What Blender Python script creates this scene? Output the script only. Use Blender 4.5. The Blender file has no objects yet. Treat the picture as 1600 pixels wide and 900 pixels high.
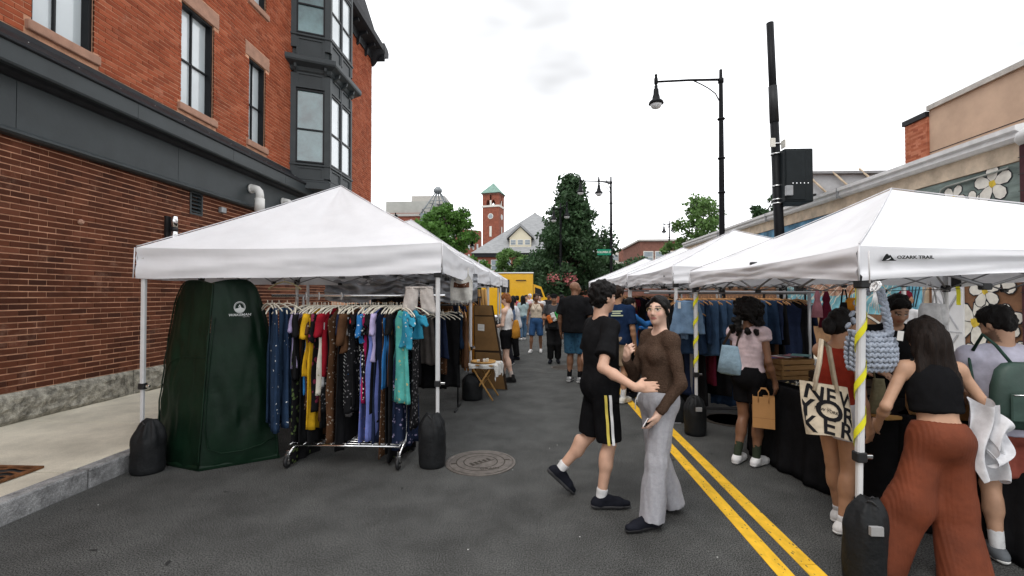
import bpy, math, random
import numpy as np
from mathutils import Vector, Matrix, noise as mnoise
random.seed(7); np.random.seed(7)
scene = bpy.context.scene
col = scene.collection
R = math.radians
# ------------------------------------------------------------------ camera
EYE = 1.70; FPX = 720.0
YAW = math.atan(35/FPX); PITCH = math.atan(12/FPX)
cam_d = bpy.data.cameras.new('camera'); cam = bpy.data.objects.new('camera', cam_d); col.objects.link(cam)
cam.location = (0, 0, EYE); cam.rotation_euler = (R(90)+PITCH, 0, YAW)
cam_d.sensor_width = 36; cam_d.lens = 36*FPX/1600; cam_d.clip_start = .05; cam_d.clip_end = 2000
scene.camera = cam
# ------------------------------------------------------------------ sky (overcast)
world = bpy.data.worlds.new('World'); scene.world = world; world.use_nodes = True
nt = world.node_tree; nt.nodes.clear()
SUN_DIR = Vector((-.30, -.42, .86)).normalized()   # towards the sun
SUN_EL, SUN_ROT = math.asin(SUN_DIR.z), math.atan2(SUN_DIR.x, SUN_DIR.y)
sk = nt.nodes.new('ShaderNodeTexSky'); sk.sky_type = 'NISHITA'; sk.sun_disc = False
sk.sun_elevation = SUN_EL; sk.sun_rotation = SUN_ROT
tc = nt.nodes.new('ShaderNodeTexCoord')
mp = nt.nodes.new('ShaderNodeMapping'); mp.inputs['Scale'].default_value = (1, 1, 2.6)
nz = nt.nodes.new('ShaderNodeTexNoise'); nz.inputs['Scale'].default_value = 1.3; nz.inputs['Detail'].default_value = 4; nz.inputs['Roughness'].default_value = .5
cr = nt.nodes.new('ShaderNodeValToRGB')
cr.color_ramp.elements[0].position = .41; cr.color_ramp.elements[0].color = (4.9, 4.95, 5.05, 1)
cr.color_ramp.elements[1].position = .58; cr.color_ramp.elements[1].color = (11.7, 11.85, 12.1, 1)
mx = nt.nodes.new('ShaderNodeMix'); mx.data_type = 'RGBA'; mx.inputs['Factor'].default_value = .97
bg = nt.nodes.new('ShaderNodeBackground'); bg.inputs['Strength'].default_value = .1
wo = nt.nodes.new('ShaderNodeOutputWorld')
L = nt.links.new
L(tc.outputs['Generated'], mp.inputs['Vector']); L(mp.outputs['Vector'], nz.inputs['Vector']); L(nz.outputs['Fac'], cr.inputs['Fac'])
L(sk.outputs['Color'], mx.inputs['A']); L(cr.outputs['Color'], mx.inputs['B']); L(mx.outputs['Result'], bg.inputs['Color']); L(bg.outputs['Background'], wo.inputs['Surface'])
# ------------------------------------------------------------------ sun behind cloud
sd = bpy.data.lights.new('sun', 'SUN'); sd.energy = .8; sd.angle = R(25); sd.color = (1, .97, .93)
sun = bpy.data.objects.new('sun', sd); col.objects.link(sun)
sun.rotation_euler = SUN_DIR.to_track_quat('Z', 'Y').to_euler(); sun.location = (0, 0, 40)
vs = scene.view_settings; vs.view_transform = 'Standard'; vs.look = 'None'; vs.exposure = 0.80; vs.gamma = 1.0; vs.use_curve_mapping = False

# ------------------------------------------------------------------ pixel -> world
CM = cam.rotation_euler.to_matrix()
def ray(x, y):
    return CM @ Vector(((x-800)/FPX, -(y-450)/FPX, -1))
def G(x, y, z=0.0):
    d = ray(x, y); t = (z-EYE)/d.z
    return Vector((d.x*t, d.y*t, z))
def P(x, y, Y):
    d = ray(x, y); t = Y/d.y
    return Vector((d.x*t, Y, EYE+d.z*t))

# ------------------------------------------------------------------ materials
MATS = {}
def srgb(r, g, b):
    f = lambda c: (c/255/12.92) if c/255 <= .04045 else ((c/255+.055)/1.055)**2.4
    return (f(r), f(g), f(b))
def mat(name, c=(.5, .5, .5), rough=.8, var=.18, scale=5., bump=0., bscale=60., metal=0., c2=None, spots=None,
        spec=.18, stripe=None, coat=0., fine=0., alpha=None, trans=0., stretch=None):
    """Procedural material: base colour with noise variation, optional spots of a second colour, stripes, bump."""
    if name in MATS: return MATS[name]
    m = bpy.data.materials.new(name); m.use_nodes = True; MATS[name] = m
    t = m.node_tree; b = t.nodes['Principled BSDF']; l = t.links.new
    b.inputs['Roughness'].default_value = rough; b.inputs['Metallic'].default_value = metal
    b.inputs['Specular IOR Level'].default_value = spec; b.inputs['Coat Weight'].default_value = coat
    tcn = t.nodes.new('ShaderNodeTexCoord'); vec = tcn.outputs['Object']
    if stretch:
        mpn = t.nodes.new('ShaderNodeMapping'); mpn.inputs['Scale'].default_value = stretch; l(vec, mpn.inputs['Vector']); vec = mpn.outputs['Vector']
    n = t.nodes.new('ShaderNodeTexNoise'); n.inputs['Scale'].default_value = scale; n.inputs['Detail'].default_value = 6; n.inputs['Roughness'].default_value = .62; l(vec, n.inputs['Vector'])
    r = t.nodes.new('ShaderNodeValToRGB'); l(n.outputs['Fac'], r.inputs['Fac'])
    r.color_ramp.elements[0].position = .32; r.color_ramp.elements[1].position = .68
    r.color_ramp.elements[0].color = (*[max(0, x*(1-var)) for x in c], 1); r.color_ramp.elements[1].color = (*[min(1, x*(1+var)) for x in c], 1)
    out = r.outputs['Color']
    def mixin(fac, colr, o):
        q = t.nodes.new('ShaderNodeMix'); q.data_type = 'RGBA'; l(fac, q.inputs['Factor']); l(o, q.inputs['A']); q.inputs['B'].default_value = (*colr, 1); return q.outputs['Result']
    if spots:
        v = t.nodes.new('ShaderNodeTexVoronoi'); v.inputs['Scale'].default_value = spots[0]
        dn = t.nodes.new('ShaderNodeTexNoise'); dn.inputs['Scale'].default_value = spots[0]*1.6; dn.inputs['Detail'].default_value = 2; l(vec, dn.inputs['Vector'])
        dv = t.nodes.new('ShaderNodeVectorMath'); dv.operation = 'MULTIPLY_ADD'; l(dn.outputs['Color'], dv.inputs[0]); dv.inputs[1].default_value = (.75/spots[0],)*3; l(vec, dv.inputs[2]); l(dv.outputs['Vector'], v.inputs['Vector'])
        k = t.nodes.new('ShaderNodeMath'); k.operation = 'LESS_THAN'; k.inputs[1].default_value = spots[1]; l(v.outputs['Distance'], k.inputs[0]); out = mixin(k.outputs[0], c2, out)
    if stripe:
        w = t.nodes.new('ShaderNodeTexWave'); w.bands_direction = stripe[0]; w.inputs['Scale'].default_value = stripe[1]; w.inputs['Distortion'].default_value = stripe[3] if len(stripe) > 3 else .3; l(vec, w.inputs['Vector'])
        k = t.nodes.new('ShaderNodeMath'); k.operation = 'GREATER_THAN'; k.inputs[1].default_value = stripe[2]; l(w.outputs['Fac'], k.inputs[0]); out = mixin(k.outputs[0], c2, out)
    if fine:
        f = t.nodes.new('ShaderNodeTexNoise'); f.inputs['Scale'].default_value = 120; f.inputs['Detail'].default_value = 2; l(tcn.outputs['Object'], f.inputs['Vector'])
        k = t.nodes.new('ShaderNodeMapRange'); k.inputs['From Min'].default_value = .3; k.inputs['From Max'].default_value = .7; k.inputs['To Min'].default_value = 1-fine; k.inputs['To Max'].default_value = 1+fine; l(f.outputs['Fac'], k.inputs['Value'])
        q = t.nodes.new('ShaderNodeMix'); q.data_type = 'RGBA'; q.blend_type = 'MULTIPLY'; q.inputs['Factor'].default_value = 1; l(out, q.inputs['A']); l(k.outputs['Result'], q.inputs['B']); out = q.outputs['Result']
    l(out, b.inputs['Base Color'])
    if bump:
        bn = t.nodes.new('ShaderNodeTexNoise'); bn.inputs['Scale'].default_value = bscale; bn.inputs['Detail'].default_value = 4; l(vec, bn.inputs['Vector'])
        bp = t.nodes.new('ShaderNodeBump'); bp.inputs['Strength'].default_value = bump; bp.inputs['Distance'].default_value = .02; l(bn.outputs['Fac'], bp.inputs['Height']); l(bp.outputs['Normal'], b.inputs['Normal'])
    if trans:
        tr = t.nodes.new('ShaderNodeBsdfTranslucent'); l(out, tr.inputs['Color'])
        ms = t.nodes.new('ShaderNodeMixShader'); ms.inputs['Fac'].default_value = trans; l(b.outputs['BSDF'], ms.inputs[1]); l(tr.outputs['BSDF'], ms.inputs[2]); l(ms.outputs['Shader'], t.nodes['Material Output'].inputs['Surface'])
    return m
def cloth(name, c, **k):
    k.setdefault('rough', .92); k.setdefault('var', .22); k.setdefault('scale', 9); k.setdefault('spec', .04); k.setdefault('bump', .15); k.setdefault('bscale', 25)
    return mat(name, c, **k)
def vcol_mat(name, rough=.55, bump=.1, bscale=90, spec=.35, sss=0.):
    """Material that reads the face colour attribute 'tint' (features that belong to the thing itself)."""
    if name in MATS: return MATS[name]
    m = bpy.data.materials.new(name); m.use_nodes = True; MATS[name] = m; t = m.node_tree; b = t.nodes['Principled BSDF']; l = t.links.new
    a = t.nodes.new('ShaderNodeAttribute'); a.attribute_name = 'tint'
    n = t.nodes.new('ShaderNodeTexNoise'); n.inputs['Scale'].default_value = 14; n.inputs['Detail'].default_value = 5
    tcn = t.nodes.new('ShaderNodeTexCoord'); l(tcn.outputs['Object'], n.inputs['Vector'])
    k = t.nodes.new('ShaderNodeMapRange'); k.inputs['From Min'].default_value = .3; k.inputs['From Max'].default_value = .7; k.inputs['To Min'].default_value = .88; k.inputs['To Max'].default_value = 1.1; l(n.outputs['Fac'], k.inputs['Value'])
    q = t.nodes.new('ShaderNodeMix'); q.data_type = 'RGBA'; q.blend_type = 'MULTIPLY'; q.inputs['Factor'].default_value = 1; l(a.outputs['Color'], q.inputs['A']); l(k.outputs['Result'], q.inputs['B']); l(q.outputs['Result'], b.inputs['Base Color'])
    b.inputs['Roughness'].default_value = rough; b.inputs['Specular IOR Level'].default_value = spec
    if sss:
        b.inputs['Subsurface Weight'].default_value = sss; b.inputs['Subsurface Radius'].default_value = (.012, .004, .002); b.inputs['Subsurface Scale'].default_value = 1.
    return m
def brick_mat(name, ramp, bw=.215, bh=.0762, stain=.25):
    """One colour per brick, picked by the brick's place in the bond, with soot and pale wear."""
    if name in MATS: return MATS[name]
    m = bpy.data.materials.new(name); m.use_nodes = True; MATS[name] = m; t = m.node_tree; b = t.nodes['Principled BSDF']; l = t.links.new
    g = t.nodes.new('ShaderNodeNewGeometry'); s = t.nodes.new('ShaderNodeSeparateXYZ'); l(g.outputs['Position'], s.inputs[0])
    def mth(op, a, bb=None):
        n = t.nodes.new('ShaderNodeMath'); n.operation = op
        for i, v in enumerate((a, bb)):
            if v is None: continue
            if isinstance(v, (int, float)): n.inputs[i].default_value = v
            else: l(v, n.inputs[i])
        return n.outputs[0]
    row = mth('FLOOR', mth('DIVIDE', s.outputs['Z'], bh))
    half = mth('MULTIPLY', mth('MODULO', row, 2.), .5)
    along = mth('ADD', s.outputs['Y'], mth('MULTIPLY', s.outputs['X'], 1.0))
    c_ = mth('FLOOR', mth('ADD', mth('DIVIDE', along, bw), half))
    cb = t.nodes.new('ShaderNodeCombineXYZ'); l(row, cb.inputs[0]); l(c_, cb.inputs[1])
    w = t.nodes.new('ShaderNodeTexWhiteNoise'); w.noise_dimensions = '2D'; l(cb.outputs[0], w.inputs['Vector'])
    r = t.nodes.new('ShaderNodeValToRGB'); l(w.outputs['Value'], r.inputs['Fac'])
    while len(r.color_ramp.elements) < len(ramp): r.color_ramp.elements.new(.5)
    for i, (p, c) in enumerate(ramp): r.color_ramp.elements[i].position = p; r.color_ramp.elements[i].color = (*c, 1)
    n = t.nodes.new('ShaderNodeTexNoise'); n.inputs['Scale'].default_value = 1.3; n.inputs['Detail'].default_value = 8; n.inputs['Roughness'].default_value = .7; l(g.outputs['Position'], n.inputs['Vector'])
    k = t.nodes.new('ShaderNodeMapRange'); k.inputs['From Min'].default_value = .3; k.inputs['From Max'].default_value = .7; k.inputs['To Min'].default_value = 1-stain; k.inputs['To Max'].default_value = 1+stain; l(n.outputs['Fac'], k.inputs['Value'])
    q = t.nodes.new('ShaderNodeMix'); q.data_type = 'RGBA'; q.blend_type = 'MULTIPLY'; q.inputs['Factor'].default_value = 1; l(r.outputs['Color'], q.inputs['A']); l(k.outputs['Result'], q.inputs['B'])
    n2 = t.nodes.new('ShaderNodeTexNoise'); n2.inputs['Scale'].default_value = 2.1; n2.inputs['Detail'].default_value = 9; n2.inputs['Roughness'].default_value = .8; l(g.outputs['Position'], n2.inputs['Vector'])
    k2 = t.nodes.new('ShaderNodeMapRange'); k2.inputs['From Min'].default_value = .56; k2.inputs['From Max'].default_value = .72; k2.inputs['To Max'].default_value = .34; l(n2.outputs['Fac'], k2.inputs['Value'])
    q2 = t.nodes.new('ShaderNodeMix'); q2.data_type = 'RGBA'; l(k2.outputs['Result'], q2.inputs['Factor']); l(q.outputs['Result'], q2.inputs['A']); q2.inputs['B'].default_value = (.52, .33, .24, 1)
    l(q2.outputs['Result'], b.inputs['Base Color']); b.inputs['Roughness'].default_value = .9; b.inputs['Specular IOR Level'].default_value = .2
    n3 = t.nodes.new('ShaderNodeTexNoise'); n3.inputs['Scale'].default_value = 90; l(g.outputs['Position'], n3.inputs['Vector'])
    bp = t.nodes.new('ShaderNodeBump'); bp.inputs['Strength'].default_value = .35; bp.inputs['Distance'].default_value = .01; l(n3.outputs['Fac'], bp.inputs['Height']); l(bp.outputs['Normal'], b.inputs['Normal'])
    return m

# ------------------------------------------------------------------ objects
def tag(o, label=None, cat=None, group=None, kind=None):
    if label: o['label'] = label
    if cat: o['category'] = cat
    if group: o['group'] = group
    if kind: o['kind'] = kind
    return o
def empty(name, loc=(0, 0, 0), rz=0., label=None, cat=None, group=None):
    o = bpy.data.objects.new(name, None); col.objects.link(o); o.location = loc; o.rotation_euler = (0, 0, rz); o.empty_display_size = .1
    return tag(o, label, cat, group)
def link(name, me, parent=None, loc=None, rot=None):
    o = bpy.data.objects.new(name, me); col.objects.link(o)
    if parent: o.parent = parent
    if loc is not None: o.location = loc
    if rot is not None: o.rotation_euler = rot
    return o
def copy_tree(o, parent=None):
    c = o.copy(); col.objects.link(c); c.parent = parent
    for ch in list(o.children): copy_tree(ch, c)
    return c

class MB:
    def __init__(s): s.v = []; s.f = []; s.m = []; s.mi = 0
    def add(s, vs, fs):
        n = len(s.v); s.v += [tuple(v) for v in vs]; s.f += [tuple(i+n for i in f) for f in fs]; s.m += [s.mi]*len(fs); return s
    def box(s, lo, hi, M=None):
        x0, y0, z0 = lo; x1, y1, z1 = hi
        vs = [Vector(p) for p in ((x0,y0,z0),(x1,y0,z0),(x1,y1,z0),(x0,y1,z0),(x0,y0,z1),(x1,y0,z1),(x1,y1,z1),(x0,y1,z1))]
        if M is not None: vs = [M @ v for v in vs]
        return s.add(vs, [(0,3,2,1),(4,5,6,7),(0,1,5,4),(1,2,6,5),(2,3,7,6),(3,0,4,7)])
    def bbox(s, lo, hi, bev=.01, M=None):
        """box with chamfered edges"""
        x0,y0,z0 = lo; x1,y1,z1 = hi; b = min(bev, (x1-x0)/2.2, (y1-y0)/2.2, (z1-z0)/2.2)
        def ring(z, i): return [(x0+b+i,y0+i,z),(x1-b-i,y0+i,z),(x1-i,y0+b+i,z),(x1-i,y1-b-i,z),(x1-b-i,y1-i,z),(x0+b+i,y1-i,z),(x0+i,y1-b-i,z),(x0+i,y0+b+i,z)]
        rs = [ring(z0, b*.6), ring(z0+b, 0), ring(z1-b, 0), ring(z1, b*.6)]
        if M is not None: rs = [[M @ Vector(p) for p in r] for r in rs]
        return s.loft(rs, cap=True)
    def loft(s, rings, cap=False, closed=True):
        n = len(rings[0]); vs = [p for r in rings for p in r]; fs = []
        for i in range(len(rings)-1):
            for j in range(n if closed else n-1):
                a = i*n+j; b = i*n+(j+1) % n; fs.append((a, b, b+n, a+n))
        if cap: fs.append(tuple(reversed(range(n)))); fs.append(tuple(range((len(rings)-1)*n, len(rings)*n)))
        return s.add(vs, fs)
    def tube(s, pts, r, n=8, cap=True):
        pts = [Vector(p) for p in pts]; rr = r if isinstance(r, (list, tuple)) else [r]*len(pts); rings = []; up = None
        for i, p in enumerate(pts):
            d = (pts[min(i+1, len(pts)-1)]-pts[max(i-1, 0)]).normalized()
            if up is None: up = Vector((0, 0, 1)) if abs(d.z) < .9 else Vector((1, 0, 0))
            a = d.cross(up).normalized(); b = a.cross(d).normalized(); up = b
            rings.append([p+a*rr[i]*math.cos(2*math.pi*k/n)+b*rr[i]*math.sin(2*math.pi*k/n) for k in range(n)])
        rings = [list(reversed(q)) for q in rings]
        return s.loft(rings, cap)
    def lathe(s, prof, n=16, c=(0, 0, 0), M=None, cap=True):
        rs = [[Vector((c[0]+r*math.cos(2*math.pi*k/n), c[1]+r*math.sin(2*math.pi*k/n), c[2]+z)) for k in range(n)] for r, z in prof]
        if M is not None: rs = [[M @ p for p in q] for q in rs]
        return s.loft(rs, cap)
    def grid(s, fn, nu, nv):
        vs = [fn(i/nu, j/nv) for j in range(nv+1) for i in range(nu+1)]
        return s.add(vs, [(j*(nu+1)+i, j*(nu+1)+i+1, (j+1)*(nu+1)+i+1, (j+1)*(nu+1)+i) for j in range(nv) for i in range(nu)])
    def prism(s, poly, d):
        """extrude a 3D polygon by the vector d"""
        d = Vector(d); n = len(poly); vs = [Vector(p) for p in poly]+[Vector(p)+d for p in poly]
        return s.add(vs, [tuple(range(n)), tuple(reversed(range(n, 2*n)))]+[(i, i+n, (i+1) % n+n, (i+1) % n) for i in range(n)])
    def mesh(s, name, mats, smooth=False):
        me = bpy.data.meshes.new(name); me.from_pydata([tuple(v) for v in s.v], [], s.f)
        for m in (mats if isinstance(mats, (list, tuple)) else [mats]): me.materials.append(m)
        if any(s.m): me.polygons.foreach_set('material_index', s.m)
        if smooth: me.polygons.foreach_set('use_smooth', [True]*len(s.f))
        me.update(); return me
    def build(s, name, mats, parent=None, smooth=False, loc=None, rot=None):
        return link(name, s.mesh(name, mats, smooth), parent, loc, rot)
def mb(): return MB()
def tube(name, pts, r, m, parent=None, n=8, smooth=True): return mb().tube(pts, r, n).build(name, m, parent, smooth)
def box(name, lo, hi, m, parent=None, bev=0): return (mb().bbox(lo, hi, bev) if bev else mb().box(lo, hi)).build(name, m, parent)
def text(name, s, size, m, parent, M, extrude=.001, align='CENTER', sx=1., shear=0., off=0.):
    cu = bpy.data.curves.new(name, 'FONT'); cu.body = s; cu.size = size; cu.extrude = extrude; cu.align_x = align; cu.align_y = 'CENTER'; cu.shear = shear; cu.offset = off; cu.resolution_u = 3
    tmp = bpy.data.objects.new('tmp', cu); me = bpy.data.meshes.new_from_object(tmp); bpy.data.objects.remove(tmp)
    me.transform(M @ Matrix.Diagonal((sx, 1, 1, 1))); me.materials.clear(); me.materials.append(m)
    return link(name, me, parent)
def frame(o, x, y):
    """matrix with origin o, local x along x, local y along y, z the normal"""
    x = Vector(x).normalized(); y = Vector(y); z = x.cross(y).normalized(); y = z.cross(x)
    return Matrix(((x.x, y.x, z.x, o[0]), (x.y, y.y, z.y, o[1]), (x.z, y.z, z.z, o[2]), (0, 0, 0, 1)))

# ------------------------------------------------------------------ numpy noise + implicit surfaces
def vnoise(p):
    """value noise in [-1,1] for an (n,3) array"""
    p = np.asarray(p, dtype=np.float64); i = np.floor(p).astype(np.int64); f = p-i; f = f*f*(3-2*f); o = 0
    def hsh(a): 
        n = (a[:, 0]*374761393+a[:, 1]*668265263+a[:, 2]*2147483647+1013904223) & 0xffffffff
        n = ((n ^ (n >> 13))*1274126177) & 0xffffffff; return ((n ^ (n >> 16)) & 0xffff)/32767.5-1
    for dx in (0, 1):
        for dy in (0, 1):
            for dz in (0, 1):
                w = (f[:, 0] if dx else 1-f[:, 0])*(f[:, 1] if dy else 1-f[:, 1])*(f[:, 2] if dz else 1-f[:, 2]); o = o+w*hsh(i+np.array([dx, dy, dz]))
    return o
def V3(*a): return np.array(a, dtype=np.float64)
def cap(a, b, ra, rb=None, k=.02, flat=None, cut=None, op='u'):
    return dict(t='c', a=np.array(a, float), b=np.array(b, float), ra=ra, rb=ra if rb is None else rb, k=k, flat=flat, cut=cut, op=op)
def ell(c, r, k=.03, M=None, cut=None, op='u'):
    return dict(t='e', c=np.array(c, float), r=np.array(r, float), k=k, M=M, cut=cut, op=op)
def field_mesh(name, prims, h, cuts=(), disp=None, tint=None, keep=None):
    los = []; his = []
    for p in prims:
        if p['op'] != 'u': continue
        if p['t'] == 'c':
            r = max(p['ra'], p['rb']); los.append(np.minimum(p['a'], p['b'])-r); his.append(np.maximum(p['a'], p['b'])+r)
        else:
            r = p['r'].max() if p['M'] is not None else p['r']; los.append(p['c']-r); his.append(p['c']+r)
    lo = np.min(los, 0)-3*h; hi = np.max(his, 0)+3*h; n = np.ceil((hi-lo)/h).astype(int)+1
    ax = [lo[i]+h*np.arange(n[i]) for i in range(3)]; F = np.full(n, .3, np.float32)
    for p in prims:
        k = p['k']; pad = k+2.5*h
        if p['t'] == 'c':
            r = max(p['ra'], p['rb']); l0 = np.minimum(p['a'], p['b'])-r-pad; h0 = np.maximum(p['a'], p['b'])+r+pad
        else:
            r = p['r'].max() if p['M'] is not None else p['r']; l0 = p['c']-r-pad; h0 = p['c']+r+pad
        s = [slice(max(0, int((l0[i]-lo[i])/h)), max(0, min(n[i], int((h0[i]-lo[i])/h)+2))) for i in range(3)]
        X = ax[0][s[0]][:, None, None]; Y = ax[1][s[1]][None, :, None]; Z = ax[2][s[2]][None, None, :]
        if min(X.size, Y.size, Z.size) == 0: continue
        if p['t'] == 'c':
            ab = p['b']-p['a']; L2 = max(1e-9, ab @ ab); px, py, pz = X-p['a'][0], Y-p['a'][1], Z-p['a'][2]
            t = np.clip((px*ab[0]+py*ab[1]+pz*ab[2])/L2, 0, 1); qx, qy, qz = px-t*ab[0], py-t*ab[1], pz-t*ab[2]; fl = 1.
            if p['flat'] is not None:
                nx, ny, nz_, fl = p['flat']; dn = (qx*nx+qy*ny+qz*nz_)*(1/fl-1); qx, qy, qz = qx+dn*nx, qy+dn*ny, qz+dn*nz_
            d = (np.sqrt(qx*qx+qy*qy+qz*qz)-(p['ra']+t*(p['rb']-p['ra'])))*min(1, fl)
        else:
            px, py, pz = X-p['c'][0], Y-p['c'][1], Z-p['c'][2]
            if p['M'] is not None:
                m = p['M']; px, py, pz = (m[0,0]*px+m[1,0]*py+m[2,0]*pz, m[0,1]*px+m[1,1]*py+m[2,1]*pz, m[0,2]*px+m[1,2]*py+m[2,2]*pz)
            rx, ry, rz = p['r']; k0 = np.sqrt((px/rx)**2+(py/ry)**2+(pz/rz)**2); k1 = np.sqrt((px/rx**2)**2+(py/ry**2)**2+(pz/rz**2)**2)+1e-9
            d = k0*(k0-1)/k1
        for (c0, nn) in (p['cut'] or ()): d = np.maximum(d, (X-c0[0])*nn[0]+(Y-c0[1])*nn[1]+(Z-c0[2])*nn[2])
        f = F[tuple(s)]
        if p['op'] == 'u':
            if k > 0:
                hh = np.clip(.5+.5*(f-d)/k, 0, 1); F[tuple(s)] = f*(1-hh)+d*hh-k*hh*(1-hh)
            else: F[tuple(s)] = np.minimum(f, d)
        else: F[tuple(s)] = np.maximum(f, -d)
    for (c0, nn) in cuts:
        F = np.maximum(F, ((ax[0]-c0[0])*nn[0])[:, None, None]+((ax[1]-c0[1])*nn[1])[None, :, None]+((ax[2]-c0[2])*nn[2])[None, None, :])
    I = F < 0
    a = I[:-1, :-1, :-1].astype(np.int8); cs = [(i, j, k) for i in (0, 1) for j in (0, 1) for k in (0, 1)]
    cnt = np.zeros_like(a)
    for (i, j, k) in cs: cnt += I[i:n[0]-1+i, j:n[1]-1+j, k:n[2]-1+k]
    act = (cnt > 0) & (cnt < 8); ijk = np.argwhere(act); idx = np.full(act.shape, -1, np.int32); idx[act] = np.arange(len(ijk))
    if len(ijk) == 0: return bpy.data.meshes.new(name)
    cv = np.stack([F[ijk[:, 0]+i, ijk[:, 1]+j, ijk[:, 2]+k] for (i, j, k) in cs], 1).astype(np.float64); acc = np.zeros((len(ijk), 3)); num = np.zeros(len(ijk)); ca = np.array(cs, float)
    for e in range(8):
        for g in range(e+1, 8):
            if np.abs(ca[e]-ca[g]).sum() != 1: continue
            va, vb = cv[:, e], cv[:, g]; mk = (va < 0) != (vb < 0); t = np.where(mk, va/np.where(np.abs(va-vb) < 1e-12, 1, va-vb), 0)
            acc += mk[:, None]*(ca[e]+t[:, None]*(ca[g]-ca[e])); num += mk
    V = lo+h*(ijk+acc/num[:, None]); quads = []
    for d in range(3):
        e = [slice(1, -1)]*3; e[d] = slice(0, None); sl0 = [slice(1, -1)]*3; sl1 = [slice(1, -1)]*3; sl0[d] = slice(0, -1); sl1[d] = slice(1, None)
        A = I[tuple(sl0)]; B = I[tuple(sl1)]; o = [1, 1, 1]; o[d] = 0; u, w = (d+1) % 3, (d+2) % 3
        for mk, flip in ((A & ~B, False), (~A & B, True)):
            q = np.argwhere(mk)+np.array(o)
            if len(q) == 0: continue
            def at(du, dw):
                z = q.copy(); z[:, u] -= du; z[:, w] -= dw; return idx[z[:, 0], z[:, 1], z[:, 2]]
            qq = np.stack([at(1, 1), at(0, 1), at(0, 0), at(1, 0)], 1); quads.append(qq[:, ::-1] if flip else qq)
    Q = np.concatenate(quads); Q = Q[(Q >= 0).all(1)]
    # one smoothing pass to take off the lattice look
    for _ in range(2):
        S = np.zeros_like(V); C = np.zeros(len(V))
        for aa in range(4):
            np.add.at(S, Q[:, aa], V[Q[:, (aa+1) % 4]]+V[Q[:, (aa+3) % 4]]); np.add.at(C, Q[:, aa], 2)
        V = V*.5+.5*S/np.maximum(C, 1)[:, None]
    if disp is not None:
        e1 = V[Q[:, 2]]-V[Q[:, 0]]; e2 = V[Q[:, 3]]-V[Q[:, 1]]; fn = np.cross(e1, e2); N = np.zeros_like(V)
        for aa in range(4): np.add.at(N, Q[:, aa], fn)
        N /= np.linalg.norm(N, axis=1)[:, None]+1e-12; V = V+N*disp(V)[:, None]
    me = bpy.data.meshes.new(name); me.vertices.add(len(V)); me.vertices.foreach_set('co', V.astype(np.float32).ravel())
    me.loops.add(len(Q)*4); me.loops.foreach_set('vertex_index', Q.astype(np.int32).ravel()); me.polygons.add(len(Q)); me.polygons.foreach_set('loop_start', np.arange(0, len(Q)*4, 4, dtype=np.int32))
    me.update(calc_edges=True); me.polygons.foreach_set('use_smooth', np.ones(len(Q), bool))
    if tint is not None:
        at = me.color_attributes.new('tint', 'FLOAT_COLOR', 'POINT'); cc = np.ones((len(V), 4), np.float32); cc[:, :3] = tint(V); at.data.foreach_set('color', cc.ravel())
    return me

# ================================================================== SETTING
asphalt = mat('asphalt', (.086, .087, .084), rough=.9, var=.24, scale=2.3, bump=.8, bscale=150, spec=.12, fine=.95, c2=(.17, .17, .165), spots=(47, .09))
concrete = mat('concrete', (.60, .555, .455), rough=.9, var=.22, scale=1.6, bump=.25, bscale=120, spec=.25, fine=.12)
granite_kerb = mat('granite_kerb', (.26, .26, .26), rough=.85, var=.45, scale=9, bump=.6, bscale=40, fine=.3)
granite_rock = mat('granite_rock', (.27, .255, .215), rough=.95, var=.6, scale=11, bump=1., bscale=22, fine=.35)
mortar = mat('mortar', (.60, .33, .21), rough=.95, var=.25, scale=7, bump=.3)
yellow_paint = mat('yellow_road_paint', (.80, .47, .035), rough=.7, var=.16, scale=14, bump=.3, bscale=120, c2=(.16, .12, .05), spots=(34, .16), stretch=(1, .45, 1))
KX = -3.94           # road face of the left kerb
RX = 6.75            # road face of the right kerb
SW = .16             # pavement height
mb().grid(lambda u, v: (-400+800*u, -60+700*v, -.012), 4, 4).build('ground', mat('far_ground', (.09, .088, .085), var=.3, scale=.2))['kind'] = 'structure'
road = mb().grid(lambda u, v: (KX+.02+(RX-KX-.04)*u, -8+70*v, 0), 8, 40).build('road', asphalt); road['kind'] = 'structure'
mb().grid(lambda u, v: (-60+120*u, 24+10*v, .002), 4, 4).build('cross_street', asphalt)['kind'] = 'structure'
# double yellow line, worn blocks of thermoplastic
def yline(x0, x1):
    y = 1.6; b = MB()
    while y < 24:
        L_ = random.uniform(.9, 1.5); g = .0035
        b.box((x0+random.uniform(-.002, .002), y+g, .0005), (x1+random.uniform(-.002, .002), y+L_-g, .005)); y += L_
    return b.build('yellow_line', yellow_paint, road)
yline(1.472, 1.575); yline(1.668, 1.772)
# dark repair scars and tar blotches in the asphalt
tar = mat('tar', (.03, .03, .03), rough=.7, var=.3)
for k in range(70):
    x = random.uniform(-3.6, 4.2); y = random.uniform(2.0, 12); a = random.uniform(0, 6.3); r0 = random.uniform(.006, .022); n = 9
    pts = [(x+math.cos(a)*r0*random.uniform(.8, 2.8)*math.cos(2*math.pi*i/n)-math.sin(a)*r0*.7*math.sin(2*math.pi*i/n), y+math.sin(a)*r0*2*math.cos(2*math.pi*i/n)+math.cos(a)*r0*.6*math.sin(2*math.pi*i/n), .0045) for i in range(n)]
    mb().add(pts, [tuple(range(n))]).build('tar_spot', tar, road)
litter = mat('litter', (.7, .7, .68), var=.1)
for (x, y) in ((870, 696), (858, 701), (873, 720), (540, 693), (800, 735), (152, 790), (730, 860), (1120, 872), (905, 840)):
    g = G(x, y); mb().box((g.x, g.y, .004), (g.x+.009, g.y+.005, .006)).build('paper_scrap', litter, road)
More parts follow.
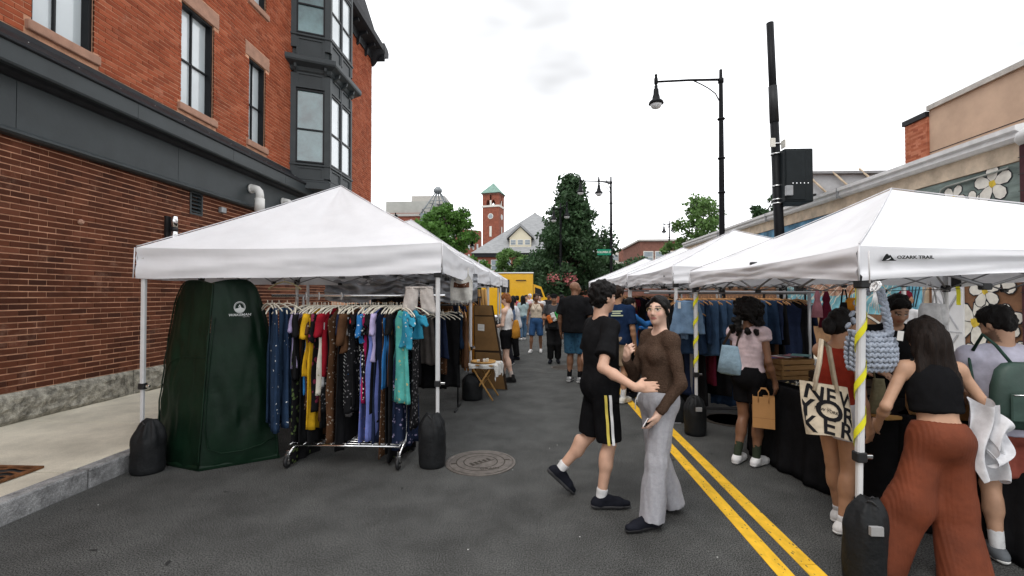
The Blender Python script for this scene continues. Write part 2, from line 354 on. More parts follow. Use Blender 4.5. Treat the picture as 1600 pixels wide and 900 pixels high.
# kerbs and pavements
for side, x0, x1, nm in ((-1, KX-.14, KX, 'left_kerb'), (1, RX, RX+.14, 'right_kerb')):
    k = empty(nm, (0, 0, 0)); k['kind'] = 'structure'; y = -2.
    while y < 24:
        L_ = random.uniform(1.7, 2.3); j = random.uniform(-.006, .006)
        mb().bbox((x0+j, y+.004, -.1), (x1+j, y+L_-.004, SW+random.uniform(-.004, .004)), .012).build('kerb_stone', granite_kerb, k); y += L_
joint = mat('pavement_joint', (.17, .155, .13), var=.3)
for nm, xa, xb, ins in (('left_pavement', -6.3, KX-.146, True), ('right_pavement', RX+.146, 8.25, False)):
    sw = mb().box((xa, -4, -.1), (xb, 24, SW-.02)).build(nm, joint); sw['kind'] = 'structure'
    ys = [-4+i*1.52+.25 for i in range(19)]
    for i in range(len(ys)-1):
        a, b = ys[i], ys[i+1]; zt = SW+random.uniform(-.003, .003)
        if ins and a < 3.9 < b:      # the slab cut out for the rusty tree grate
            gx0, gx1, gy0, gy1 = -5.45, -4.42, 2.6, 4.12
        mb().bbox((xa+.004, a+.005, 0), (xb-.004, b-.005, zt), .006).build('slab', concrete, sw)
rust = mat('rusted_iron', (.16, .07, .03), rough=.85, var=.5, scale=14, bump=.4)
gr = empty('tree_grate', (-5.35, 3.0, SW+.004), 0, 'rusty iron tree grate set in the left pavement', 'grate')
g1 = G(62, 733, SW); ex, ey = g1.x+5.35, g1.y-3.0
mb().box((-.5, -.5, 0), (ex, ey, .004)).build('pit', tar, gr)
for i in range(16):
    yy = -.5+(ey+.5)*(i+.5)/16
    mb().grid(lambda u, v, yy=yy: (-.5+(ex+.5)*u, yy+(v-.5)*.028+.012*math.sin(u*40+i*1.6), .006+.012*abs(math.sin(u*20+i*.8))), 40, 1).build('bar', rust, gr)
for (a, b) in (((-.5, ey-.02), (ex+.02, ey+.02)), ((ex-.02, -.5), (ex+.02, ey-.02))): mb().box((*a, .001), (*b, .02)).build('rim', rust, gr)
# manhole cover
mc = G(751, 723); iron = mat('worn_iron', (.145, .128, .115), rough=.55, var=.3, scale=16, metal=.35, bump=.3, bscale=90); idark = mat('iron_groove', (.05, .042, .035), rough=.8)
mh = empty('manhole_cover', (mc.x, mc.y, 0), R(15), 'worn round cast iron drain cover in the road by the left stall', 'manhole')
mb().lathe([(.355, .0), (.355, .008), (.335, .011), (.325, .004)], 48).build('rim', iron, mh)
mb().lathe([(.318, .0), (.318, .009), (.30, .011)], 48).build('lid', iron, mh)
for r_ in (.24, .165):
    mb().loft([[(r*math.cos(2*math.pi*k/48), r*math.sin(2*math.pi*k/48), .0125) for k in range(48)] for r in (r_, r_+.011)]).build('groove_ring', idark, mh)
text('lettering', 'DRAIN', .062, idark, mh, Matrix.Translation((.06, -.205, .013)), .0006)
EM = frame((0, 0, .0118), (1, .55, 0), (-.55, 1, 0))
for i in range(5):
    mb().box((-.125+i*.052, -.03, 0), (-.125+i*.052+.03, .03, .0012), EM).build('emblem_stroke', idark, mh)
mb().box((-.14, -.046, 0), (.14, -.038, .0012), EM).build('emblem_bar', idark, mh)
for s_ in (-1, 1):
    mb().box((s_*.27-.03, -.012, .0115), (s_*.27+.03, .012, .0135)).build('pick_hole', idark, mh)
m2 = G(868, 574); mh2 = empty('manhole_cover', (m2.x+.25, m2.y-.05, 0), 0, 'round iron cover in the road under the man in the cap', 'manhole')
mb().lathe([(.36, 0), (.36, .009), (.34, .011)], 32).build('rim', iron, mh2); mb().lathe([(.325, .0), (.325, .014), (.3, .0145)], 32).build('lid', idark, mh2)
m3 = G(1130, 656); mh3 = empty('manhole_cover', (m3.x+.1, m3.y, 0), 0, 'dark round cover in the road left of the black cloth table', 'manhole')
mb().lathe([(.36, 0), (.36, .006), (.335, .008)], 32).build('rim', idark, mh3); mb().lathe([(.32, .0), (.32, .007), (.3, .008)], 32).build('lid', asphalt, mh3)

# ================================================================== LEFT BRICK BUILDING
WX = -6.3; YE = 17.45; Y0 = -3.0
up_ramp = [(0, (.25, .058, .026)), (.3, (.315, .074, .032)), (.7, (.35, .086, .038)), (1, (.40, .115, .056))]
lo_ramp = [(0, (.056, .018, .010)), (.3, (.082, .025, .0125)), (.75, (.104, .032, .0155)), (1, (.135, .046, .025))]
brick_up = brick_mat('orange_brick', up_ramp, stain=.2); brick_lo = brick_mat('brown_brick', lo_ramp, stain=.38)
steel = mat('charcoal_painted_metal', (.034, .042, .045), rough=.5, var=.16, scale=2.5, bump=.05, bscale=20, spec=.4)
steel_dk = mat('black_flashing', (.018, .019, .022), rough=.55, var=.3, scale=6)
sandstone = mat('brown_sandstone', (.42, .245, .175), rough=.9, var=.16, scale=6, bump=.3, bscale=120)
frame_blk = mat('black_window_frame', (.014, .015, .017), rough=.4, var=.15)
glass_blind_refl = mat('blinds_reflection_glass', (.60, .66, .68), rough=.06, var=.10, scale=.8, spec=.9, coat=.6)  # pale base colour paints in blinds behind the panes and reflected sky
glass_teal_refl = mat('painted_reflection_glass', (.10, .19, .20), rough=.04, var=.6, scale=1.1, spec=1., coat=1.)  # teal and dark reflections of the bay panes, painted into the base colour
glass_jamb = mat('green_side_glass', (.12, .22, .20), rough=.05, var=.3, scale=2, spec=.8, coat=.6)
bld = empty('brick_building', (WX, 10, 0), 0, 'tall red brick corner building with charcoal cornice and bay window on the left', 'building')
bld_inv = Matrix.Translation((-WX, -10, 0))
def lb(b): b.v = [(v[0]-WX, v[1]-10, v[2]) for v in b.v]; return b
wins = [(a, b, c, d) for (c, d) in ((5.14, 7.0), (8.3, 10.1)) for (a, b) in ((5.42, 6.24), (7.86, 8.70), (9.81, 10.44))]
vents = [(8.10, 8.42, 3.2, 3.62)]
bay = (11.87, 14.2)
ys = sorted({Y0, YE, *[w[0] for w in wins], *[w[1] for w in wins], *[v[0] for v in vents], *[v[1] for v in vents]})
zs = sorted({0.5, 3.66, 5.14, 7.0, 8.3, 10.1, 10.85, 3.2, 3.62})
holes = wins+vents
bw_ = MB()
for i in range(len(ys)-1):
    for j in range(len(zs)-1):
        yc = (ys[i]+ys[i+1])/2; zc = (zs[j]+zs[j+1])/2
        if any(h[0] < yc < h[1] and h[2] < zc < h[3] for h in holes): continue
        bw_.add([(WX, ys[i], zs[j]), (WX, ys[i+1], zs[j]), (WX, ys[i+1], zs[j+1]), (WX, ys[i], zs[j+1])], [(0, 1, 2, 3)])
for (a, b, c, d) in holes:      # reveals
    D = .2
    bw_.add([(WX, a, c), (WX-D, a, c), (WX-D, a, d), (WX, a, d), (WX, b, c), (WX-D, b, c), (WX-D, b, d), (WX, b, d)], [(0, 1, 2, 3), (7, 6, 5, 4), (0, 4, 5, 1), (3, 2, 6, 7)])
bw_.add([(WX, YE, .5), (WX-9, YE, .5), (WX-9, YE, 10.85), (WX, YE, 10.85), (WX-9, Y0, .5), (WX-9, Y0, 10.85), (WX, Y0, .5), (WX, Y0, 10.85)], [(0, 1, 2, 3), (3, 2, 5, 7), (1, 4, 5, 2), (4, 6, 7, 5)])
wall = lb(bw_).build('wall', mortar, bld)
# bricks: courses of real bricks, nearest / largest ones are objects of their own
BW, BH = .215, .0762
def bricks_for(z0, z1, ylo, yhi):
    out = []; r = math.ceil(z0/BH-1e-6)
    while (r+1)*BH <= z1+.03:
        half = .5*(r % 2); c = math.floor((ylo+WX)/BW)-1
        while True:
            a = (c-half)*BW-WX; b = a+BW; c += 1
            if a > yhi: break
            a0, b0 = max(a+.0045, ylo), min(b-.0045, yhi)
            if b0-a0 < .03: continue
            zc = (r+.5)*BH; segs = [(a0, b0)]
            for h in holes+([(wins[k][0]-.14, wins[k][1]+.14, 7.0, 7.30) for k in range(3)]+[(wins[k][0]-.08, wins[k][1]+.08, wins[k][2]-.14, wins[k][2]) for k in range(6)]):
                if not (h[2]-.03 < zc < h[3]+.03): continue
                ns = []
                for (p, q) in segs:
                    if q <= h[0] or p >= h[1]: ns.append((p, q)); continue
                    if p < h[0]-.02: ns.append((p, h[0]))
                    if q > h[1]+.02: ns.append((h[1], q))
                segs = ns
            for (p, q) in segs: out.append((p, q, r*BH+.0075, (r+1)*BH-.0075))
        r += 1
    return out
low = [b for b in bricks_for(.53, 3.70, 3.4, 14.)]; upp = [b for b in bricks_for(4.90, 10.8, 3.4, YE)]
def score(b): 
    yc = (b[0]+b[1])/2; px = 835-6.3*720/yc
    if px < -25: return 0
    if b[2] < 1.9 and 4.55*835/615 < yc: return 0 if yc > 8.2 else .5/yc
    return (b[1]-b[0])/(yc*yc)
allb = sorted([(score(b), 0, b) for b in low]+[(score(b), 1, b) for b in upp], key=lambda t: -t[0])
vis = [t for t in allb]
base_brick = {}
def brick_geo(B, b, pr):
    x0 = WX; x1 = WX+pr; B.box((x0-.02, b[0], b[2]), (x1, b[1], b[3]))
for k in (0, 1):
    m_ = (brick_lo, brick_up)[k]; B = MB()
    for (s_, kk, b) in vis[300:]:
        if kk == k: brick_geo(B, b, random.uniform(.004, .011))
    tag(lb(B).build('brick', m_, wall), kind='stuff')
brick_me = {}
for (s_, kk, b) in vis[:300]:
    L_ = round(b[1]-b[0], 3); key = (kk, L_)
    if key not in brick_me:
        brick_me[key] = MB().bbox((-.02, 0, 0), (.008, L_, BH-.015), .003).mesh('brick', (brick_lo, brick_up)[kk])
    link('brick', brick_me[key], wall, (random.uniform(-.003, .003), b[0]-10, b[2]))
# rough granite base course
y = Y0
for L_ in (2.6, 2.2, 2.3, 2.85, 2.2, 2.6, 2.4, 2.5, 2.7):
    a, b = y+.006, min(y+L_-.006, YE); y += L_
    def gf(u, v, a=a, b=b):
        yy = a+(b-a)*u; zz = SW-.02+(.39)*v
        e = min(u, 1-u, v, 1-v); bl = min(1, e*7)
        nn = mnoise.noise(Vector((yy*6, zz*9, 3)))*.028+mnoise.noise(Vector((yy*17, zz*19, 7)))*.014
        return (WX+.02+bl*(.05+nn), yy, zz)
    nu = int((b-a)/.035)
    bb_ = MB().grid(gf, nu, 11); bb_.box((WX-.05, a, SW-.02), (WX+.021, b, SW+.37)); lb(bb_).build('granite_block', granite_rock, bld, smooth=False)
# cornice between ground floor and first floor, in lengths with open joints
def profile_run(name, prof, ya, yb, m, cap_=True):
    return lb(MB().loft([[(x, ya, z) for x, z in prof], [(x, yb, z) for x, z in prof]], cap=True)).build(name, m, bld)
joints_f = [Y0, 3.9, 6.6, 8.8, 10.7, YE+.02]; joints_p = [Y0, 3.0, 5.2, 7.72, 10.0, YE+.02]
for a, b in zip(joints_p, joints_p[1:]):
    profile_run('frieze_panel', [(WX-.05, 3.70), (WX+.09, 3.70), (WX+.09, 4.29), (WX-.05, 4.29)], a+.004, b-.004, steel)
profile_run('frieze_moulding', [(WX-.05, 3.615), (WX+.115, 3.615), (WX+.15, 3.64), (WX+.15, 3.665), (WX+.12, 3.698), (WX-.05, 3.698)], Y0, YE+.03, steel)
profile_run('soffit_moulding', [(WX, 4.292), (WX+.12, 4.292), (WX+.16, 4.31), (WX+.20, 4.335), (WX+.27, 4.345), (WX, 4.345)], Y0, YE+.03, steel_dk)
for a, b in zip(joints_f, joints_f[1:]):
    profile_run('fascia', [(WX, 4.347), (WX+.34, 4.347), (WX+.355, 4.37), (WX+.355, 4.585), (WX, 4.585)], a+.003, b-.003, steel)
profile_run('drip_edge', [(WX, 4.587), (WX+.37, 4.587), (WX+.385, 4.60), (WX+.385, 4.632), (WX, 4.66)], Y0, YE+.06, steel_dk)
profile_run('sloped_flashing', [(WX, 4.662), (WX+.36, 4.636), (WX+.05, 4.86), (WX+.035, 4.93), (WX, 4.935)], Y0, YE+.02, steel_dk)
for yy in np.arange(4.6, 13, .62): lb(MB().box((WX+.2, yy, 4.755), (WX+.207, yy+.006, 4.762))).build('flashing_screw', litter, bld)
# windows
def window(w, jamb=True):
    a, b, c, d = w; p = lb(MB().box((WX-.17, a, c), (WX-.135, b, d))); fr = MB()
    t = .045; x0, x1 = WX-.20, WX-.035
    for lo_, hi_ in (((x0, a, c), (x1, a+t, d)), ((x0, b-t, c), (x1, b, d)), ((x0, a+t, c), (x1, b-t, c+t)), ((x0, a+t, d-t), (x1, b-t, d))): fr.box(lo_, hi_)
    ym = a+(b-a)*.47; zm = c+(d-c)*.47
    fr.box((x0+.02, ym-.013, c+t), (x1-.075, ym+.013, d-t)); fr.box((x0+.02, a+t, zm-.013), (x1-.075, b-t, zm+.013))
    f_ = lb(fr).build('window', frame_blk, bld)
    for (ya, yb) in ((a+t, ym-.013), (ym+.013, b-t)):
        for (za, zb) in ((c+t, zm-.013), (zm+.013, d-t)):
            tl = random.uniform(-.003, .003)
            gm = MB().add([(WX-.15+tl, ya, za), (WX-.15, yb, za), (WX-.15-tl, yb, zb), (WX-.15, ya, zb)], [(0, 1, 2, 3)])
            lb(gm).build('pane', glass_blind_refl, f_)
    lb(MB().bbox((WX-.2, a-.07, c-.13), (WX+.06, b+.07, c-.002), .012)).build('sill', sandstone, bld)
    lb(MB().bbox((WX-.2, a-.13, d+.002), (WX+.018, b+.13, d+.29), .008)).build('lintel', sandstone, bld)
for w in wins: window(w)
# louvred vent, lamp, junction box, flue pipes
a, b, c, d = vents[0]
vf = lb(MB().box((WX-.06, a, c), (WX+.02, a+.03, d)).box((WX-.06, b-.03, c), (WX+.02, b, d)).box((WX-.06, a+.03, c), (WX+.02, b-.03, c+.03)).box((WX-.06, a+.03, d-.03), (WX+.02, b-.03, d))).build('vent', steel, bld)
for i in range(5):
    z = c+.05+i*.07; lb(MB().add([(WX+.012, a+.03, z), (WX+.012, b-.03, z), (WX-.05, b-.03, z+.06), (WX-.05, a+.03, z+.06), (WX+.012, a+.03, z+.006), (WX+.012, b-.03, z+.006), (WX-.05, b-.03, z+.066), (WX-.05, a+.03, z+.066)], [(0,1,2,3),(7,6,5,4),(0,4,5,1)])).build('slat', steel, vf)
chrome = mat('chrome', (.72, .72, .72), rough=.16, metal=1., var=.05); blk = mat('black_plastic', (.014, .014, .015), rough=.5, var=.2, spec=.4)
lp = empty('wall_lamp', (WX, 7.60, 2.6), 0, 'cylindrical black and silver lamp fixed to the brick wall', 'lamp')
mb().lathe([(.05, 0), (.055, .01), (.055, .2), (.05, .205)], 16, (.1, .03, 0)).build('lower_tube', chrome, lp, True)
mb().lathe([(.058, .206), (.058, .27)], 16, (.1, .03, 0)).build('band', blk, lp, True); mb().lathe([(.055, .272), (.055, .46), (.04, .47)], 16, (.1, .03, 0)).build('upper_tube', chrome, lp, True)
mb().box((.0, -.07, .02), (.045, .05, .46)).build('back_plate', blk, lp)
jb = empty('junction_box', (WX, 8.93, 3.36), 0, 'small grey junction box on the brick wall right of the vent', 'box'); mb().bbox((.01, -.07, 0), (.09, .07, .11), .01).build('case', mat('grey_metal', (.33, .34, .35), rough=.5, metal=.4), jb); mb().lathe([(.02, -.012), (.02, 0)], 10, (.05, 0, 0)).build('gland', blk, jb)
pvc = mat('white_pvc', (.74, .73, .70), rough=.4, var=.08)
def flue(y, z, s, lab):
    o = empty('flue_pipe', (WX, y, z), 0, lab, 'pipe')
    pts = [(.05, 0, .42), (.18, 0, .42), (.25, 0, .40), (.295, 0, .35), (.31, 0, .28), (.31, 0, .17)]
    mb().tube([Vector(p)*s for p in pts], .085*s, 14).build('elbow', pvc, o, True); mb().tube([Vector(p)*s for p in ((.31, 0, .20), (.31, 0, -.08))], .1*s, 14).build('socket', pvc, o, True)
    mb().lathe([(.1*s, 0), (.1*s, .04*s)], 14, M=frame((.1*s, 0, .42*s), (0, 1, 0), (0, 0, 1))).build('collar', pvc, o, True)
flue(9.75, 3.62, 1., 'white plastic elbow flue pipe below the charcoal cornice'); flue(11.05, 3.62, .95, 'white flue pipe half hidden behind the left canopy peak')
tag(mb().lathe([(.035, 0), (.04, .02), (.02, .05)], 10, M=frame((WX+.01, 6.07, 2.72), (0, 1, 0), (0, 0, 1))).build('knob_fitting', sandstone), 'small pale knob sticking out of the brown brick wall', 'knob')
# bay window: two storeys, canted side facing the viewer
A = Vector((WX, 11.54, 0)); Bp = Vector((-5.44, 11.94, 0)); Cp = Vector((-5.44, 13.42, 0)); Dp = Vector((WX, 13.9, 0))
def bay_ring(off):
    # offset the plan outward
    return [A+Vector((0, -off*1.2, 0)), Bp+Vector((off*.9, -off*.6, 0)), Cp+Vector((off*.9, off*.6, 0)), Dp+Vector((0, off*1.2, 0))]
def bay_band(name, segs, m):
    lb(MB().loft([[q+Vector((0, 0, z)) for q in bay_ring(o)] for (o, z) in segs], cap=True, closed=True)).build(name, m, bld)
lb(MB().loft([[q+Vector((0, 0, z)) for q in bay_ring(-.06)] for z in (4.6, 10.8)], cap=True)).build('bay_core', steel, bld)
bay_band('bay_base', [(.05, 4.50), (.05, 4.66), (.0, 4.70), (.0, 4.73)], steel)
bay_band('bay_ledge', [(.01, 5.09), (.04, 5.10), (.04, 5.14), (.01, 5.16)], steel)
bay_band('bay_cornice', [(.0, 7.55), (.03, 7.58), (.06, 7.66), (.24, 7.72), (.26, 7.76), (.26, 7.86), (.20, 7.90), (.0, 7.96)], steel)
bay_band('bay_ledge', [(.01, 8.48), (.04, 8.50), (.04, 8.54), (.01, 8.56)], steel)
def bay_face(p, q, z0, z1, nwin, gm, panel_rows):
    d = (q-p); Lg = d.length; d = d.normalized(); nrm = Vector((d.y, -d.x, 0))
    def T(s_, z, o): return p+d*s_+nrm*o+Vector((0, 0, z))
    def bx(name, s0, s1, za, zb, o0, o1, m, par=bld):
        vs = [T(s0, za, o0), T(s1, za, o0), T(s1, za, o1), T(s0, za, o1), T(s0, zb, o0), T(s1, zb, o0), T(s1, zb, o1), T(s0, zb, o1)]
        return lb(MB().add(vs, [(0,3,2,1),(4,5,6,7),(0,1,5,4),(1,2,6,5),(2,3,7,6),(3,0,4,7)][:])).build(name, m, par)
    e = .13 if nwin == 1 else .09; wz = [(e+(Lg-2*e)*i/nwin+(.03 if i else 0), e+(Lg-2*e)*(i+1)/nwin-(.03 if i < nwin-1 else 0)) for i in range(nwin)]
    cz0, cz1 = z0+.0, z1
    bx('corner_board', 0, e, z0-.4, z1+.4, -.06, .012, steel); bx('corner_board', Lg-e, Lg, z0-.4, z1+.4, -.06, .012, steel)
    for i in range(nwin-1): bx('mullion', wz[i][1], wz[i+1][0], z0-.4, z1+.4, -.06, .012, steel)
    for (s0, s1) in wz:
        f_ = bx('window', s0+.0, s0+.04, z0, z1, -.055, .0, frame_blk)
        for q_ in ((s1-.04, s1, z0, z1), (s0+.04, s1-.04, z0, z0+.04), (s0+.04, s1-.04, z1-.04, z1), (s0+.04, s1-.04, (z0+z1)/2-.09-.02, (z0+z1)/2-.09+.02)): bx('rail', *q_, -.055, .002, frame_blk, f_)
        bx('pane', s0+.04, s1-.04, z0+.04, (z0+z1)/2-.11, -.058, -.03, gm, f_); bx('pane', s0+.04, s1-.04, (z0+z1)/2-.07, z1-.04, -.058, -.038, gm, f_)
        for (za, zb) in panel_rows:
            for (o0, o1, sa, sb, ya, yb) in ((-.06, .004, s0, s1, za, za+.05), (-.06, .004, s0, s1, zb-.05, zb), (-.06, .004, s0, s0+.06, za+.05, zb-.05), (-.06, .004, s1-.06, s1, za+.05, zb-.05)): bx('panel_rail', sa, sb, ya, yb, o0, o1, steel)
            bx('panel', s0+.06, s1-.06, za+.05, zb-.05, -.06, -.02, steel)
for (p, q, nwin, gm) in ((A, Bp, 1, glass_teal_refl), (Bp, Cp, 2, glass_blind_refl), (Cp, Dp, 1, glass_teal_refl)):
    bay_face(p, q, 5.18, 7.10, nwin, gm, [(4.74, 5.08), (7.14, 7.54)]); bay_face(p, q, 8.58, 10.3, nwin, gm, [(7.97, 8.47), (10.34, 10.8)])
for (p, q, n) in ((A, Bp, 2), (Bp, Cp, 3)):
    d = (q-p).normalized(); nrm = Vector((d.y, -d.x, 0))
    for i in range(n):
        o = p+(q-p)*((i+.5)/n if n > 2 else (.12+.76*i)); M_ = frame(o+nrm*.0-Vector((WX, 10, 0))+Vector((0, 0, 7.5)), d, (0, 0, 1))
        mb().add([M_ @ Vector(v) for v in ((-.03, 0, -.02), (.03, 0, -.02), (.03, 0, .19), (-.03, 0, .19), (-.03, .0, .05), (-.03, .17, -.2), (.03, .17, -.2))][:4]+[M_ @ Vector(v) for v in ((-.03, .19, -.2), (.03, .19, -.2), (.03, .15, -.2), (-.03, .15, -.2))], [(0, 1, 2, 3)]) if False else None
        mb().prism([M_ @ Vector(v) for v in ((-.03, -.02, -.0), (-.03, .18, 0.0), (-.03, .18, .17), (-.03, .10, .15), (-.03, .05, .07))], M_.to_3x3() @ Vector((.06, 0, 0))).build('bracket', steel, bld)
# roof eave with brackets and a slate mansard
eave = [(WX, 10.80), (WX+.05, 10.80), (WX+.10, 11.02), (WX+.42, 11.10), (WX+.50, 11.14), (WX+.52, 11.34), (WX+.40, 11.44), (WX, 11.5)]
ring = lambda y, o: [(x+o, y, z) for x, z in eave]
lb(MB().loft([ring(Y0, 0), ring(YE+.02, 0)], cap=True)).build('eave', steel_dk, bld)
eb = [(x-WX, z) for x, z in eave]
lb(MB().loft([[(WX+.5, YE+.004+dx, z) for dx, z in eb], [(WX-9, YE+.004+dx, z) for dx, z in eb]], cap=True)).build('eave', steel_dk, bld)
lb(MB().lathe([(.02, 10.6), (.14, 10.72), (.26, 10.95), (.5, 11.1), (.52, 11.36), (.4, 11.45)], 20, (WX+.02, YE, 0))).build('eave_corner', steel_dk, bld, True)
for yy in np.arange(11.2, YE, .78): lb(MB().prism([(WX, yy, 10.62), (WX+.10, yy, 10.70), (WX+.14, yy, 10.9), (WX+.38, yy, 11.0), (WX+.38, yy, 11.08), (WX, yy, 11.08)], (0, .12, 0))).build('eave_bracket', steel_dk, bld)
slate = mat('slate', (.03, .031, .035), rough=.7, var=.3, scale=8, bump=.3)
lb(MB().loft([[(WX+.25, Y0, 11.46), (WX+.25, YE+.25, 11.46), (WX-9, YE+.25, 11.46), (WX-9, Y0, 11.46)], [(WX-.5, Y0, 14.2), (WX-.5, YE-.5, 14.2), (WX-8, YE-.5, 14.2), (WX-8, Y0, 14.2)]], cap=True)).build('mansard_roof', slate, bld)

# ================================================================== RIGHT: MURAL BUILDING
MX = 8.2
mural = empty('mural_building', (MX, 14.37, 0), 0, 'low painted building with a mural and white gutter behind the right stalls', 'building')
def lm(b): b.v = [(v[0]-MX, v[1]-14, v[2]) for v in b.v]; return b
cream = mat('cream_parapet', (.56, .46, .35), rough=.9, var=.25, scale=3, bump=.2); gut = mat('white_gutter', (.66, .66, .66), rough=.5, var=.1)
brown_w = mat('brown_painted_wall', (.20, .105, .06), rough=.85, var=.35, scale=3, bump=.3, bscale=30)
lm(MB().box((MX, 3., 0), (MX+8, 25., 4.2))).build('wall', brown_w, mural)
lm(MB().box((MX-.03, 7.67, 3.98), (MX+.3, 25.02, 4.3))).build('parapet', cream, mural)
lm(MB().loft([[(MX+x, y, z) for x, z in ((-.03, 4.3), (-.10, 4.3), (-.15, 4.36), (-.13, 4.44), (-.19, 4.47), (-.19, 4.55), (0, 4.60), (.3, 4.60))] for y in (7.67, 25.05)], cap=True)).build('gutter', gut, mural)
for yy in (12.2, 16., 20.2): lm(MB().box((MX-.2, yy, 4.28), (MX-.03, yy+.03, 4.56))).build('gutter_strap', mat('grey_metal', (.33, .34, .35)), mural)
plum = mat('plum_painted_pier', (.075, .03, .035), rough=.8, var=.4, scale=4)
pier = lm(MB().bbox((MX-.16, 6.85, .1), (MX+.3, 7.66, 4.2), .02)).build('pier', plum, mural)
lm(MB().lathe([(.48, 4.2), (.52, 4.26), (.5, 4.36), (.34, 4.52), (.1, 4.6)], 18, (MX+.1, 7.25, 0))).build('pier_cap', gut, mural, True)
for i in range(14): lm(MB().box((MX-.165, 6.85, .35+i*.28), (MX-.155, 7.66, .36+i*.28))).build('pier_joint', blk, mural)
def zone(name, ya, yb, za, zb, m): return lm(MB().box((MX-.006, ya, za), (MX-.001, yb, zb))).build(name, m, mural)
blue_m = mat('mural_blue', (.10, .22, .33), rough=.8, var=.55, scale=2.2, bump=.2); teal_m = mat('mural_water', (.17, .40, .47), rough=.8, var=.5, scale=2.6, c2=(.62, .62, .55), stripe=('DIAGONAL', 2.2, .93, 9))
grn_m = mat('mural_grey_green', (.17, .215, .20), rough=.85, var=.6, scale=2.4, stretch=(1, .5, 2)); tan_m = mat('mural_tan', (.50, .40, .29), rough=.85, var=.25, scale=4)
white_m = mat('mural_white', (.70, .68, .62), rough=.85, var=.16, scale=6); yel_m = mat('mural_pollen', (.62, .45, .06), rough=.85, var=.3, scale=9); line_m = mat('mural_line', (.02, .022, .03), rough=.8)
zone('mural_patch', 10.4, 24.9, 3.2, 3.97, blue_m); zone('mural_patch', 7.67, 9.95, 2.55, 3.97, grn_m); zone('mural_patch', 9.96, 10.39, 3.2, 3.97, tan_m)
zone('mural_patch', 10.3, 15., 1.25, 3.19, teal_m); zone('mural_patch', 9.75, 10.28, 1.15, 3.1, mat('mural_sky_blue', (.16, .42, .55), rough=.8, var=.5, scale=3))
def blob(name, pts, m, o, z=0): return lm(MB().prism([(MX-o, y, zz) for y, zz in pts], (-.002, 0, 0))).build(name, m, mural)
# net of city streets (pale) on the mural and its dark shoreline
for i in range(12):
    a = 10.35+i*.36; blob('street_line', [(a, 2.35), (a+.03, 2.35), (a+1.2, 1.62), (a+1.17, 1.62)], white_m, .009)
    blob('street_line', [(a+.9, 2.3), (a+.93, 2.3), (a+.28, 1.7), (a+.25, 1.7)], tan_m, .011)
blob('city_patch', [(10.8, 2.5), (14.4, 2.5), (14.2, 1.95), (13.2, 1.68), (12.0, 1.72), (11.3, 2.05)], mat('mural_city', (.42, .24, .17), rough=.85, var=.5, scale=9), .0065)
sh = [(15 - i*.25, 1.42+.16*math.sin(i*.6)-.02*i) for i in range(19)]
blob('shoreline', sh+[(y, z-.06) for y, z in reversed(sh)], white_m, .009); blob('shoreline', [(y, z-.06) for y, z in sh]+[(y, z-.085) for y, z in reversed(sh)], line_m, .009)
blob('earth_patch', [(y, z-.085) for y, z in sh]+[(10.4, .3), (15, .3)], mat('mural_earth', (.26, .15, .08), rough=.85, var=.4, scale=3), .0095)
for i in range(4): blob('graffiti_line', [(9.8+i*.1, 2.0), (9.82+i*.1, 2.0), (9.98+i*.06, 1.45), (9.95+i*.06, 1.45)], line_m, .012)
def flower(yc, zc, r, rot=0., npet=5):
    for i in range(npet):
        a = rot+2*math.pi*i/npet; d = (math.cos(a), math.sin(a)); n = (-d[1], d[0])
        out_ = [(.05, 0), (.35, .24), (.7, .33), (.95, .2), (1.02, 0), (.95, -.2), (.7, -.33), (.35, -.24)]
        blob('petal_outline', [(yc+r*1.05*(u*d[0]+1.12*v*n[0]), zc+r*1.05*(u*d[1]+1.12*v*n[1])) for u, v in out_], line_m, .011+.0012*i)
        blob('petal', [(yc+r*(u*d[0]+v*n[0]), zc+r*(u*d[1]+v*n[1])) for u, v in out_], white_m, .0117+.0012*i)
    blob('flower_heart', [(yc+.17*r*math.cos(k*.7)*(1+.3*(k % 2)), zc+.17*r*math.sin(k*.7)*(1+.3*(k % 2))) for k in range(9)], yel_m, .0185)
flower(8.25, 3.70, .34, .3); flower(9.02, 3.60, .26, .9); flower(8.6, 3.42, .24, .1)
for (y_, z_, r_) in ((8.10, 2.05, .34), (8.42, 1.78, .30), (8.62, 1.2, .46), (8.05, 1.25, .3), (7.98, .7, .33), (8.55, .6, .3)): flower(y_, z_, r_, y_*3)
for k in range(3): blob('graffiti_line', [(8.05+.2*k+.13*math.cos(t*.5), 2.12+.12*math.sin(t*.5)-.05*k) for t in range(11)]+[(8.05+.2*k+.11*math.cos(t*.5), 2.12+.1*math.sin(t*.5)-.05*k) for t in reversed(range(11))], line_m, .021)
dr = lm(MB().bbox((MX-.05, 8.82, SW), (MX-.01, 9.5, 2.45), .004)).build('door', mat('white_door', (.68, .69, .71), rough=.5, var=.05), mural); dm = MATS['white_door']; dsh = mat('door_groove', (.42, .43, .46), rough=.6)
for (z0, z1) in ((.3, .95), (1.05, 1.72)):
    lm(MB().prism([(MX-.052, 8.9, z0), (MX-.052, 8.94, z0), (MX-.052, 9.42, z1), (MX-.052, 9.38, z1)], (-.006, 0, 0))).build('brace', dsh, dr); lm(MB().prism([(MX-.059, 9.38, z0), (MX-.059, 9.42, z0), (MX-.059, 8.94, z1), (MX-.059, 8.9, z1)], (-.006, 0, 0))).build('brace', dsh, dr)
for z0 in (.98, 1.8, 2.05): lm(MB().box((MX-.056, 8.84, z0), (MX-.05, 9.48, z0+.02))).build('door_rail', dsh, dr)
for o in list(dr.children):
    o.matrix_parent_inverse = Matrix(); 
lm(MB().box((MX-.04, 9.62, SW), (MX+.0, 9.74, 2.6))).build('door_post', tan_m, mural)
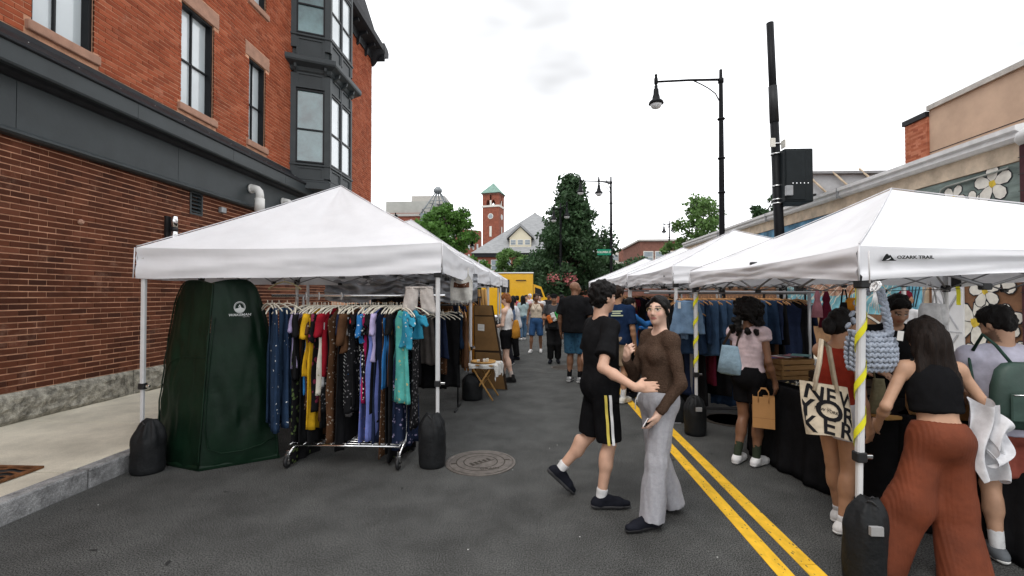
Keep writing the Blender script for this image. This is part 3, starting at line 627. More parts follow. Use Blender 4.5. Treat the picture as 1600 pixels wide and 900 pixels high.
# conduit on the mural
lm(MB().tube([(MX-.04, 9.3, 2.6), (MX-.04, 9.3, 3.72), (MX-.04, 9.26, 3.82), (MX-.04, 9.15, 3.86), (MX-.04, 7.95, 3.9)], .018, 8)).build('conduit', mat('conduit_grey', (.3, .32, .3), rough=.5), mural, True)

# ================================================================== BUILDINGS BEHIND
beige = mat('beige_stucco', (.50, .36, .265), rough=.9, var=.14, scale=.8, bump=.2, bscale=60); cap_g = mat('grey_coping', (.42, .40, .37), rough=.7)
far_brick = mat('far_brick', (.25, .085, .055), rough=.9, var=.25, scale=2, bump=.2); far_brick2 = mat('far_brick_dull', (.21, .10, .075), rough=.9, var=.25, scale=2)
bb = empty('beige_building', (14, 10.6, 0), 0, 'tall beige stucco block with brick corner above the mural building', 'building')
mb().box((0, -8, 0), (12, 6.35, 8.25)).build('wall', beige, bb); 
cb_ = MB().box((-.06, 6.352, 0), (11.9, 7.35, 8.05)); cb_.build('brick_corner', brick_mat('corner_brick', [(0, (.3, .09, .05)), (.5, (.42, .14, .075)), (1, (.5, .2, .12))], stain=.1), bb)
B = MB()
for r in range(40, 105):
    for c in range(-1, 6):
        a = max(6.352, 6.352+(c+.5*(r % 2))*.215+.005); b = min(7.35, 6.352+(c+1+.5*(r % 2))*.215-.005)
        if b-a > .03: B.box((-.068, a, r*.0762+.005), (-.05, b, (r+1)*.0762-.005))
tag(B.build('brick', MATS['corner_brick'], bb), kind='stuff')
mb().box((-.1, -8, 8.252), (12, 6.35, 8.42)).build('coping', cap_g, bb); mb().box((-.13, 6.352, 8.06), (12, 7.40, 8.24)).build('corner_coping', steel_dk, bb)
for z_ in (6.75, 5.0): mb().box((-.008, -8, z_), (-.002, 6.35, z_+.025)).build('joint', line_m, bb)
mb().box((-.008, .55, 3), (-.002, .575, 8.2)).build('joint', line_m, bb)
mb().bbox((-.06, 2.35, 7.5), (-.001, 2.6, 7.72), .01).build('vent_cover', rust, bb)
hq = P(1262, 272, 30); gh = empty('grey_house', (hq.x, 30, 0), R(-32), 'pale grey sided house glimpsed behind the black cabinet on the pole', 'house'); hz = hq.z
gw = mat('grey_siding', (.42, .43, .44), rough=.8, var=.1, stripe=('Z', 4, .93), c2=(.3, .3, .31)); gr_ = mat('grey_shingle', (.25, .25, .255), rough=.9, var=.2, scale=9)
mb().add([(-.1, 0, 0), (6, 0, 0), (6, 8, 0), (-.1, 8, 0), (-.1, 0, hz), (6, 0, hz-.9), (6, 8, hz-.9), (-.1, 8, hz)], [(0, 1, 5, 4), (1, 2, 6, 5), (2, 3, 7, 6), (3, 0, 4, 7), (4, 5, 6, 7)]).build('wall', gw, gh)
mb().prism([(-.25, -.25, hz+.02), (6.2, -.25, hz-.9), (6.2, -.25, hz-.75), (-.25, -.25, hz+.17)], (0, 8.4, 0)).build('roof', gr_, gh)
for x_, w_2 in ((.15, .3), (.75, .35), (3.4, .6)): mb().box((x_, -.04, hz-2.4), (x_+w_2, -.005, hz-1.3)).build('window', frame_blk, gh)
for xx in (0., 1.3, 2.6): tube('timber', [(xx, -.2, hz-.1), (xx+1.4, -.2, hz-1.9)], .06, tan_m, gh)
def win_grid(parent, xs, zs, w, h, y, mp_, mf, x_off=0):
    for x in xs:
        for z in zs:
            f = mb().box((x-w/2-.12, y-.05, z-.12), (x+w/2+.12, y-.01, z+h+.12)).build('window', mf, parent); mb().box((x-w/2, y-.07, z), (x+w/2, y-.052, z+h)).build('pane', mp_, f); mb().box((x-w/2, y-.085, z+h*.5-.04), (x+w/2, y-.071, z+h*.5+.04)).build('sash_bar', mf, f)
wh = mat('white_trim', (.68, .66, .60), rough=.7, var=.06); gfar = mat('far_window_glass', (.20, .24, .27), rough=.12, var=.3, scale=.5, spec=.8)
# civic hall with slate hip roof, dormer, and its clock tower
HY = 92.; hx = P(836, 395, HY).x; hall = empty('brick_hall', (hx, HY, 0), 0, 'red brick hall with grey slate hip roof and cream dormer at the street end', 'building')
el = P(736, 396, HY); zE = el.z; wE = hx-el.x; ap = P(832, 333, HY+12)
mb().box((-wE+.7, 0, 0), (wE-.7, 24, zE-.2)).build('wall', far_brick, hall)
mb().box((-wE+.2, -.5, zE-.75), (wE-.2, 24.5, zE-.05)).build('cornice', steel_dk, hall)
slate_g = mat('grey_slate_roof', (.27, .275, .28), rough=.85, var=.2, scale=1.2, bump=.2, stretch=(1, 1, 5))
ri = ap.z
mb().add([(-wE, -.7, zE), (wE, -.7, zE), (wE, 24.7, zE), (-wE, 24.7, zE), (-.15, 12, ri), (.15, 12, ri)], [(0, 1, 5, 4), (1, 2, 5), (2, 3, 4, 5), (3, 0, 4)]).build('roof', slate_g, hall)
tube('ridge_cap', [(-.2, 12, ri+.02), (.2, 12, ri+.02)], .18, cap_g, hall)
def roofy(z): return -.7+12.7*(z-zE)/(ri-zE)
d0 = P(794, 386, HY+3); d1 = P(833, 386, HY+3); dxa, dxb = d0.x-hx, d1.x-hx; dz0 = d0.z; dz1 = P(812, 374, HY+3).z; dz2 = P(812, 353, HY+3).z
cream_t = mat('cream_trim', (.68, .62, .47), rough=.7, var=.06); ydr = roofy(dz0)-.2
dm_ = mb().box((dxa+.4, ydr, dz0-.6), (dxb-.4, ydr+9, dz1)).build('dormer', cream_t, hall)
mb().prism([(dxa+.3, ydr-.02, dz1), (dxb-.3, ydr-.02, dz1), ((dxa+dxb)/2, ydr-.02, dz2-.5)], (0, .4, 0)).build('pediment', cream_t, dm_)
for (xa, xb) in ((dxa-.2, (dxa+dxb)/2), (dxb+.2, (dxa+dxb)/2)):
    mb().prism([(xa, ydr-.4, dz1-.1), (xa, ydr-.4, dz1+.3), (xb, ydr-.4, dz2+.2), (xb, ydr-.4, dz2-.4)], (0, 10, 0)).build('dormer_roof', slate_g, dm_)
for i in range(3):
    xc = dxa+(dxb-dxa)*(.22+.28*i); f = mb().box((xc-.62, ydr-.07, dz0+.15), (xc+.62, ydr-.005, dz1-.25)).build('dormer_window', wh, dm_); mb().box((xc-.48, ydr-.1, dz0+.3), (xc+.48, ydr-.072, dz1-.4)).build('pane', gfar, f); mb().box((xc-.48, ydr-.12, (dz0+dz1)/2-.06), (xc+.48, ydr-.101, (dz0+dz1)/2+.02)).build('sash_bar', wh, f)
win_grid(hall, [-wE+2.2+i*2.55 for i in range(10)], [zE-3.4, zE-7], 1.25, 2.0, 0, gfar, wh)
TY = 112.; tx0, tx1 = P(756, 380, TY).x, P(786, 380, TY).x; tw = tx1-tx0; tz = P(770, 307, TY).z; ta = P(770, 289, TY+2).z
tower = empty('bell_tower', ((tx0+tx1)/2, TY, 0), R(-14), 'square brick bell tower with green copper pyramid roof', 'tower')
w2 = tw*.44; belt = P(770, 326, TY).z
copper = mat('green_copper', (.21, .33, .28), rough=.7, var=.2, scale=1.5, stripe=('X', 1.6, .9), c2=(.12, .2, .17))
mb().box((-w2, -w2, 0), (w2, w2, belt)).build('shaft', far_brick, tower); mb().box((-w2-.15, -w2-.15, belt+.01), (w2+.15, w2+.15, belt+.45)).build('stone_belt', wh, tower)
zb_, zt = belt+.46, tz
for (sx, sy) in ((-1, -1), (1, -1), (1, 1), (-1, 1)): mb().box((sx*w2-(.9 if sx > 0 else 0), sy*w2-(.9 if sy > 0 else 0), zb_), (sx*w2+(.9 if sx < 0 else 0), sy*w2+(.9 if sy < 0 else 0), zt-.01)).build('belfry_pier', far_brick, tower)
for s_ in (-1, 1):
    mb().box((-.22, s_*(w2-.15)-.15, zb_), (.22, s_*(w2-.15)+.15, zt-1.3)).build('belfry_column', wh, tower); mb().box((s_*(w2-.15)-.15, -.22, zb_), (s_*(w2-.15)+.15, .22, zt-1.3)).build('belfry_column', wh, tower)
def arch(n): return [(-w2+.9+(2*w2-1.8)*.5*(1-math.cos(math.pi*k/n)), zt-1.5+.6*math.sin(math.pi*k/n)) for k in range(n+1)]
for s_ in (-1, 1):
    for h_ in (-1, 1):
        xa, xb = (-w2+.9, -.22) if h_ < 0 else (.22, w2-.9); pts = [(xa+(xb-xa)*k/8, zt-1.9+.75*math.sin(math.pi*k/8)) for k in range(9)]
        mb().prism([(x, s_*w2-(.5 if s_ > 0 else 0), z) for x, z in pts]+[(xb, s_*w2-(.5 if s_ > 0 else 0), zt-.02), (xa, s_*w2-(.5 if s_ > 0 else 0), zt-.02)], (0, .5, 0)).build('arch', far_brick, tower)
        mb().prism([(s_*w2-(.5 if s_ > 0 else 0), x, z) for x, z in pts]+[(s_*w2-(.5 if s_ > 0 else 0), xb, zt-.02), (s_*w2-(.5 if s_ > 0 else 0), xa, zt-.02)], (.5, 0, 0)).build('arch', far_brick, tower)
mb().box((-w2-.1, -w2-.1, zt), (w2+.1, w2+.1, zt+.4)).build('eave', far_brick2, tower)
w3 = w2+.45; mb().add([(-w3, -w3, zt+.41), (w3, -w3, zt+.41), (w3, w3, zt+.41), (-w3, w3, zt+.41), (0, 0, ta)], [(3, 2, 1, 0), (0, 1, 4), (1, 2, 4), (2, 3, 4), (3, 0, 4)]).build('pyramid_roof', copper, tower)
cz = P(770, 340, TY).z
for rot_ in (0, 1):
    Mf = frame((0, -w2-.03, cz), (1, 0, 0), (0, 0, 1)) if rot_ == 0 else frame((w2+.03, 0, cz), (0, 1, 0), (0, 0, 1))
    f = mb().lathe([(.68, 0), (.68, .06)], 24, M=Mf).build('clock_face', wh, tower); mb().lathe([(.5, .062), (.5, .09)], 24, M=Mf).build('dial', gfar, f)
    sl = mb().box((-.28, -4.9, 0), (.28, -2.4, .05), Mf).build('slit_window', wh, tower)
# apartment block on the left with concrete penthouse and steel crown
AY = 120.; apx = P(602, 335, AY).x; apb = empty('apartment_block', (apx, AY, 0), 0, 'long brick apartment block with concrete top behind the green trees on the left', 'building')
z1 = P(602, 333, AY).z; z2 = P(640, 314, AY).z; w_ = P(672, 333, AY).x-apx
conc = mat('grey_concrete', (.40, .40, .37), rough=.9, var=.12, scale=.4)
mb().box((0, 0, 0), (w_, 30, z1)).build('wall', far_brick, apb); mb().box((.0, .5, z1+.01), (w_+1, 30, z2)).build('penthouse', conc, apb); mb().box((6, 4, z2+.01), (15, 12, z2+2.2)).build('plant_room', cap_g, apb)
mb().box((-.3, -.3, z1-.9), (w_+.3, 30, z1-.2)).build('cornice', cap_g, apb)
win_grid(apb, [2.4+i*4.2 for i in range(int(w_/4.2))], [z1-4.4, z1-8.4], 2.2, 2.2, 0, gfar, wh)
wing = P(742, 352, AY+25).x-apx; z3 = P(742, 350, AY+25).z
mb().add([(w_, 4, 0), (wing, 40, 0), (wing, 44, 0), (w_, 12, 0), (w_, 4, z1-3), (wing, 40, z3), (wing, 44, z3), (w_, 12, z1-3)], [(0, 1, 5, 4), (4, 5, 6, 7), (1, 2, 6, 5)]).build('wing', far_brick, apb)
wd = Vector((wing-w_, 36, 0)); wl = wd.length; wd.normalize(); wn = Vector((wd.y, -wd.x, 0))
for i in range(9):
    for j in range(3):
        t_ = (i+.6)/9.4; zt_ = (z1-3)+(z3-z1+3)*t_; o = Vector((w_, 4, 0))+wd*wl*t_+wn*.05; z_ = zt_-3.2-j*3.4
        f = mb().box((-.8, 0, 0), (.8, 1.9, .06), frame((o.x, o.y, z_), wd, (0, 0, 1))).build('window', wh, apb); mb().box((-.6, .2, .062), (.6, 1.7, .09), frame((o.x, o.y, z_), wd, (0, 0, 1))).build('pane', gfar, f)
sg = mat('grey_steel', (.22, .24, .25), rough=.5, metal=.5)
ctr = P(684, 336, AY-5); ct = P(683, 300, AY-5).z; cr_ = 3.6; zc0 = ctr.z; crown = empty('steel_crown', (ctr.x, ctr.y, zc0), 0, 'grey steel lattice cone with antennas on a glazed stair tower', 'mast')
hgt = ct-zc0
for k in range(8):
    a = 2*math.pi*k/8; tube('strut', [(cr_*1.3*math.cos(a), cr_*1.3*math.sin(a), 0), (.5*math.cos(a), .5*math.sin(a), hgt)], .14, sg, crown, 6)
for (f_, r_) in ((.2, 1.08), (.55, .66)):
    tube('hoop', [(cr_*r_*math.cos(2*math.pi*k/24), cr_*r_*math.sin(2*math.pi*k/24), hgt*f_) for k in range(25)], .1, sg, crown, 6)
mb().lathe([(.4, hgt-.5), (1.1, hgt), (1.1, hgt+.6), (.5, hgt+1.2)], 12).build('cap', sg, crown, True)
for k in range(3): tube('antenna', [(-.5+k*.5, 0, hgt+1), (-.5+k*.5, 0, hgt+3.2-.6*(k % 2))], .06, sg, crown, 5)
mb().box((-3.6, -3.2, -zc0), (3.6, 3.2, 0)).build('glass_box', gfar, crown)
for i in range(5): mb().box((-3.65+i*1.8, -3.27, -zc0), (-3.55+i*1.8, -3.21, 0)).build('mullion', sg, crown)
# low brick block and pale block at the right end of the street
LY = 75.; lx0 = P(1000, 400, LY).x; lz = P(1040, 374, LY).z; lowb = empty('low_brick_block', (lx0, LY, 0), 0, 'low brown brick block with paired windows beyond the lamp posts', 'building')
mb().box((0, 0, 0), (22, 14, lz-.3)).build('wall', far_brick2, lowb); mb().box((-.3, -.3, lz-.29), (22.3, 14, lz)).build('parapet', cap_g, lowb)
win_grid(lowb, [P(1013, 388, LY).x-lx0, P(1031, 388, LY).x-lx0, P(1050, 388, LY).x-lx0], [lz-3.7, lz-7.6], 1.35, 1.7, 0, gfar, wh)
PY = 130.; px0 = P(950, 400, PY).x; paleb = empty('pale_block', (px0, PY, 0), 0, 'distant white low block with roof railings left of the brown brick one', 'building')
pz = P(980, 392, PY).z; mb().box((0, 0, 0), (18, 10, pz)).build('wall', wh, paleb)
for i in range(9): tube('railing_post', [(i*2, 0, pz), (i*2, 0, pz+1.1)], .05, wh, paleb, 5)
tube('railing', [(0, 0, pz+1.1), (17, 0, pz+1.1)], .05, wh, paleb, 5)
for i in (3, 9): mb().box((i, -.4, pz-3), (i+1.6, -.02, pz+.6)).build('chimney', far_brick2, paleb)
win_grid(paleb, [2, 5, 8, 11, 14], [pz-2.6], 1.6, 1.4, -.0, gfar, cap_g)
wl_ = empty('brick_garden_wall', (P(938, 430, 52).x, 52, 0), 0, 'low brick wall behind the street sign', 'wall')
mb().box((0, 0, 0), (24, .4, 3.6)).build('wall', far_brick2, wl_); mb().box((-.1, -.1, 3.602), (24.1, .5, 3.8)).build('coping', cap_g, wl_)

# ================================================================== TREES
leaf_mats = {}
def leafmat(nm, c):
    if nm in leaf_mats: return leaf_mats[nm]
    m = mat('leaf_'+nm, c, rough=.6, var=.5, scale=.9, spec=.3, trans=.25); leaf_mats[nm] = m; return m
bark = mat('bark', (.07, .055, .042), rough=.95, var=.4, scale=12, bump=.6)
def tree(name, label, base, H, rad, c, lobes, nleaf, leaf=.13, seed=1, crown0=.3, group='trees along the far street', shape='ovoid'):
    rnd = np.random.RandomState(seed); o = empty(name, base, 0, label, 'tree', group)
    tr = MB(); pts = [(0, 0, 0), (rad*.03, 0, H*.25), (-rad*.04, rad*.03, H*.55), (0, 0, H*.9)]; tr.tube(pts, [H*.022, H*.017, H*.011, H*.003], 8); cents = []
    for i in range(lobes):
        f = (i+.5)/lobes; a = i*2.4+rnd.uniform(-.4, .4); zz = H*(crown0+(1-crown0)*f)
        prof = math.sin(math.pi*min(1, .12+.88*(1-f))**.8) if shape == 'ovoid' else (1-f)**.62*(1+.22*math.sin(i*1.7))
        prof = max(.12, prof); rr = rad*prof*rnd.uniform(.25, 1.0)
        c_ = np.array([rr*math.cos(a), rr*math.sin(a), zz]); cents.append((c_, rad*rnd.uniform(.15, .34)*(0.6+.4*prof)))
        st = Vector((0, 0, max(H*.15, zz-rr*.8))); tr.tube([st, (st+Vector(c_))/2+Vector((0, 0, .05*H*rnd.uniform(-.3, .6))), Vector(c_)], [H*.008, H*.005, H*.002], 5)
    tr.build('trunk', bark, o, True)
    w = np.array([q[1]**2 for q in cents]); w /= w.sum(); ci = rnd.choice(len(cents), nleaf, p=w); C = np.array([q[0] for q in cents])[ci]; S = np.array([q[1] for q in cents])[ci]
    d = rnd.normal(size=(nleaf, 3)); d /= np.linalg.norm(d, axis=1)[:, None]; rr = rnd.uniform(0, 1, nleaf)**.45
    # twigs: leaves gather in sprays
    p = C+d*(S*rr)[:, None]*np.array([1.1, 1.1, .85])+rnd.normal(size=(nleaf, 3))*.09
    u = rnd.normal(size=(nleaf, 3)); u /= np.linalg.norm(u, axis=1)[:, None]; v = np.cross(u, rnd.normal(size=(nleaf, 3))); v /= np.linalg.norm(v, axis=1)[:, None]
    s = leaf*rnd.uniform(.6, 1.35, nleaf)[:, None]
    V = np.stack([p-u*s, p+v*s*.55, p+u*s, p-v*s*.55], 1).reshape(-1, 3); Q = np.arange(nleaf*4).reshape(-1, 4)
    me = bpy.data.meshes.new('crown'); me.vertices.add(len(V)); me.vertices.foreach_set('co', V.astype(np.float32).ravel()); me.loops.add(nleaf*4); me.loops.foreach_set('vertex_index', Q.astype(np.int32).ravel()); me.polygons.add(nleaf); me.polygons.foreach_set('loop_start', np.arange(0, nleaf*4, 4, dtype=np.int32)); me.update(calc_edges=True)
    me.materials.append(c); link('crown', me, o); return o
dark_leaf = leafmat('dark', (.042, .088, .036)); mid_leaf = leafmat('mid', (.085, .19, .035)); lite_leaf = leafmat('light', (.11, .20, .055))
def gpos(x, Y): v = P(x, 462, Y); return (v.x, Y, 0)
tree('pear_tree', 'tall dark green tree with pointed crown at the street end', gpos(893, 37), 11.1, 3.7, dark_leaf, 90, 20000, .17, 3, .17, shape='cone')
tree('maple_tree', 'bright green bushy tree left of the bell tower', gpos(697, 44), 10.0, 2.9, mid_leaf, 45, 13000, .17, 5, .30)
tree('maple_tree', 'smaller bright green tree half hidden by the left stall canopies', gpos(673, 40), 8.0, 2.1, mid_leaf, 26, 8000, .17, 15, .3)
tree('street_tree', 'small green tree in front of the brick hall', gpos(803, 58), 7.3, 2.5, lite_leaf, 26, 7000, .17, 7, .3)
tree('ash_tree', 'loose light green tree behind the right lamp post', gpos(1098, 42), 10.2, 3.2, lite_leaf, 26, 5200, .16, 9, .35)
tree('ash_tree', 'low light green tree beside the distant twin lamp', gpos(1062, 45), 7.0, 2.0, lite_leaf, 16, 3200, .16, 19, .3)
tree('pine_tree', 'dark tree top showing above the mural building roof', gpos(1198, 34), 8.6, 1.6, dark_leaf, 16, 3000, .15, 11, .4)
tree('street_tree', 'dark tree in shade directly behind the yellow food truck', gpos(845, 52), 6.0, 3.2, dark_leaf, 30, 9000, .17, 27, .15)
tree('street_tree', 'round tree in shade left of the yellow food truck', gpos(735, 50), 5.6, 3.0, mid_leaf, 24, 7000, .17, 29, .15)
tree('street_tree', 'green bush tree right of the tall dark tree', gpos(945, 44), 5.2, 2.3, dark_leaf, 24, 6000, .16, 31, .12)
tree('street_tree', 'broad dark tree in the gap under the right stall roofs', gpos(1000, 60), 6.2, 4.2, dark_leaf, 24, 6000, .2, 37, .12)

# ================================================================== LAMPS, POLES
lamp_blk = mat('black_lamp_paint', (.007, .0075, .009), rough=.5, var=.2, spec=.12); glob = mat('lamp_glass', (.62, .64, .65), rough=.12, var=.05, spec=.8)
def lamp_head(par, p, s=1.):
    M_ = Matrix.Translation(p)
    h = mb().lathe([(.03, .62), (.06, .60), (.06, .50), (.09, .46), (.10, .28), (.13, .20), (.14, .10), (.24, .02), (.27, -.06), (.25, -.08)], 18, M=M_ @ Matrix.Scale(s, 4)).build('lamp_head', lamp_blk, par, True)
    mb().lathe([(.21, -.075), (.20, -.14), (.14, -.22), (.04, -.26)], 16, M=M_ @ Matrix.Scale(s, 4)).build('globe', glob, h, True)
def street_lamp(label, base, H, arms, s=1., group=None):
    o = empty('street_lamp', base, 0, label, 'street lamp', group)
    mb().lathe([(.22, 0), (.24, .1), (.2, .8), (.13, 1.1), (.1, 1.3), (.095, H*.6), (.07, H-.3), (.07, H-.28), (.1, H-.27), (.1, H-.12), (.06, H-.1), (.055, H+.2), (.04, H+.22)], 14).build('post', lamp_blk, o, True)
    for zz in (.55, .68, .83): mb().lathe([(.12, H*zz), (.14, H*zz+.03), (.12, H*zz+.06)], 12).build('collar', lamp_blk, o, True)
    for (dx, dy, dz) in arms:
        d = Vector((dx, dy, 0)); e = d+Vector((0, 0, H+dz)); a0 = Vector((0, 0, H-.15+ (dz if dz < -.3 else 0)*.25))
        tube('arm', [a0, a0.lerp(e, .5)+Vector((0, 0, .02)), e], [.05, .042, .04], lamp_blk, o)
        tube('arm_brace', [(0, 0, H-1.05)]+[Vector((0, 0, H-1.05))+d*f*.42+Vector((0, 0, .88*math.sqrt(f))) for f in (.2, .45, .7, 1)], .022, lamp_blk, o)
        mb().lathe([(.05, -.1), (.07, -.06), (.07, .1), (.04, .2), (.06, .22), (.02, .3)], 10, M=Matrix.Translation(e)).build('finial', lamp_blk, o, True)
        lamp_head(o, e-Vector((0, 0, .74)))
    return o
sl = P(1128, 350, 16.9); street_lamp('tall black street lamp with one arm above the right stalls', (sl.x, 16.9, SW), P(1123, 118, 16.9).z-SW, [(P(1025, 125, 16.9).x-sl.x, 0, -.18)])
LP2 = 32.3; s2 = P(955, 400, LP2); l2 = street_lamp('black twin-arm street lamp carrying a green street sign', (s2.x, LP2, 0), P(954, 281, LP2).z, [(P(907, 281, LP2).x-s2.x, 0, -.05), (P(936, 290, LP2-2).x-s2.x, -1.9, -.55)])
sgn = empty('street_sign', P(956, 394, LP2), 0, 'green street name sign on the twin-arm lamp post', 'sign'); gp = P(933, 389, LP2)-P(956, 394, LP2)
mb().box((gp.x, -.14, -.22), (-.08, -.11, .2)).build('plate', mat('sign_green', (.01, .22, .13), rough=.5, var=.05), sgn)
text('lettering', 'COLUMBIA ST', .2, wh, sgn, frame((gp.x/2-.05, -.142, -.01), (1, 0, 0), (0, 0, 1)), .002, sx=.78, off=.004)
mb().box((-.1, -.12, -.05), (-.06, .0, .05)).build('clamp', lamp_blk, sgn)
s3 = P(1046, 400, 52); street_lamp('distant black twin lamp over the brown brick block', (s3.x, 52, 0), P(1046, 348, 52).z, [(-.75, -.6, -.3), (.55, .5, .0)])
s4 = P(876, 400, 34.5); l4 = street_lamp('black lamp post with flower baskets in front of the tall dark tree', (s4.x, 34.5, 0), P(876, 322, 34.5).z, [(-.55, -.8, -.35), (.45, -.2, .0)])
petal_m = mat('basket_petals', (.62, .20, .22), rough=.8, var=.5, scale=20, c2=(.6, .45, .2), spots=(14, .25))
for x_ in (866, 889):
    p_ = P(x_, 436, 34.3); bo = empty('flower_basket', p_, 0, 'hanging basket of pink flowers on the %s side of the lamp post' % ('left' if x_ < 876 else 'right'), 'flower basket'); rn = np.random.RandomState(x_)
    for nm, m_, n_, rr in (('leaves', dark_leaf, 260, .55), ('blossoms', petal_m, 380, .6)):
        b_ = MB()
        for k in range(n_):
            d = rn.normal(size=3); d /= np.linalg.norm(d); q = Vector(d*rr*rn.uniform(.6, 1.)); q.z *= .85; u = Vector(rn.normal(size=3)).normalized()*.09; v = u.cross(Vector(d)).normalized()*.07; b_.add([q-u, q+v, q+u, q-v], [(0, 1, 2, 3)])
        b_.build(nm, m_, bo)
    tube('bracket', [(0, 0, .5), (0, 0, 1.2), (P(876, 436, 34.3).x-p_.x, .2, 1.3)], .03, lamp_blk, bo, 6)
s5 = P(620, 350, 34); street_lamp('black lamp showing its tip over the second left canopy', (s5.x, 34, 0), P(620, 340, 34).z+.0, [(.02, -.4, 0)])
s6 = P(724, 400, 46); street_lamp('thin black street lamp in front of the green trees', (s6.x, 46, 0), P(724, 372, 46).z, [(.9, 0, -.05)])
# small-cell pole with cabinet
pb = P(1217, 350, 13.2); pt = P(1203, 36, 13.2); pole = empty('utility_pole', (pb.x, 13.2, SW), 0, 'thick black pole with a black cabinet strapped to it', 'pole')
tx_ = (pt.x-pb.x); zt_ = pt.z-SW; zb_2 = pb.z-SW
def pp(z): return Vector((tx_*(z-zb_2)/(zt_-zb_2), 0, z))
tube('shaft', [pp(0), pp(3), pp(zt_*.70)], [.135, .128, .112], lamp_blk, pole, 18); tube('upper_shaft', [pp(zt_*.70), pp(zt_)], [.102, .096], lamp_blk, pole, 18); tube('coupling', [pp(zt_*.70-.05), pp(zt_*.805)], [.122, .115], mat('dark_grey_sleeve', (.022, .023, .025), rough=.5), pole, 18)
for yy in (226, 241, 291, 312, 318): q = pp(P(1210, yy, 13.2).z-SW); tube('steel_strap', [q-Vector((0, 0, .015)), q+Vector((0, 0, .015))], .138, chrome, pole, 18)
q = P(1206, 226, 13.2)-Vector((pb.x, 13.2, SW)); mb().box((q.x-.14, -.2, q.z-.12), (q.x+.0, -.17, q.z+.12)).build('notice_plate', wh, pole); mb().box((q.x+.3, -.1, q.z-.1), (q.x+.33, .1, q.z+.12)).build('notice_plate', wh, pole)
c0 = P(1219, 318, 13.1)-Vector((pb.x, 13.2, SW)); c1 = P(1262, 236, 13.1)-Vector((pb.x, 13.2, SW))
cab = mb().bbox((c0.x, -.35, c0.z), (c1.x, .35, c1.z), .02).build('cabinet', mat('cabinet_black', (.010, .014, .016), rough=.45, var=.2), pole)
mb().bbox((c0.x+.03, -.37, c0.z+.05), (c1.x-.22, -.352, c1.z-.05), .01).build('cabinet_door', MATS['cabinet_black'], cab); mb().bbox((c0.x-.02, -.47, c0.z+.15), (c0.x+.16, -.375, c0.z+.42), .01).build('meter_box', MATS['grey_metal'], cab)
tube('lifting_eye', [((c0.x+c1.x)/2+.05*math.cos(a*.6), 0, c1.z+.05+.05*math.sin(a*.6)) for a in range(11)], .012, chrome, cab, 6)
for k in range(5): mb().lathe([(.015, 0), (.015, .01)], 8, M=frame((c0.x+.2+k*.1, -.372, c0.z+.5), (1, 0, 0), (0, 0, 1))).build('bolt', chrome, cab)

# ================================================================== FOOD TRUCK
TYK = 26.5; f0 = P(770, 427, TYK); truck = empty('food_truck', (P(800, 462, TYK).x, TYK, 0), 0, 'bright yellow food truck parked across the end of the street', 'truck')
yel = mat('yellow_truck_paint', (.80, .44, .0), rough=.35, var=.05, spec=.5, coat=.3); tx = lambda x: P(x, 462, TYK).x-truck.location.x; tzz = lambda y: P(800, y, TYK).z
zt2 = tzz(427)
mb().bbox((tx(752), 0, .55), (tx(833), 2.2, zt2), .06).build('box_body', yel, truck); mb().box((tx(752)-.03, -.03, zt2+.001), (tx(833)+.03, 2.23, zt2+.06)).build('roof_trim', chrome, truck)
mb().box((tx(780), -.03, tzz(457)), (tx(796), -.002, tzz(437))).build('serving_hatch', blk, truck); mb().box((tx(806), -.05, tzz(438.6)), (tx(822), -.002, tzz(437.4))).build('awning_rail', blk, truck)
cabp = [(tx(833.5), .55), (tx(864), .55), (tx(864), 1.25), (tx(860), 1.5), (tx(852), 1.62), (tx(846), zt2-.78), (tx(833.5), zt2-.62)]
mb().prism([(x, .15, z) for x, z in cabp], (0, 1.9, 0)).build('cab', yel, truck)
mb().prism([(tx(836), .13, 1.62), (tx(849), .13, 1.62), (tx(845), .13, zt2-.92), (tx(836), .13, zt2-.8)], (0, .018, 0)).build('side_window', frame_blk, truck)
mb().add([(tx(852.3), .25, 1.66), (tx(846.4), .25, zt2-.8), (tx(846.4), 1.95, zt2-.8), (tx(852.3), 1.95, 1.66)], [(0, 1, 2, 3)]).build('windscreen', gfar, truck)
for x_ in (772, 855):
    for y_ in (.02, 1.9): wl2 = mb().lathe([(.2, 0), (.42, .02), (.42, .26), (.2, .28)], 20, M=frame((tx(x_), y_+.28, .42), (1, 0, 0), (0, 0, 1))).build('wheel', blk, truck, True); mb().lathe([(.22, .281), (.1, .30)], 16, M=frame((tx(x_), y_+.28, .42), (1, 0, 0), (0, 0, 1))).build('rim', chrome, wl2)
mb().bbox((tx(750), .1, .35), (tx(866), 2.0, .52), .02).build('chassis', blk, truck)

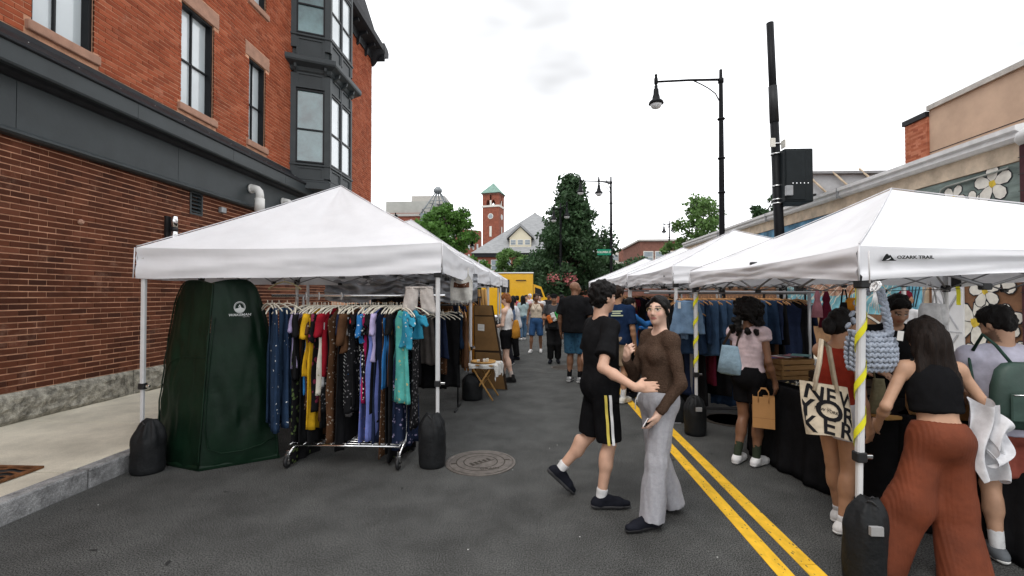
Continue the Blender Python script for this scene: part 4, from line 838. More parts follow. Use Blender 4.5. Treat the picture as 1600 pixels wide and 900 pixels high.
# ================================================================== STALL CANOPIES
canvas = mat('white_canopy_fabric', (.84, .845, .87), rough=.75, var=.05, scale=2, bump=.16, bscale=8, spec=.2, trans=.20)
pole_w = mat('white_powder_coat', (.62, .62, .62), rough=.45, var=.08, spec=.4); pole_g = mat('grey_frame_metal', (.30, .30, .31), rough=.45, var=.1, metal=.3)
logo_blk = mat('print_black', (.012, .014, .014), rough=.8)
def tent(label, X0, X1, Y0_, Y1_, zb, zt, peak, arc=0., legs_mat=None, seed=0, wr=.013, sag=.07, corner_dz=(0, 0, 0, 0), tilt=(0, 0), CL=None):
    """pop-up canopy: canopy, four valances, four legs, scissor bars, centre post"""
    cx, cy = (X0+X1)/2, (Y0_+Y1_)/2; o = empty('pop_up_canopy', (cx, cy, 0), 0, label, 'canopy', 'white pop-up canopies along the street')
    legs_mat = legs_mat or pole_w
    C = [Vector((X0-cx, Y0_-cy, 0)), Vector((X1-cx, Y0_-cy, 0)), Vector((X1-cx, Y1_-cy, 0)), Vector((X0-cx, Y1_-cy, 0))]
    if CL: C = [Vector((x-cx, y-cy, 0)) for x, y in CL]
    pk = Vector(peak)-Vector((cx, cy, 0)); e = .045
    E = [Vector((c.x+(e if c.x > 0 else -e), c.y+(e if c.y > 0 else -e), zt+corner_dz[i])) for i, c in enumerate(C)]
    nz = lambda a, b, c: mnoise.noise(Vector((a, b, c+seed*7.3)))
    def eave(i, u):
        a, b = E[i], E[(i+1) % 4]; p = a.lerp(b, u); p.z -= .035*4*u*(1-u); return p
    can = MB(); NU, NV = 44, 18
    for i in range(4):
        n_out = Vector((0, -1, 0)) if i == 0 else Vector((1, 0, 0)) if i == 1 else Vector((0, 1, 0)) if i == 2 else Vector((-1, 0, 0))
        def fn(u, v, i=i):
            p = eave(i, u).lerp(pk, v); s_ = 4*v*(1-v); m_ = 1-abs(2*u-1)
            p.z -= sag*s_*(.25+.75*m_); w = (1-v)*(.35+.65*min(1, m_*4))*min(1, v*6)
            p.z += w*(.020*nz(u*7, v*2.2, i*3)+.012*nz(u*19+v*9, v*4, i*5+2)+.010*nz((u+v*.5)*13, (v-u)*6, 40+i)); return p
        can.grid(fn, NU, NV)
    can.build('canopy', canvas, o, True)
    for i in range(4):
        n_out = [Vector((0, -1, 0)), Vector((1, 0, 0)), Vector((0, 1, 0)), Vector((-1, 0, 0))][i]
        def fv(u, v, i=i, n_out=n_out):
            p = eave(i, u); dz = (corner_dz[i]*(1-u)+corner_dz[(i+1) % 4]*u); bot = zb+dz+arc*4*u*(1-u)-(.02*4*u*(1-u) if arc == 0 else 0)+.008*nz(u*9, 1, i)
            p2 = Vector((p.x, p.y, p.z+(bot-p.z)*v)); ed = min(u, 1-u); dr_ = math.sin(math.pi*v)
            k_ = wr*(1.7*nz(u*2.6+v*.8, v*3.4+u*1.8, i*11)+1.0*nz(u*7-v*2, v*7+u*5, i*13+5)+.5*math.exp(-ed*9)*math.sin(v*16+u*10*(1 if u < .5 else -1)))*min(1, v*5)
            return p2+n_out*(k_+.01*v)+Vector((0, 0, .004*dr_*nz(u*20, v*3, i)))
        mb().grid(fv, 56, 9).build('valance', canvas, o, True)
    seam = mat('canopy_seam', (.76, .76, .78), rough=.8, trans=.2)
    for i in range(4): 
        q = E[i]; n_ = Vector((1 if q.x > 0 else -1, 1 if q.y > 0 else -1, 0)).normalized(); tube('corner_seam', [q+n_*.012, q+n_*.022-Vector((0, 0, zt-zb))], .006, seam, o, 5)
        pts = [q.lerp(pk, f)+Vector((0, 0, .012-.25*sag*4*f*(1-f))) for f in (0, .2, .4, .6, .8, 1)]; tube('ridge_seam', pts, .005, seam, o, 5)
    hi, lo = zb+.2, zb-.035
    for i, c in enumerate(C):
        tp = c+Vector((0, 0, zt+corner_dz[i]-.03)); bt = c+Vector((tilt[0] if c.x < 0 and c.y < 0 else 0, tilt[1] if c.x < 0 and c.y < 0 else 0, 0)); md = bt.lerp(tp, .37); r_ = .019
        def leg(a, b, r): 
            return mb().loft([[p+Vector((sx*r, sy*r, 0)) for sx, sy in ((-1, -.6), (-.6, -1), (.6, -1), (1, -.6), (1, .6), (.6, 1), (-.6, 1), (-1, .6))] for p in (a, b)], cap=True)
        l_ = leg(md-Vector((0, 0, .02)), tp, .021).build('leg', legs_mat, o); leg(bt+Vector((0, 0, .012)), md, .0165).build('inner_leg', legs_mat, l_)
        mb().bbox((-.03, -.03, -.03), (.03, .03, .03), .006, Matrix.Translation(md)).build('leg_clamp', blk, l_); mb().bbox((.03, -.012, -.012), (.075, .012, .012), .004, Matrix.Translation(md)).build('clamp_lever', chrome, l_)
        mb().bbox((-.05, -.05, 0), (.05, .05, .012), .004, Matrix.Translation(bt)).build('foot_plate', pole_g, l_)
        mb().bbox((-.035, -.035, -.05), (.035, .035, .03), .008, Matrix.Translation(Vector((tp.x, tp.y, lo+.04)))).build('slider', blk, l_)
    for i in range(4):
        a, b = C[i], C[(i+1) % 4]; n_ = (Vector((0, 0, 0))-(a+b)/2).normalized()*.02
        ends = [((0, hi), (.25, lo)), ((0, lo), (.25, hi)), ((.25, lo), (.5, hi)), ((.25, hi), (.5, lo)), ((.5, hi), (.75, lo)), ((.5, lo), (.75, hi)), ((.75, lo), (1, hi)), ((.75, hi), (1, lo))]
        for k, ((u0, h0), (u1, h1)) in enumerate(ends[::2]+ends[1::2]):
            p = a.lerp(b, u0)+n_*(1 if k < 4 else 2)+Vector((0, 0, h0)); q = a.lerp(b, u1)+n_*(1 if k < 4 else 2)+Vector((0, 0, h1)); tube('truss_bar', [p, q], .0085, pole_g, o, 6)
        for u in (.25, .5, .75): p = a.lerp(b, u)+n_*1.5; mb().bbox((-.03, -.02, -.02), (.03, .02, .02), .006, Matrix.Translation(p+Vector((0, 0, lo if u != .5 else hi)))).build('hinge', blk, o)
    tube('centre_post', [pk-Vector((0, 0, .62)), pk-Vector((0, 0, .02))], .02, pole_g, o, 8)
    for c in C: tube('roof_bar', [c+Vector((0, 0, lo+.04)), c.lerp(Vector((pk.x, pk.y, 0)), .5)+Vector((0, 0, zb+.32)), Vector((pk.x, pk.y, pk.z-.5))], .011, pole_g, o, 6)
    return o
tA = tent('white canopy over the clothes rail at the near left', -3.83, -.985, 4.66, 7.72, 1.93, 2.235, (P(533, 291, 6.05).x, 6.05, P(533, 291, 6.05).z), seed=1, corner_dz=(-.055, 0, 0, -.05), CL=((P(223, 600, 4.44).x, 4.44), (-.975, 4.62), (-1.07, 7.72), (-3.98, 7.55)))
tB = tent('second white canopy on the left, behind the changing tent', -3.95, -1.10, 7.86, 10.75, 1.96, 2.26, (-2.52, 9.3, 3.25), seed=2)
tC = tent('third white canopy on the left, nearest the food truck', -4.0, -1.10, 10.95, 13.95, 1.98, 2.28, (-2.55, 12.4, 3.2), seed=3)
tC2 = tent('last white canopy on the left beside the food truck', -4.0, -1.05, 14.3, 17.2, 2.02, 2.3, (-2.55, 15.8, 3.2), seed=8)
gD = P(1352, 434, 2.78)
tD = tent('nearest white canopy on the right with a black printed logo', 1.99, 4.95, 2.90, 5.80, 1.79, 2.00, (P(1393, 296, 4.35).x, 4.35, P(1393, 296, 4.35).z), arc=.055, seed=4, wr=.016, tilt=(-.045, 0))
tE = tent('second white canopy on the right, over the denim rail', 1.90, 4.85, 6.3, 9.2, 1.86, 2.10, (P(1147, 360, 7.8).x, 7.8, P(1147, 360, 7.8).z), arc=.03, seed=5, wr=.014)
tF = tent('third white canopy on the right side of the street', 1.90, 4.8, 9.35, 12.2, 1.90, 2.14, (3.36, 10.6, 2.78), arc=.02, seed=6)
tG = tent('farthest white canopy on the right side of the street', 1.86, 4.8, 12.4, 15.3, 1.92, 2.16, (3.3, 13.9, 2.8), arc=.02, seed=7)
# logos printed on the valances
def logoA():
    Mx = frame(P(644, 402, 4.575)-Vector(tA.location), (1, 0, 0), (0, 0, 1))
    mb().add([Mx @ Vector(v) for v in ((-.085, -.052, -.006), (.085, -.052, -.006), (.085, .028, -.006), (-.085, .028, -.006))], [(0, 1, 2, 3)]).build('logo_patch', mat('logo_vinyl', (.66, .68, .67), rough=.7), tA)
    mb().prism([Mx @ Vector((x, y, 0)) for x, y in ((-.082, -.012), (-.05, .0), (-.03, .008), (0, .026), (.03, .008), (.05, .002), (.082, -.012), (.05, -.014), (.035, -.004), (0, .014), (-.035, -.004), (-.05, -.014))], (0, -.001, 0)).build('logo_roof', logo_blk, tA)
    for s_ in (-1, 1): mb().prism([Mx @ Vector((s_*x, y, .0015)) for x, y in ((.008, -.012), (.02, .003), (.034, -.012))], (0, -.001, 0)).build('logo_peak', logo_blk, tA)
    text('logo_lettering', 'CARAVAN', .019, logo_blk, tA, frame(P(644, 402, 4.573)-Vector(tA.location)+Vector((0, 0, -.024)), (1, 0, 0), (0, 0, 1)), .0005, sx=1.15)
logoA()
lD = P(1393, 402, 2.835)-Vector(tD.location); Mx = frame(lD, (1, 0, 0), (0, 0, 1)); K = .0275/7*.9
mt = [(-16, -6.5), (-12, 1), (-8.5, 6), (-6, 6), (-4, 3), (-2.2, 4.6), (1, 0), (4, -4), (8, -6.0), (2, -6.3), (-8, -6.2)]
mb().prism([Mx @ Vector((x*K, y*K*.95, 0)) for x, y in mt], (0, -.001, 0)).build('logo_mountain', logo_blk, tD)
mb().prism([Mx @ Vector((x*K, y*K, .0016)) for x, y in ((-10, -5), (-6, -2.8), (-3, -1.8), (-2.4, 0), (-1.8, -2.4), (-6, -4.4))], (0, -.0006, 0)).build('logo_path', mat('print_white', (.75, .75, .77)), tD)
text('logo_lettering', 'OZARK TRAIL', .026, logo_blk, tD, frame(lD+Vector((8.5*K, -.002, -.001)), (1, 0, 0), (0, 0, 1)), .0005, align='LEFT', sx=1.28, off=.0008)
for k, tt in enumerate((tE,)):
    pL = Vector((1.90-.045-.022-tt.location.x, 6.6-tt.location.y, 1.98)); MM = frame(pL, (0, -1, 0), (0, 0, 1)); mb().prism([MM @ Vector((x*K*.8, y*K*.8, 0)) for x, y in mt], (-.001, 0, 0)).build('logo_mountain', logo_blk, tt)
# caution ribbon spiralling round the right stall legs
rib = mat('yellow_ribbon', (.72, .68, .03), rough=.6, var=.12)
def ribbon(tt, corner, zlo, zhi, turns, label):
    o = empty('yellow_ribbon', (corner[0], corner[1], 0), 0, label, 'ribbon'); N = int(turns*16)
    def fn(u, v): a = 2*math.pi*turns*u; z = zlo+(zhi-zlo)*u+(v-.5)*.06; return (corner[2]*(1-z/2)+.031*math.cos(a), .031*math.sin(a), z)
    mb().grid(fn, N, 1).build('band', rib, o, True)
ribbon(tD, (1.99, 2.90, -.045), .72, 1.72, 3.5, 'yellow ribbon wound round the nearest right canopy leg')
ribbon(tD, (1.99, 5.80, 0), .75, 1.82, 4.5, 'yellow ribbon wound round the rear leg by the denim rail')
rb = empty('strap_bundle', (4.95, 5.7, 1.83), 0, 'yellow and black strap hanging at the back canopy leg', 'strap')
mb().bbox((-.05, -.06, -.03), (.05, -.02, .14), .01).build('buckle', blk, rb); mb().grid(lambda u, v: (-.035+.05*u+.02*v, -.065-.008*math.sin(v*5), -.02-.22*v), 2, 6).build('band', rib, rb)

# ================================================================== WEIGHT BAGS
nylon = mat('black_nylon', (.012, .013, .014), rough=.55, var=.3, scale=6, bump=.25, bscale=40, spec=.18)
def weight_bag(label, loc, h, r, tilt=0., neck=.55, patch=False, seed=0):
    o = empty('weight_bag', loc, 0, label, 'bag', 'black weight bags at the canopy legs'); rings = []; N = 40
    for i in range(27):
        f = i/26; rr = r*(1-.09*(1-min(1, f*9))**2) if f < neck else r*(1-.62*((f-neck)/(1-neck))**2.4); z = h*f
        ring = []
        for k in range(N):
            a = 2*math.pi*k/N; fo = max(0, (f-neck*.75))*.5; q = rr*(1+fo*.42*math.sin(a*7+seed+f*4+1.3*math.sin(a*2+seed))+(.05+.22*max(0, f-neck*.8))*mnoise.noise(Vector((math.cos(a)*2.2, math.sin(a)*2.2, f*5+seed)))+(.3*max(0, f-neck))*mnoise.noise(Vector((math.cos(a)*4, math.sin(a)*4, f*7+seed))))
            ring.append((q*math.cos(a)+tilt*f*f, q*.92*math.sin(a), z+.012*math.sin(a*2+seed)*f))
        rings.append(ring)
    mb().loft(rings, cap=True).build('bag_body', nylon, o, True)
    tube('draw_cord', [(tilt+r*.35*math.cos(a), r*.35*math.sin(a)-.02, h-.03+.03*math.sin(a*2)) for a in np.linspace(0, 6.28, 15)], .006, blk, o, 6)
    
    if patch: mb().box((-.035, -r*.94-.012, h*.66), (.035, -r*.94+.01, h*.76)).build('label_patch', mat('bag_label', (.3, .3, .3), rough=.7), o)
    return o
g = G(673, 731); weight_bag('tall black drawstring weight bag by the manhole cover', (g.x, g.y+.06, 0), .52, .135, 0, .58, seed=1)
g = G(224, 740); weight_bag('black weight bag against the kerb beside the changing tent', (g.x, g.y+.05, 0), .50, .145, .02, .5, seed=2)
weight_bag('largest black weight bag at the nearest right canopy leg', (1.95, 2.86, 0), .50, .112, .04, .6, True, seed=3)
g = G(1077, 677); weight_bag('black weight bag at the ribbon-wrapped leg beyond the yellow lines', (1.97, 5.78, 0), .47, .13, 0, .6, True, seed=4)
g = G(1052, 655); weight_bag('low black weight bag just behind the grey trousers', (1.90, 6.38, 0), .36, .14, 0, .6, seed=5)
weight_bag('black bag standing under the folding table on the left', (-1.02, 7.55, 0), .42, .17, 0, .6, seed=6)

# ================================================================== CHANGING TENT
gt = mat('dark_green_nylon', (.0038, .015, .0075), rough=.45, var=.35, scale=3, bump=.25, bscale=9, spec=.16)
gtl = mat('green_nylon_band', (.005, .018, .009), rough=.45, var=.35, scale=3, spec=.16)
ct_ = empty('changing_tent', (-3.18, 4.75, 0), R(0), 'tall dark green pop-up changing tent with rounded top', 'tent')
def ct_x(xp): return P(xp, 600, 4.5).x+3.18
def lobe(cxp, half, y, z): pass
def ctp(xp, y, z=0.): return Vector((P(xp, 600, 4.75+y).x+3.18, y, z))
base = [ctp(243, -.22), ctp(313, -.42), ctp(437, -.02), ctp(372, .72)]
tops = [ctp(264, .05), ctp(333, -.24), ctp(423, .10), ctp(360, .55)]
zt3 = P(330, 441, 4.55).z
def panel(i, bulge, zs_, drop):
    a, b = base[i], base[(i+1) % 4]; ta, tb_ = tops[i], tops[(i+1) % 4]; cen = sum(base, Vector((0, 0, 0)))/4; nrm = ((a+b)/2-cen).normalized()
    def fn(u, v):
        d_ = drop[0]*(1-min(1, u*2.0))**2.4+drop[1]*(1-min(1, (1-u)*2.0))**2.4; H_ = zs_-d_; q = a.lerp(b, u).lerp(ta.lerp(tb_, u), v**1.1); z = H_*v; e_ = abs(2*u-1)
        w = bulge*math.sin(math.pi*u)*math.sin(math.pi*min(1, v*.98+.02))**.7
        w += .022*mnoise.noise(Vector((u*5+i, v*4, 2)))*(1-e_**3)+.014*mnoise.noise(Vector((u*9+v*5, v*7-u*4, 5+i)))*min(1, 4*v)
        return q+nrm*w+Vector((0, 0, z+.02))
    return mb().grid(fn, 30, 44).build('panel', gt, ct_, True), fn
p0, f0_ = panel(0, .03, zt3, (.60, .04)); p1, f1_ = panel(1, .07, zt3+.01, (.04, .62)); panel(2, .05, zt3-.60+.04, (0, .0)); panel(3, .03, zt3-.58, (.0, .0))
for fn in (f0_, f1_):
    off = Vector((-.004, -.012, 0))
    tube('edge_piping', [Vector(fn(.0, v))+off for v in np.linspace(0, 1, 20)]+[Vector(fn(u, 1.))+off for u in np.linspace(0, 1, 20)]+[Vector(fn(1., v))+off for v in np.linspace(1, 0, 20)], .007, gtl, ct_, 6)
tube('top_seam', [Vector(f0_(u, .56+.03*u))+Vector((-.004, -.008, 0)) for u in np.linspace(.02, .98, 12)], .003, gtl, ct_, 5)
tube('door_zip', [Vector(f1_(u, v))+Vector((.0, -.012, 0)) for u, v in ((.06, .80), (.04, .6), (.03, .4), (.04, .2), (.09, .1), (.25, .07), (.5, .07), (.75, .09), (.93, .14))], .006, gtl, ct_, 5)
mb().loft([[Vector(p)*s_+Vector((0, 0, z)) for p in base] for s_, z in ((1.02, .004), (1.03, .03), (.98, .06))], cap=False).build('ground_hem', gtl, ct_)
lgw = mat('print_grey', (.55, .57, .56), rough=.7); pc = Vector(f1_(.42, .80)); pc2 = Vector(f1_(.62, .80)); xd = (pc2-pc).normalized(); pm = P(373, 481, 4.45)
o_ = Vector(f1_(.5, .86)); 
us = [(abs(P(373, 480, 4.75+Vector(f1_(u, v)).y).x-(Vector(f1_(u, v)).x-3.18))+abs(P(373, 480, 4.75+Vector(f1_(u, v)).y).z-Vector(f1_(u, v)).z), u, v) for u in np.linspace(.2, .8, 25) for v in np.linspace(.6, .99, 25)]
_, uu, vv = min(us); o_ = Vector(f1_(uu, vv)); nn_ = (Vector(f1_(uu+.05, vv))-o_).cross(Vector(f1_(uu, vv+.05))-o_).normalized(); xd = Vector(f1_(uu+.05, vv))-o_
if nn_.y > 0: nn_ = -nn_
ML = frame(o_+nn_*.018, xd, (0, 0, 1)); sc_ = .001*6.3
mb().loft([[ML @ Vector((r*1.0*math.cos(2*math.pi*k/28), r*1.15*math.sin(2*math.pi*k/28), 0)) for k in range(28)] for r in (.052, .046)]).build('logo_ring', lgw, ct_)
mb().loft([[ML @ Vector((r*1.0*math.cos(2*math.pi*k/28), r*1.15*math.sin(2*math.pi*k/28), 0)) for k in range(28)] for r in (.042, .039)]).build('logo_ring', lgw, ct_)
mb().add([ML @ Vector(p) for p in ((-.014, .0, 0), (.0, .03, 0), (.014, 0, 0), (.006, 0, 0), (0, .014, 0), (-.006, 0, 0))], [(0, 1, 4, 5), (4, 1, 2, 3)]).build('logo_peak', lgw, ct_)
mb().add([ML @ Vector((.045*math.cos(a), .045*1.05*math.sin(a)-.004, 0)) for a in np.linspace(math.pi*1.08, math.pi*1.92, 14)]+[ML @ Vector((x, y, 0)) for x, y in ((.02, -.006), (.005, .004), (-.012, -.008))], [tuple(range(17))]).build('logo_slope', lgw, ct_)
text('logo_lettering', 'WAKEMAN', .034, lgw, ct_, ML @ Matrix.Translation((0, -.078, 0)), .0005, sx=1.15, shear=.15, off=.0008); text('logo_line', 'outdoors', .013, lgw, ct_, ML @ Matrix.Translation((.055, -.098, 0)), .0003, sx=1.3)

# ================================================================== RACKS AND GARMENTS
hang_w = mat('cream_hanger', (.66, .62, .52), rough=.45, var=.08); hang_wood = mat('wood_hanger', (.42, .22, .09), rough=.5, var=.25, scale=20); hang_m = mat('grey_wire', (.25, .25, .26), rough=.35, metal=.6)
def hanger_mesh(m, w=.2, thick=.007, bar=False):
    B = MB(); B.tube([(0, .0, .0)]+[(0, .022*math.sin(a), .028-.028*math.cos(a)+.0) for a in np.linspace(0, 3.9, 8)], .0025, 6)
    B.v = [(x, y, z-.056) for x, y, z in B.v]
    B.tube([(0, 0, -.05), (0, 0, -.09)], .003, 6)
    B.tube([(0, -w, -.165), (0, -w*.93, -.15), (0, -w*.5, -.105), (0, -.02, -.085), (0, .02, -.085), (0, w*.5, -.105), (0, w*.93, -.15), (0, w, -.165)], [thick*.8, thick, thick, thick, thick, thick, thick, thick*.8], 6)
    if bar: B.tube([(0, -w*.93, -.16), (0, w*.93, -.16)], .004, 6)
    return B.mesh('hanger', m, True)
HM = {'w': hanger_mesh(hang_w), 'o': hanger_mesh(hang_wood, .2, .008), 'm': hanger_mesh(hang_m, .19, .003, True)}
GM = {}
def gmat(key):
    """garment cloth palette"""
    C_ = {'black': (.012, .012, .013), 'navy': (.018, .026, .055), 'denim': (.045, .085, .155), 'ldenim': (.14, .22, .33), 'ddenim': (.020, .038, .075), 'yellow': (.62, .36, .02), 'lilac': (.42, .36, .56), 'cream': (.58, .54, .46),
          'red': (.26, .012, .022), 'brown': (.085, .042, .022), 'blue': (.03, .16, .40), 'peri': (.16, .20, .50), 'aqua': (.09, .38, .34), 'turq': (.04, .28, .42), 'grey': (.16, .15, .145), 'magenta': (.40, .02, .10), 'white': (.68, .68, .68), 'green': (.12, .17, .03), 'pink': (.55, .24, .28), 'orange': (.6, .24, .03), 'wine': (.12, .015, .03), 'taupe': (.13, .115, .105), 'tan': (.4, .27, .15)}
    pats = {'blackfloral': ('black', (.42, .02, .03), (6, .30)), 'navydot': ('ddenim', (.6, .62, .62), (17, .13)), 'bluedot': ('blue', (.55, .62, .7), (26, .22)), 'bw': ('black', (.6, .6, .58), (34, .33)), 'perifloral': ('peri', (.45, .25, .40), (24, .22)), 'brownfloral': ('brown', (.35, .30, .25), (28, .24)), 'aquafloral': ('aqua', (.45, .42, .20), (15, .18)), 'blackdot': ('black', (.22, .21, .22), (30, .25)), 'creamfloral': ('cream', (.25, .25, .16), (24, .22)), 'turqfloral': ('turq', (.55, .62, .62), (22, .20)), 'navyfloral': ('navy', (.30, .26, .40), (21, .27)), 'greyprint': ('grey', (.02, .02, .02), (27, .33)), 'winefloral': ('black', (.20, .03, .06), (16, .34)), 'greenfloral': ('black', (.10, .14, .05), (19, .33))}
    if key in GM: return GM[key]
    if key == 'plaid': m = cloth('cloth_plaid', (.015, .05, .075), c2=(.10, .15, .13), stripe=('Z', 9, .86))
    elif key == 'pinstripe': m = cloth('cloth_stripe', (.02, .02, .022), c2=(.5, .5, .48), stripe=('DIAGONAL', 16, .8))
    elif key == 'redstripe': m = cloth('cloth_redstripe', (.19, .02, .03), c2=(.03, .02, .025), stripe=('Z', 6, .6))
    elif key in pats: b, c2, sp = pats[key]; m = cloth('cloth_'+key, C_[b], c2=c2, spots=sp)
    else: m = cloth('cloth_'+key, C_[key], bump=.25)
    GM[key] = m; return m
def garment_mesh(key, length, depth=.2, thick=.022, kind='dress', seed=0, flare=1.2):
    """a garment hanging on its hanger, seen edge-on: front and back sheets close together, shoulders sloping, folds to the hem; local y across the shoulders"""
    B = MB(); N = 44; NV = 24; rings = []
    for i in range(NV+1):
        v = i/NV; z = -.105-length*v
        if kind == 'trousers': hw = depth*.72*(1+.05*v)
        elif kind == 'skirt': hw = depth*(.72+(flare-.72)*v)
        else: hw = depth*(.30+.70*min(1, v*length/.09)**.7) if v*length < .09 else depth*(1-.16*math.exp(-((v*length-.36)/.13)**2)+(flare-1)*v)
        ring = []
        for k in range(N):
            a = 2*math.pi*k/N; ca, sa = math.cos(a), math.sin(a); fo = min(1, v*2.2+.1)
            yy = hw*math.copysign(abs(ca)**.75, ca); tt = thick*(.55+.55*v)*math.copysign(abs(sa)**.6, sa)
            tt += fo*(.017*math.sin(yy*(40+22*math.sin(seed))+seed*2.1+v*3)+.017*mnoise.noise(Vector((yy*17, v*2.5, seed*3.7))))*(.35+.65*abs(sa)); yy += fo*.018*mnoise.noise(Vector((a*1.6, v*4, seed*1.9)))
            if z > -.19 and kind not in ('trousers', 'skirt'): z_ = z-.06*(abs(yy)/max(depth, .01))**1.0*(1-v)
            else: z_ = z
            ring.append((tt, yy, z_+.030*v*mnoise.noise(Vector((yy*11, seed, 1)))))
        rings.append(ring)
    B.loft(rings, cap=True)
    return B.mesh('garment', gmat(key), True)
def sleeve_mesh(key, depth, ln, seed, s__):
    B = MB()
    for s_ in (s__,):
        rs = []
        for i in range(9):
            f = i/8; c = Vector((.004*math.sin(seed+i), s_*(depth*.84+.055*f), -.17-ln*f)); rs.append([(c.x+.030*math.cos(a), c.y+(.055-.012*f)*math.sin(a), c.z+.012*math.sin(a*3+seed)) for a in np.linspace(0, 2*math.pi, 14, endpoint=False)])
        B.loft(rs, cap=True)
    return B.mesh('sleeve', gmat(key), True)
ORD = ['first', 'second', 'third', 'fourth', 'fifth', 'sixth', 'seventh', 'eighth', 'ninth', 'tenth', 'eleventh', 'twelfth', 'thirteenth', 'fourteenth', 'fifteenth', 'sixteenth', 'seventeenth', 'eighteenth', 'nineteenth', 'twentieth']
def ordw(n):
    if n <= 20: return ORD[n-1]
    if n == 60: return 'sixtieth'
    if n == 30: return 'thirtieth'
    if n == 40: return 'fortieth'
    if n == 50: return 'fiftieth'
    return 'fifty-'+ORD[n % 10-1] if n > 50 else ('twenty-' if n < 30 else 'thirty-' if n < 40 else 'forty-')+ORD[n % 10-1]
KINDW = {'dress': 'dress', 'shirt': 'top', 'trousers': 'trousers', 'skirt': 'skirt', 'shorts': 'shorts', 'coat': 'long dress'}
COLW = {'navyfloral': 'navy floral', 'greyprint': 'grey printed', 'winefloral': 'black and wine floral', 'greenfloral': 'black and green floral', 'ddenim': 'dark denim', 'ldenim': 'light denim', 'denim': 'blue denim', 'navydot': 'navy dotted denim', 'bluedot': 'blue dotted', 'bw': 'black and white print', 'perifloral': 'periwinkle floral', 'peri': 'periwinkle', 'brownfloral': 'brown floral', 'aquafloral': 'aqua floral', 'blackdot': 'black speckled', 'creamfloral': 'cream floral', 'blackfloral': 'black and red floral', 'turqfloral': 'turquoise floral', 'turq': 'turquoise', 'redstripe': 'red striped', 'pinstripe': 'black and white striped', 'plaid': 'blue and green plaid'}
def garment(key, pos, length, kind='dress', hk='w', rz=0., depth=.2, sleeves=0., label='', group='', seed=0, thick=.022, flare=1.15, hw=True):
    o = empty('garment', pos, rz, label, 'garment', group); 
    if hw: link('hanger', HM[hk], o, (0, 0, .0))
    b = link('cloth', garment_mesh(key, length, depth, thick, kind, seed, flare), o)
    if sleeves:
        for s__ in (-1, 1): link('sleeve', sleeve_mesh(key, depth, sleeves, seed, s__), o)
    return o
# rolling rack on the left
RYL, RZL = 4.76, 1.70
rk = empty('rolling_rack', (-1.9, RYL, 0), 0, 'chrome rolling clothes rack with wire shelf in the left stall', 'clothes rack')
xl, xr = -2.44+1.9, -1.33+1.9
tube('rail', [(-2.78+1.9, 0, RZL), (-.93+1.9, 0, RZL)], .014, chrome, rk)
for x_ in (xl, xr):
    tube('upright', [(x_, 0, .34), (x_, 0, RZL)], .013, chrome, rk); tube('base_bar', [(x_, -.27, .13), (x_, -.05, .2), (x_, 0, .34)], .014, chrome, rk); tube('base_bar', [(x_, .27, .13), (x_, .05, .2), (x_, 0, .34)], .014, chrome, rk)
    for y_ in (-.29, .27):
        w_ = mb().lathe([(.02, -.016), (.058, -.014), (.062, 0), (.058, .014), (.02, .016)], 18, M=frame((x_, y_, .062), (0, 1, 0), (0, 0, 1))).build('wheel', blk, rk, True); mb().lathe([(.03, .0165), (.012, .022)], 12, M=frame((x_, y_, .062), (0, 1, 0), (0, 0, 1))).build('hub', chrome, w_); mb().box((x_-.022, y_-.012, .06), (x_+.022, y_+.012, .13)).build('fork', chrome, w_); mb().tube([(x_, y_, .12), (x_, y_, .17)], .012, 8).build('stem', chrome, w_)
for k in range(8): tube('shelf_wire', [(xl, -.25+k*.5/7, .21), (xr, -.25+k*.5/7, .21)], .006 if 0 < k < 7 else .011, chrome, rk, 6)
for k in range(9): tube('shelf_wire', [(xl+(xr-xl)*k/8, -.25, .216), (xl+(xr-xl)*k/8, .25, .216)], .0045, chrome, rk, 6)
for x_ in (463, 478, 498, 533): px_ = P(x_, 460, RYL).x+1.9; mb().loft([[(px_+dx_+r_*.55*math.cos(a), -r_*.8*math.cos(a), RZL-.005+r_*math.sin(a)) for a in np.linspace(0, 2*math.pi, 22, endpoint=False)] for r_, dx_ in ((.016, 0), (.042, 0), (.042, .005), (.016, .005))]).build('size_disc', pole_w, rk)
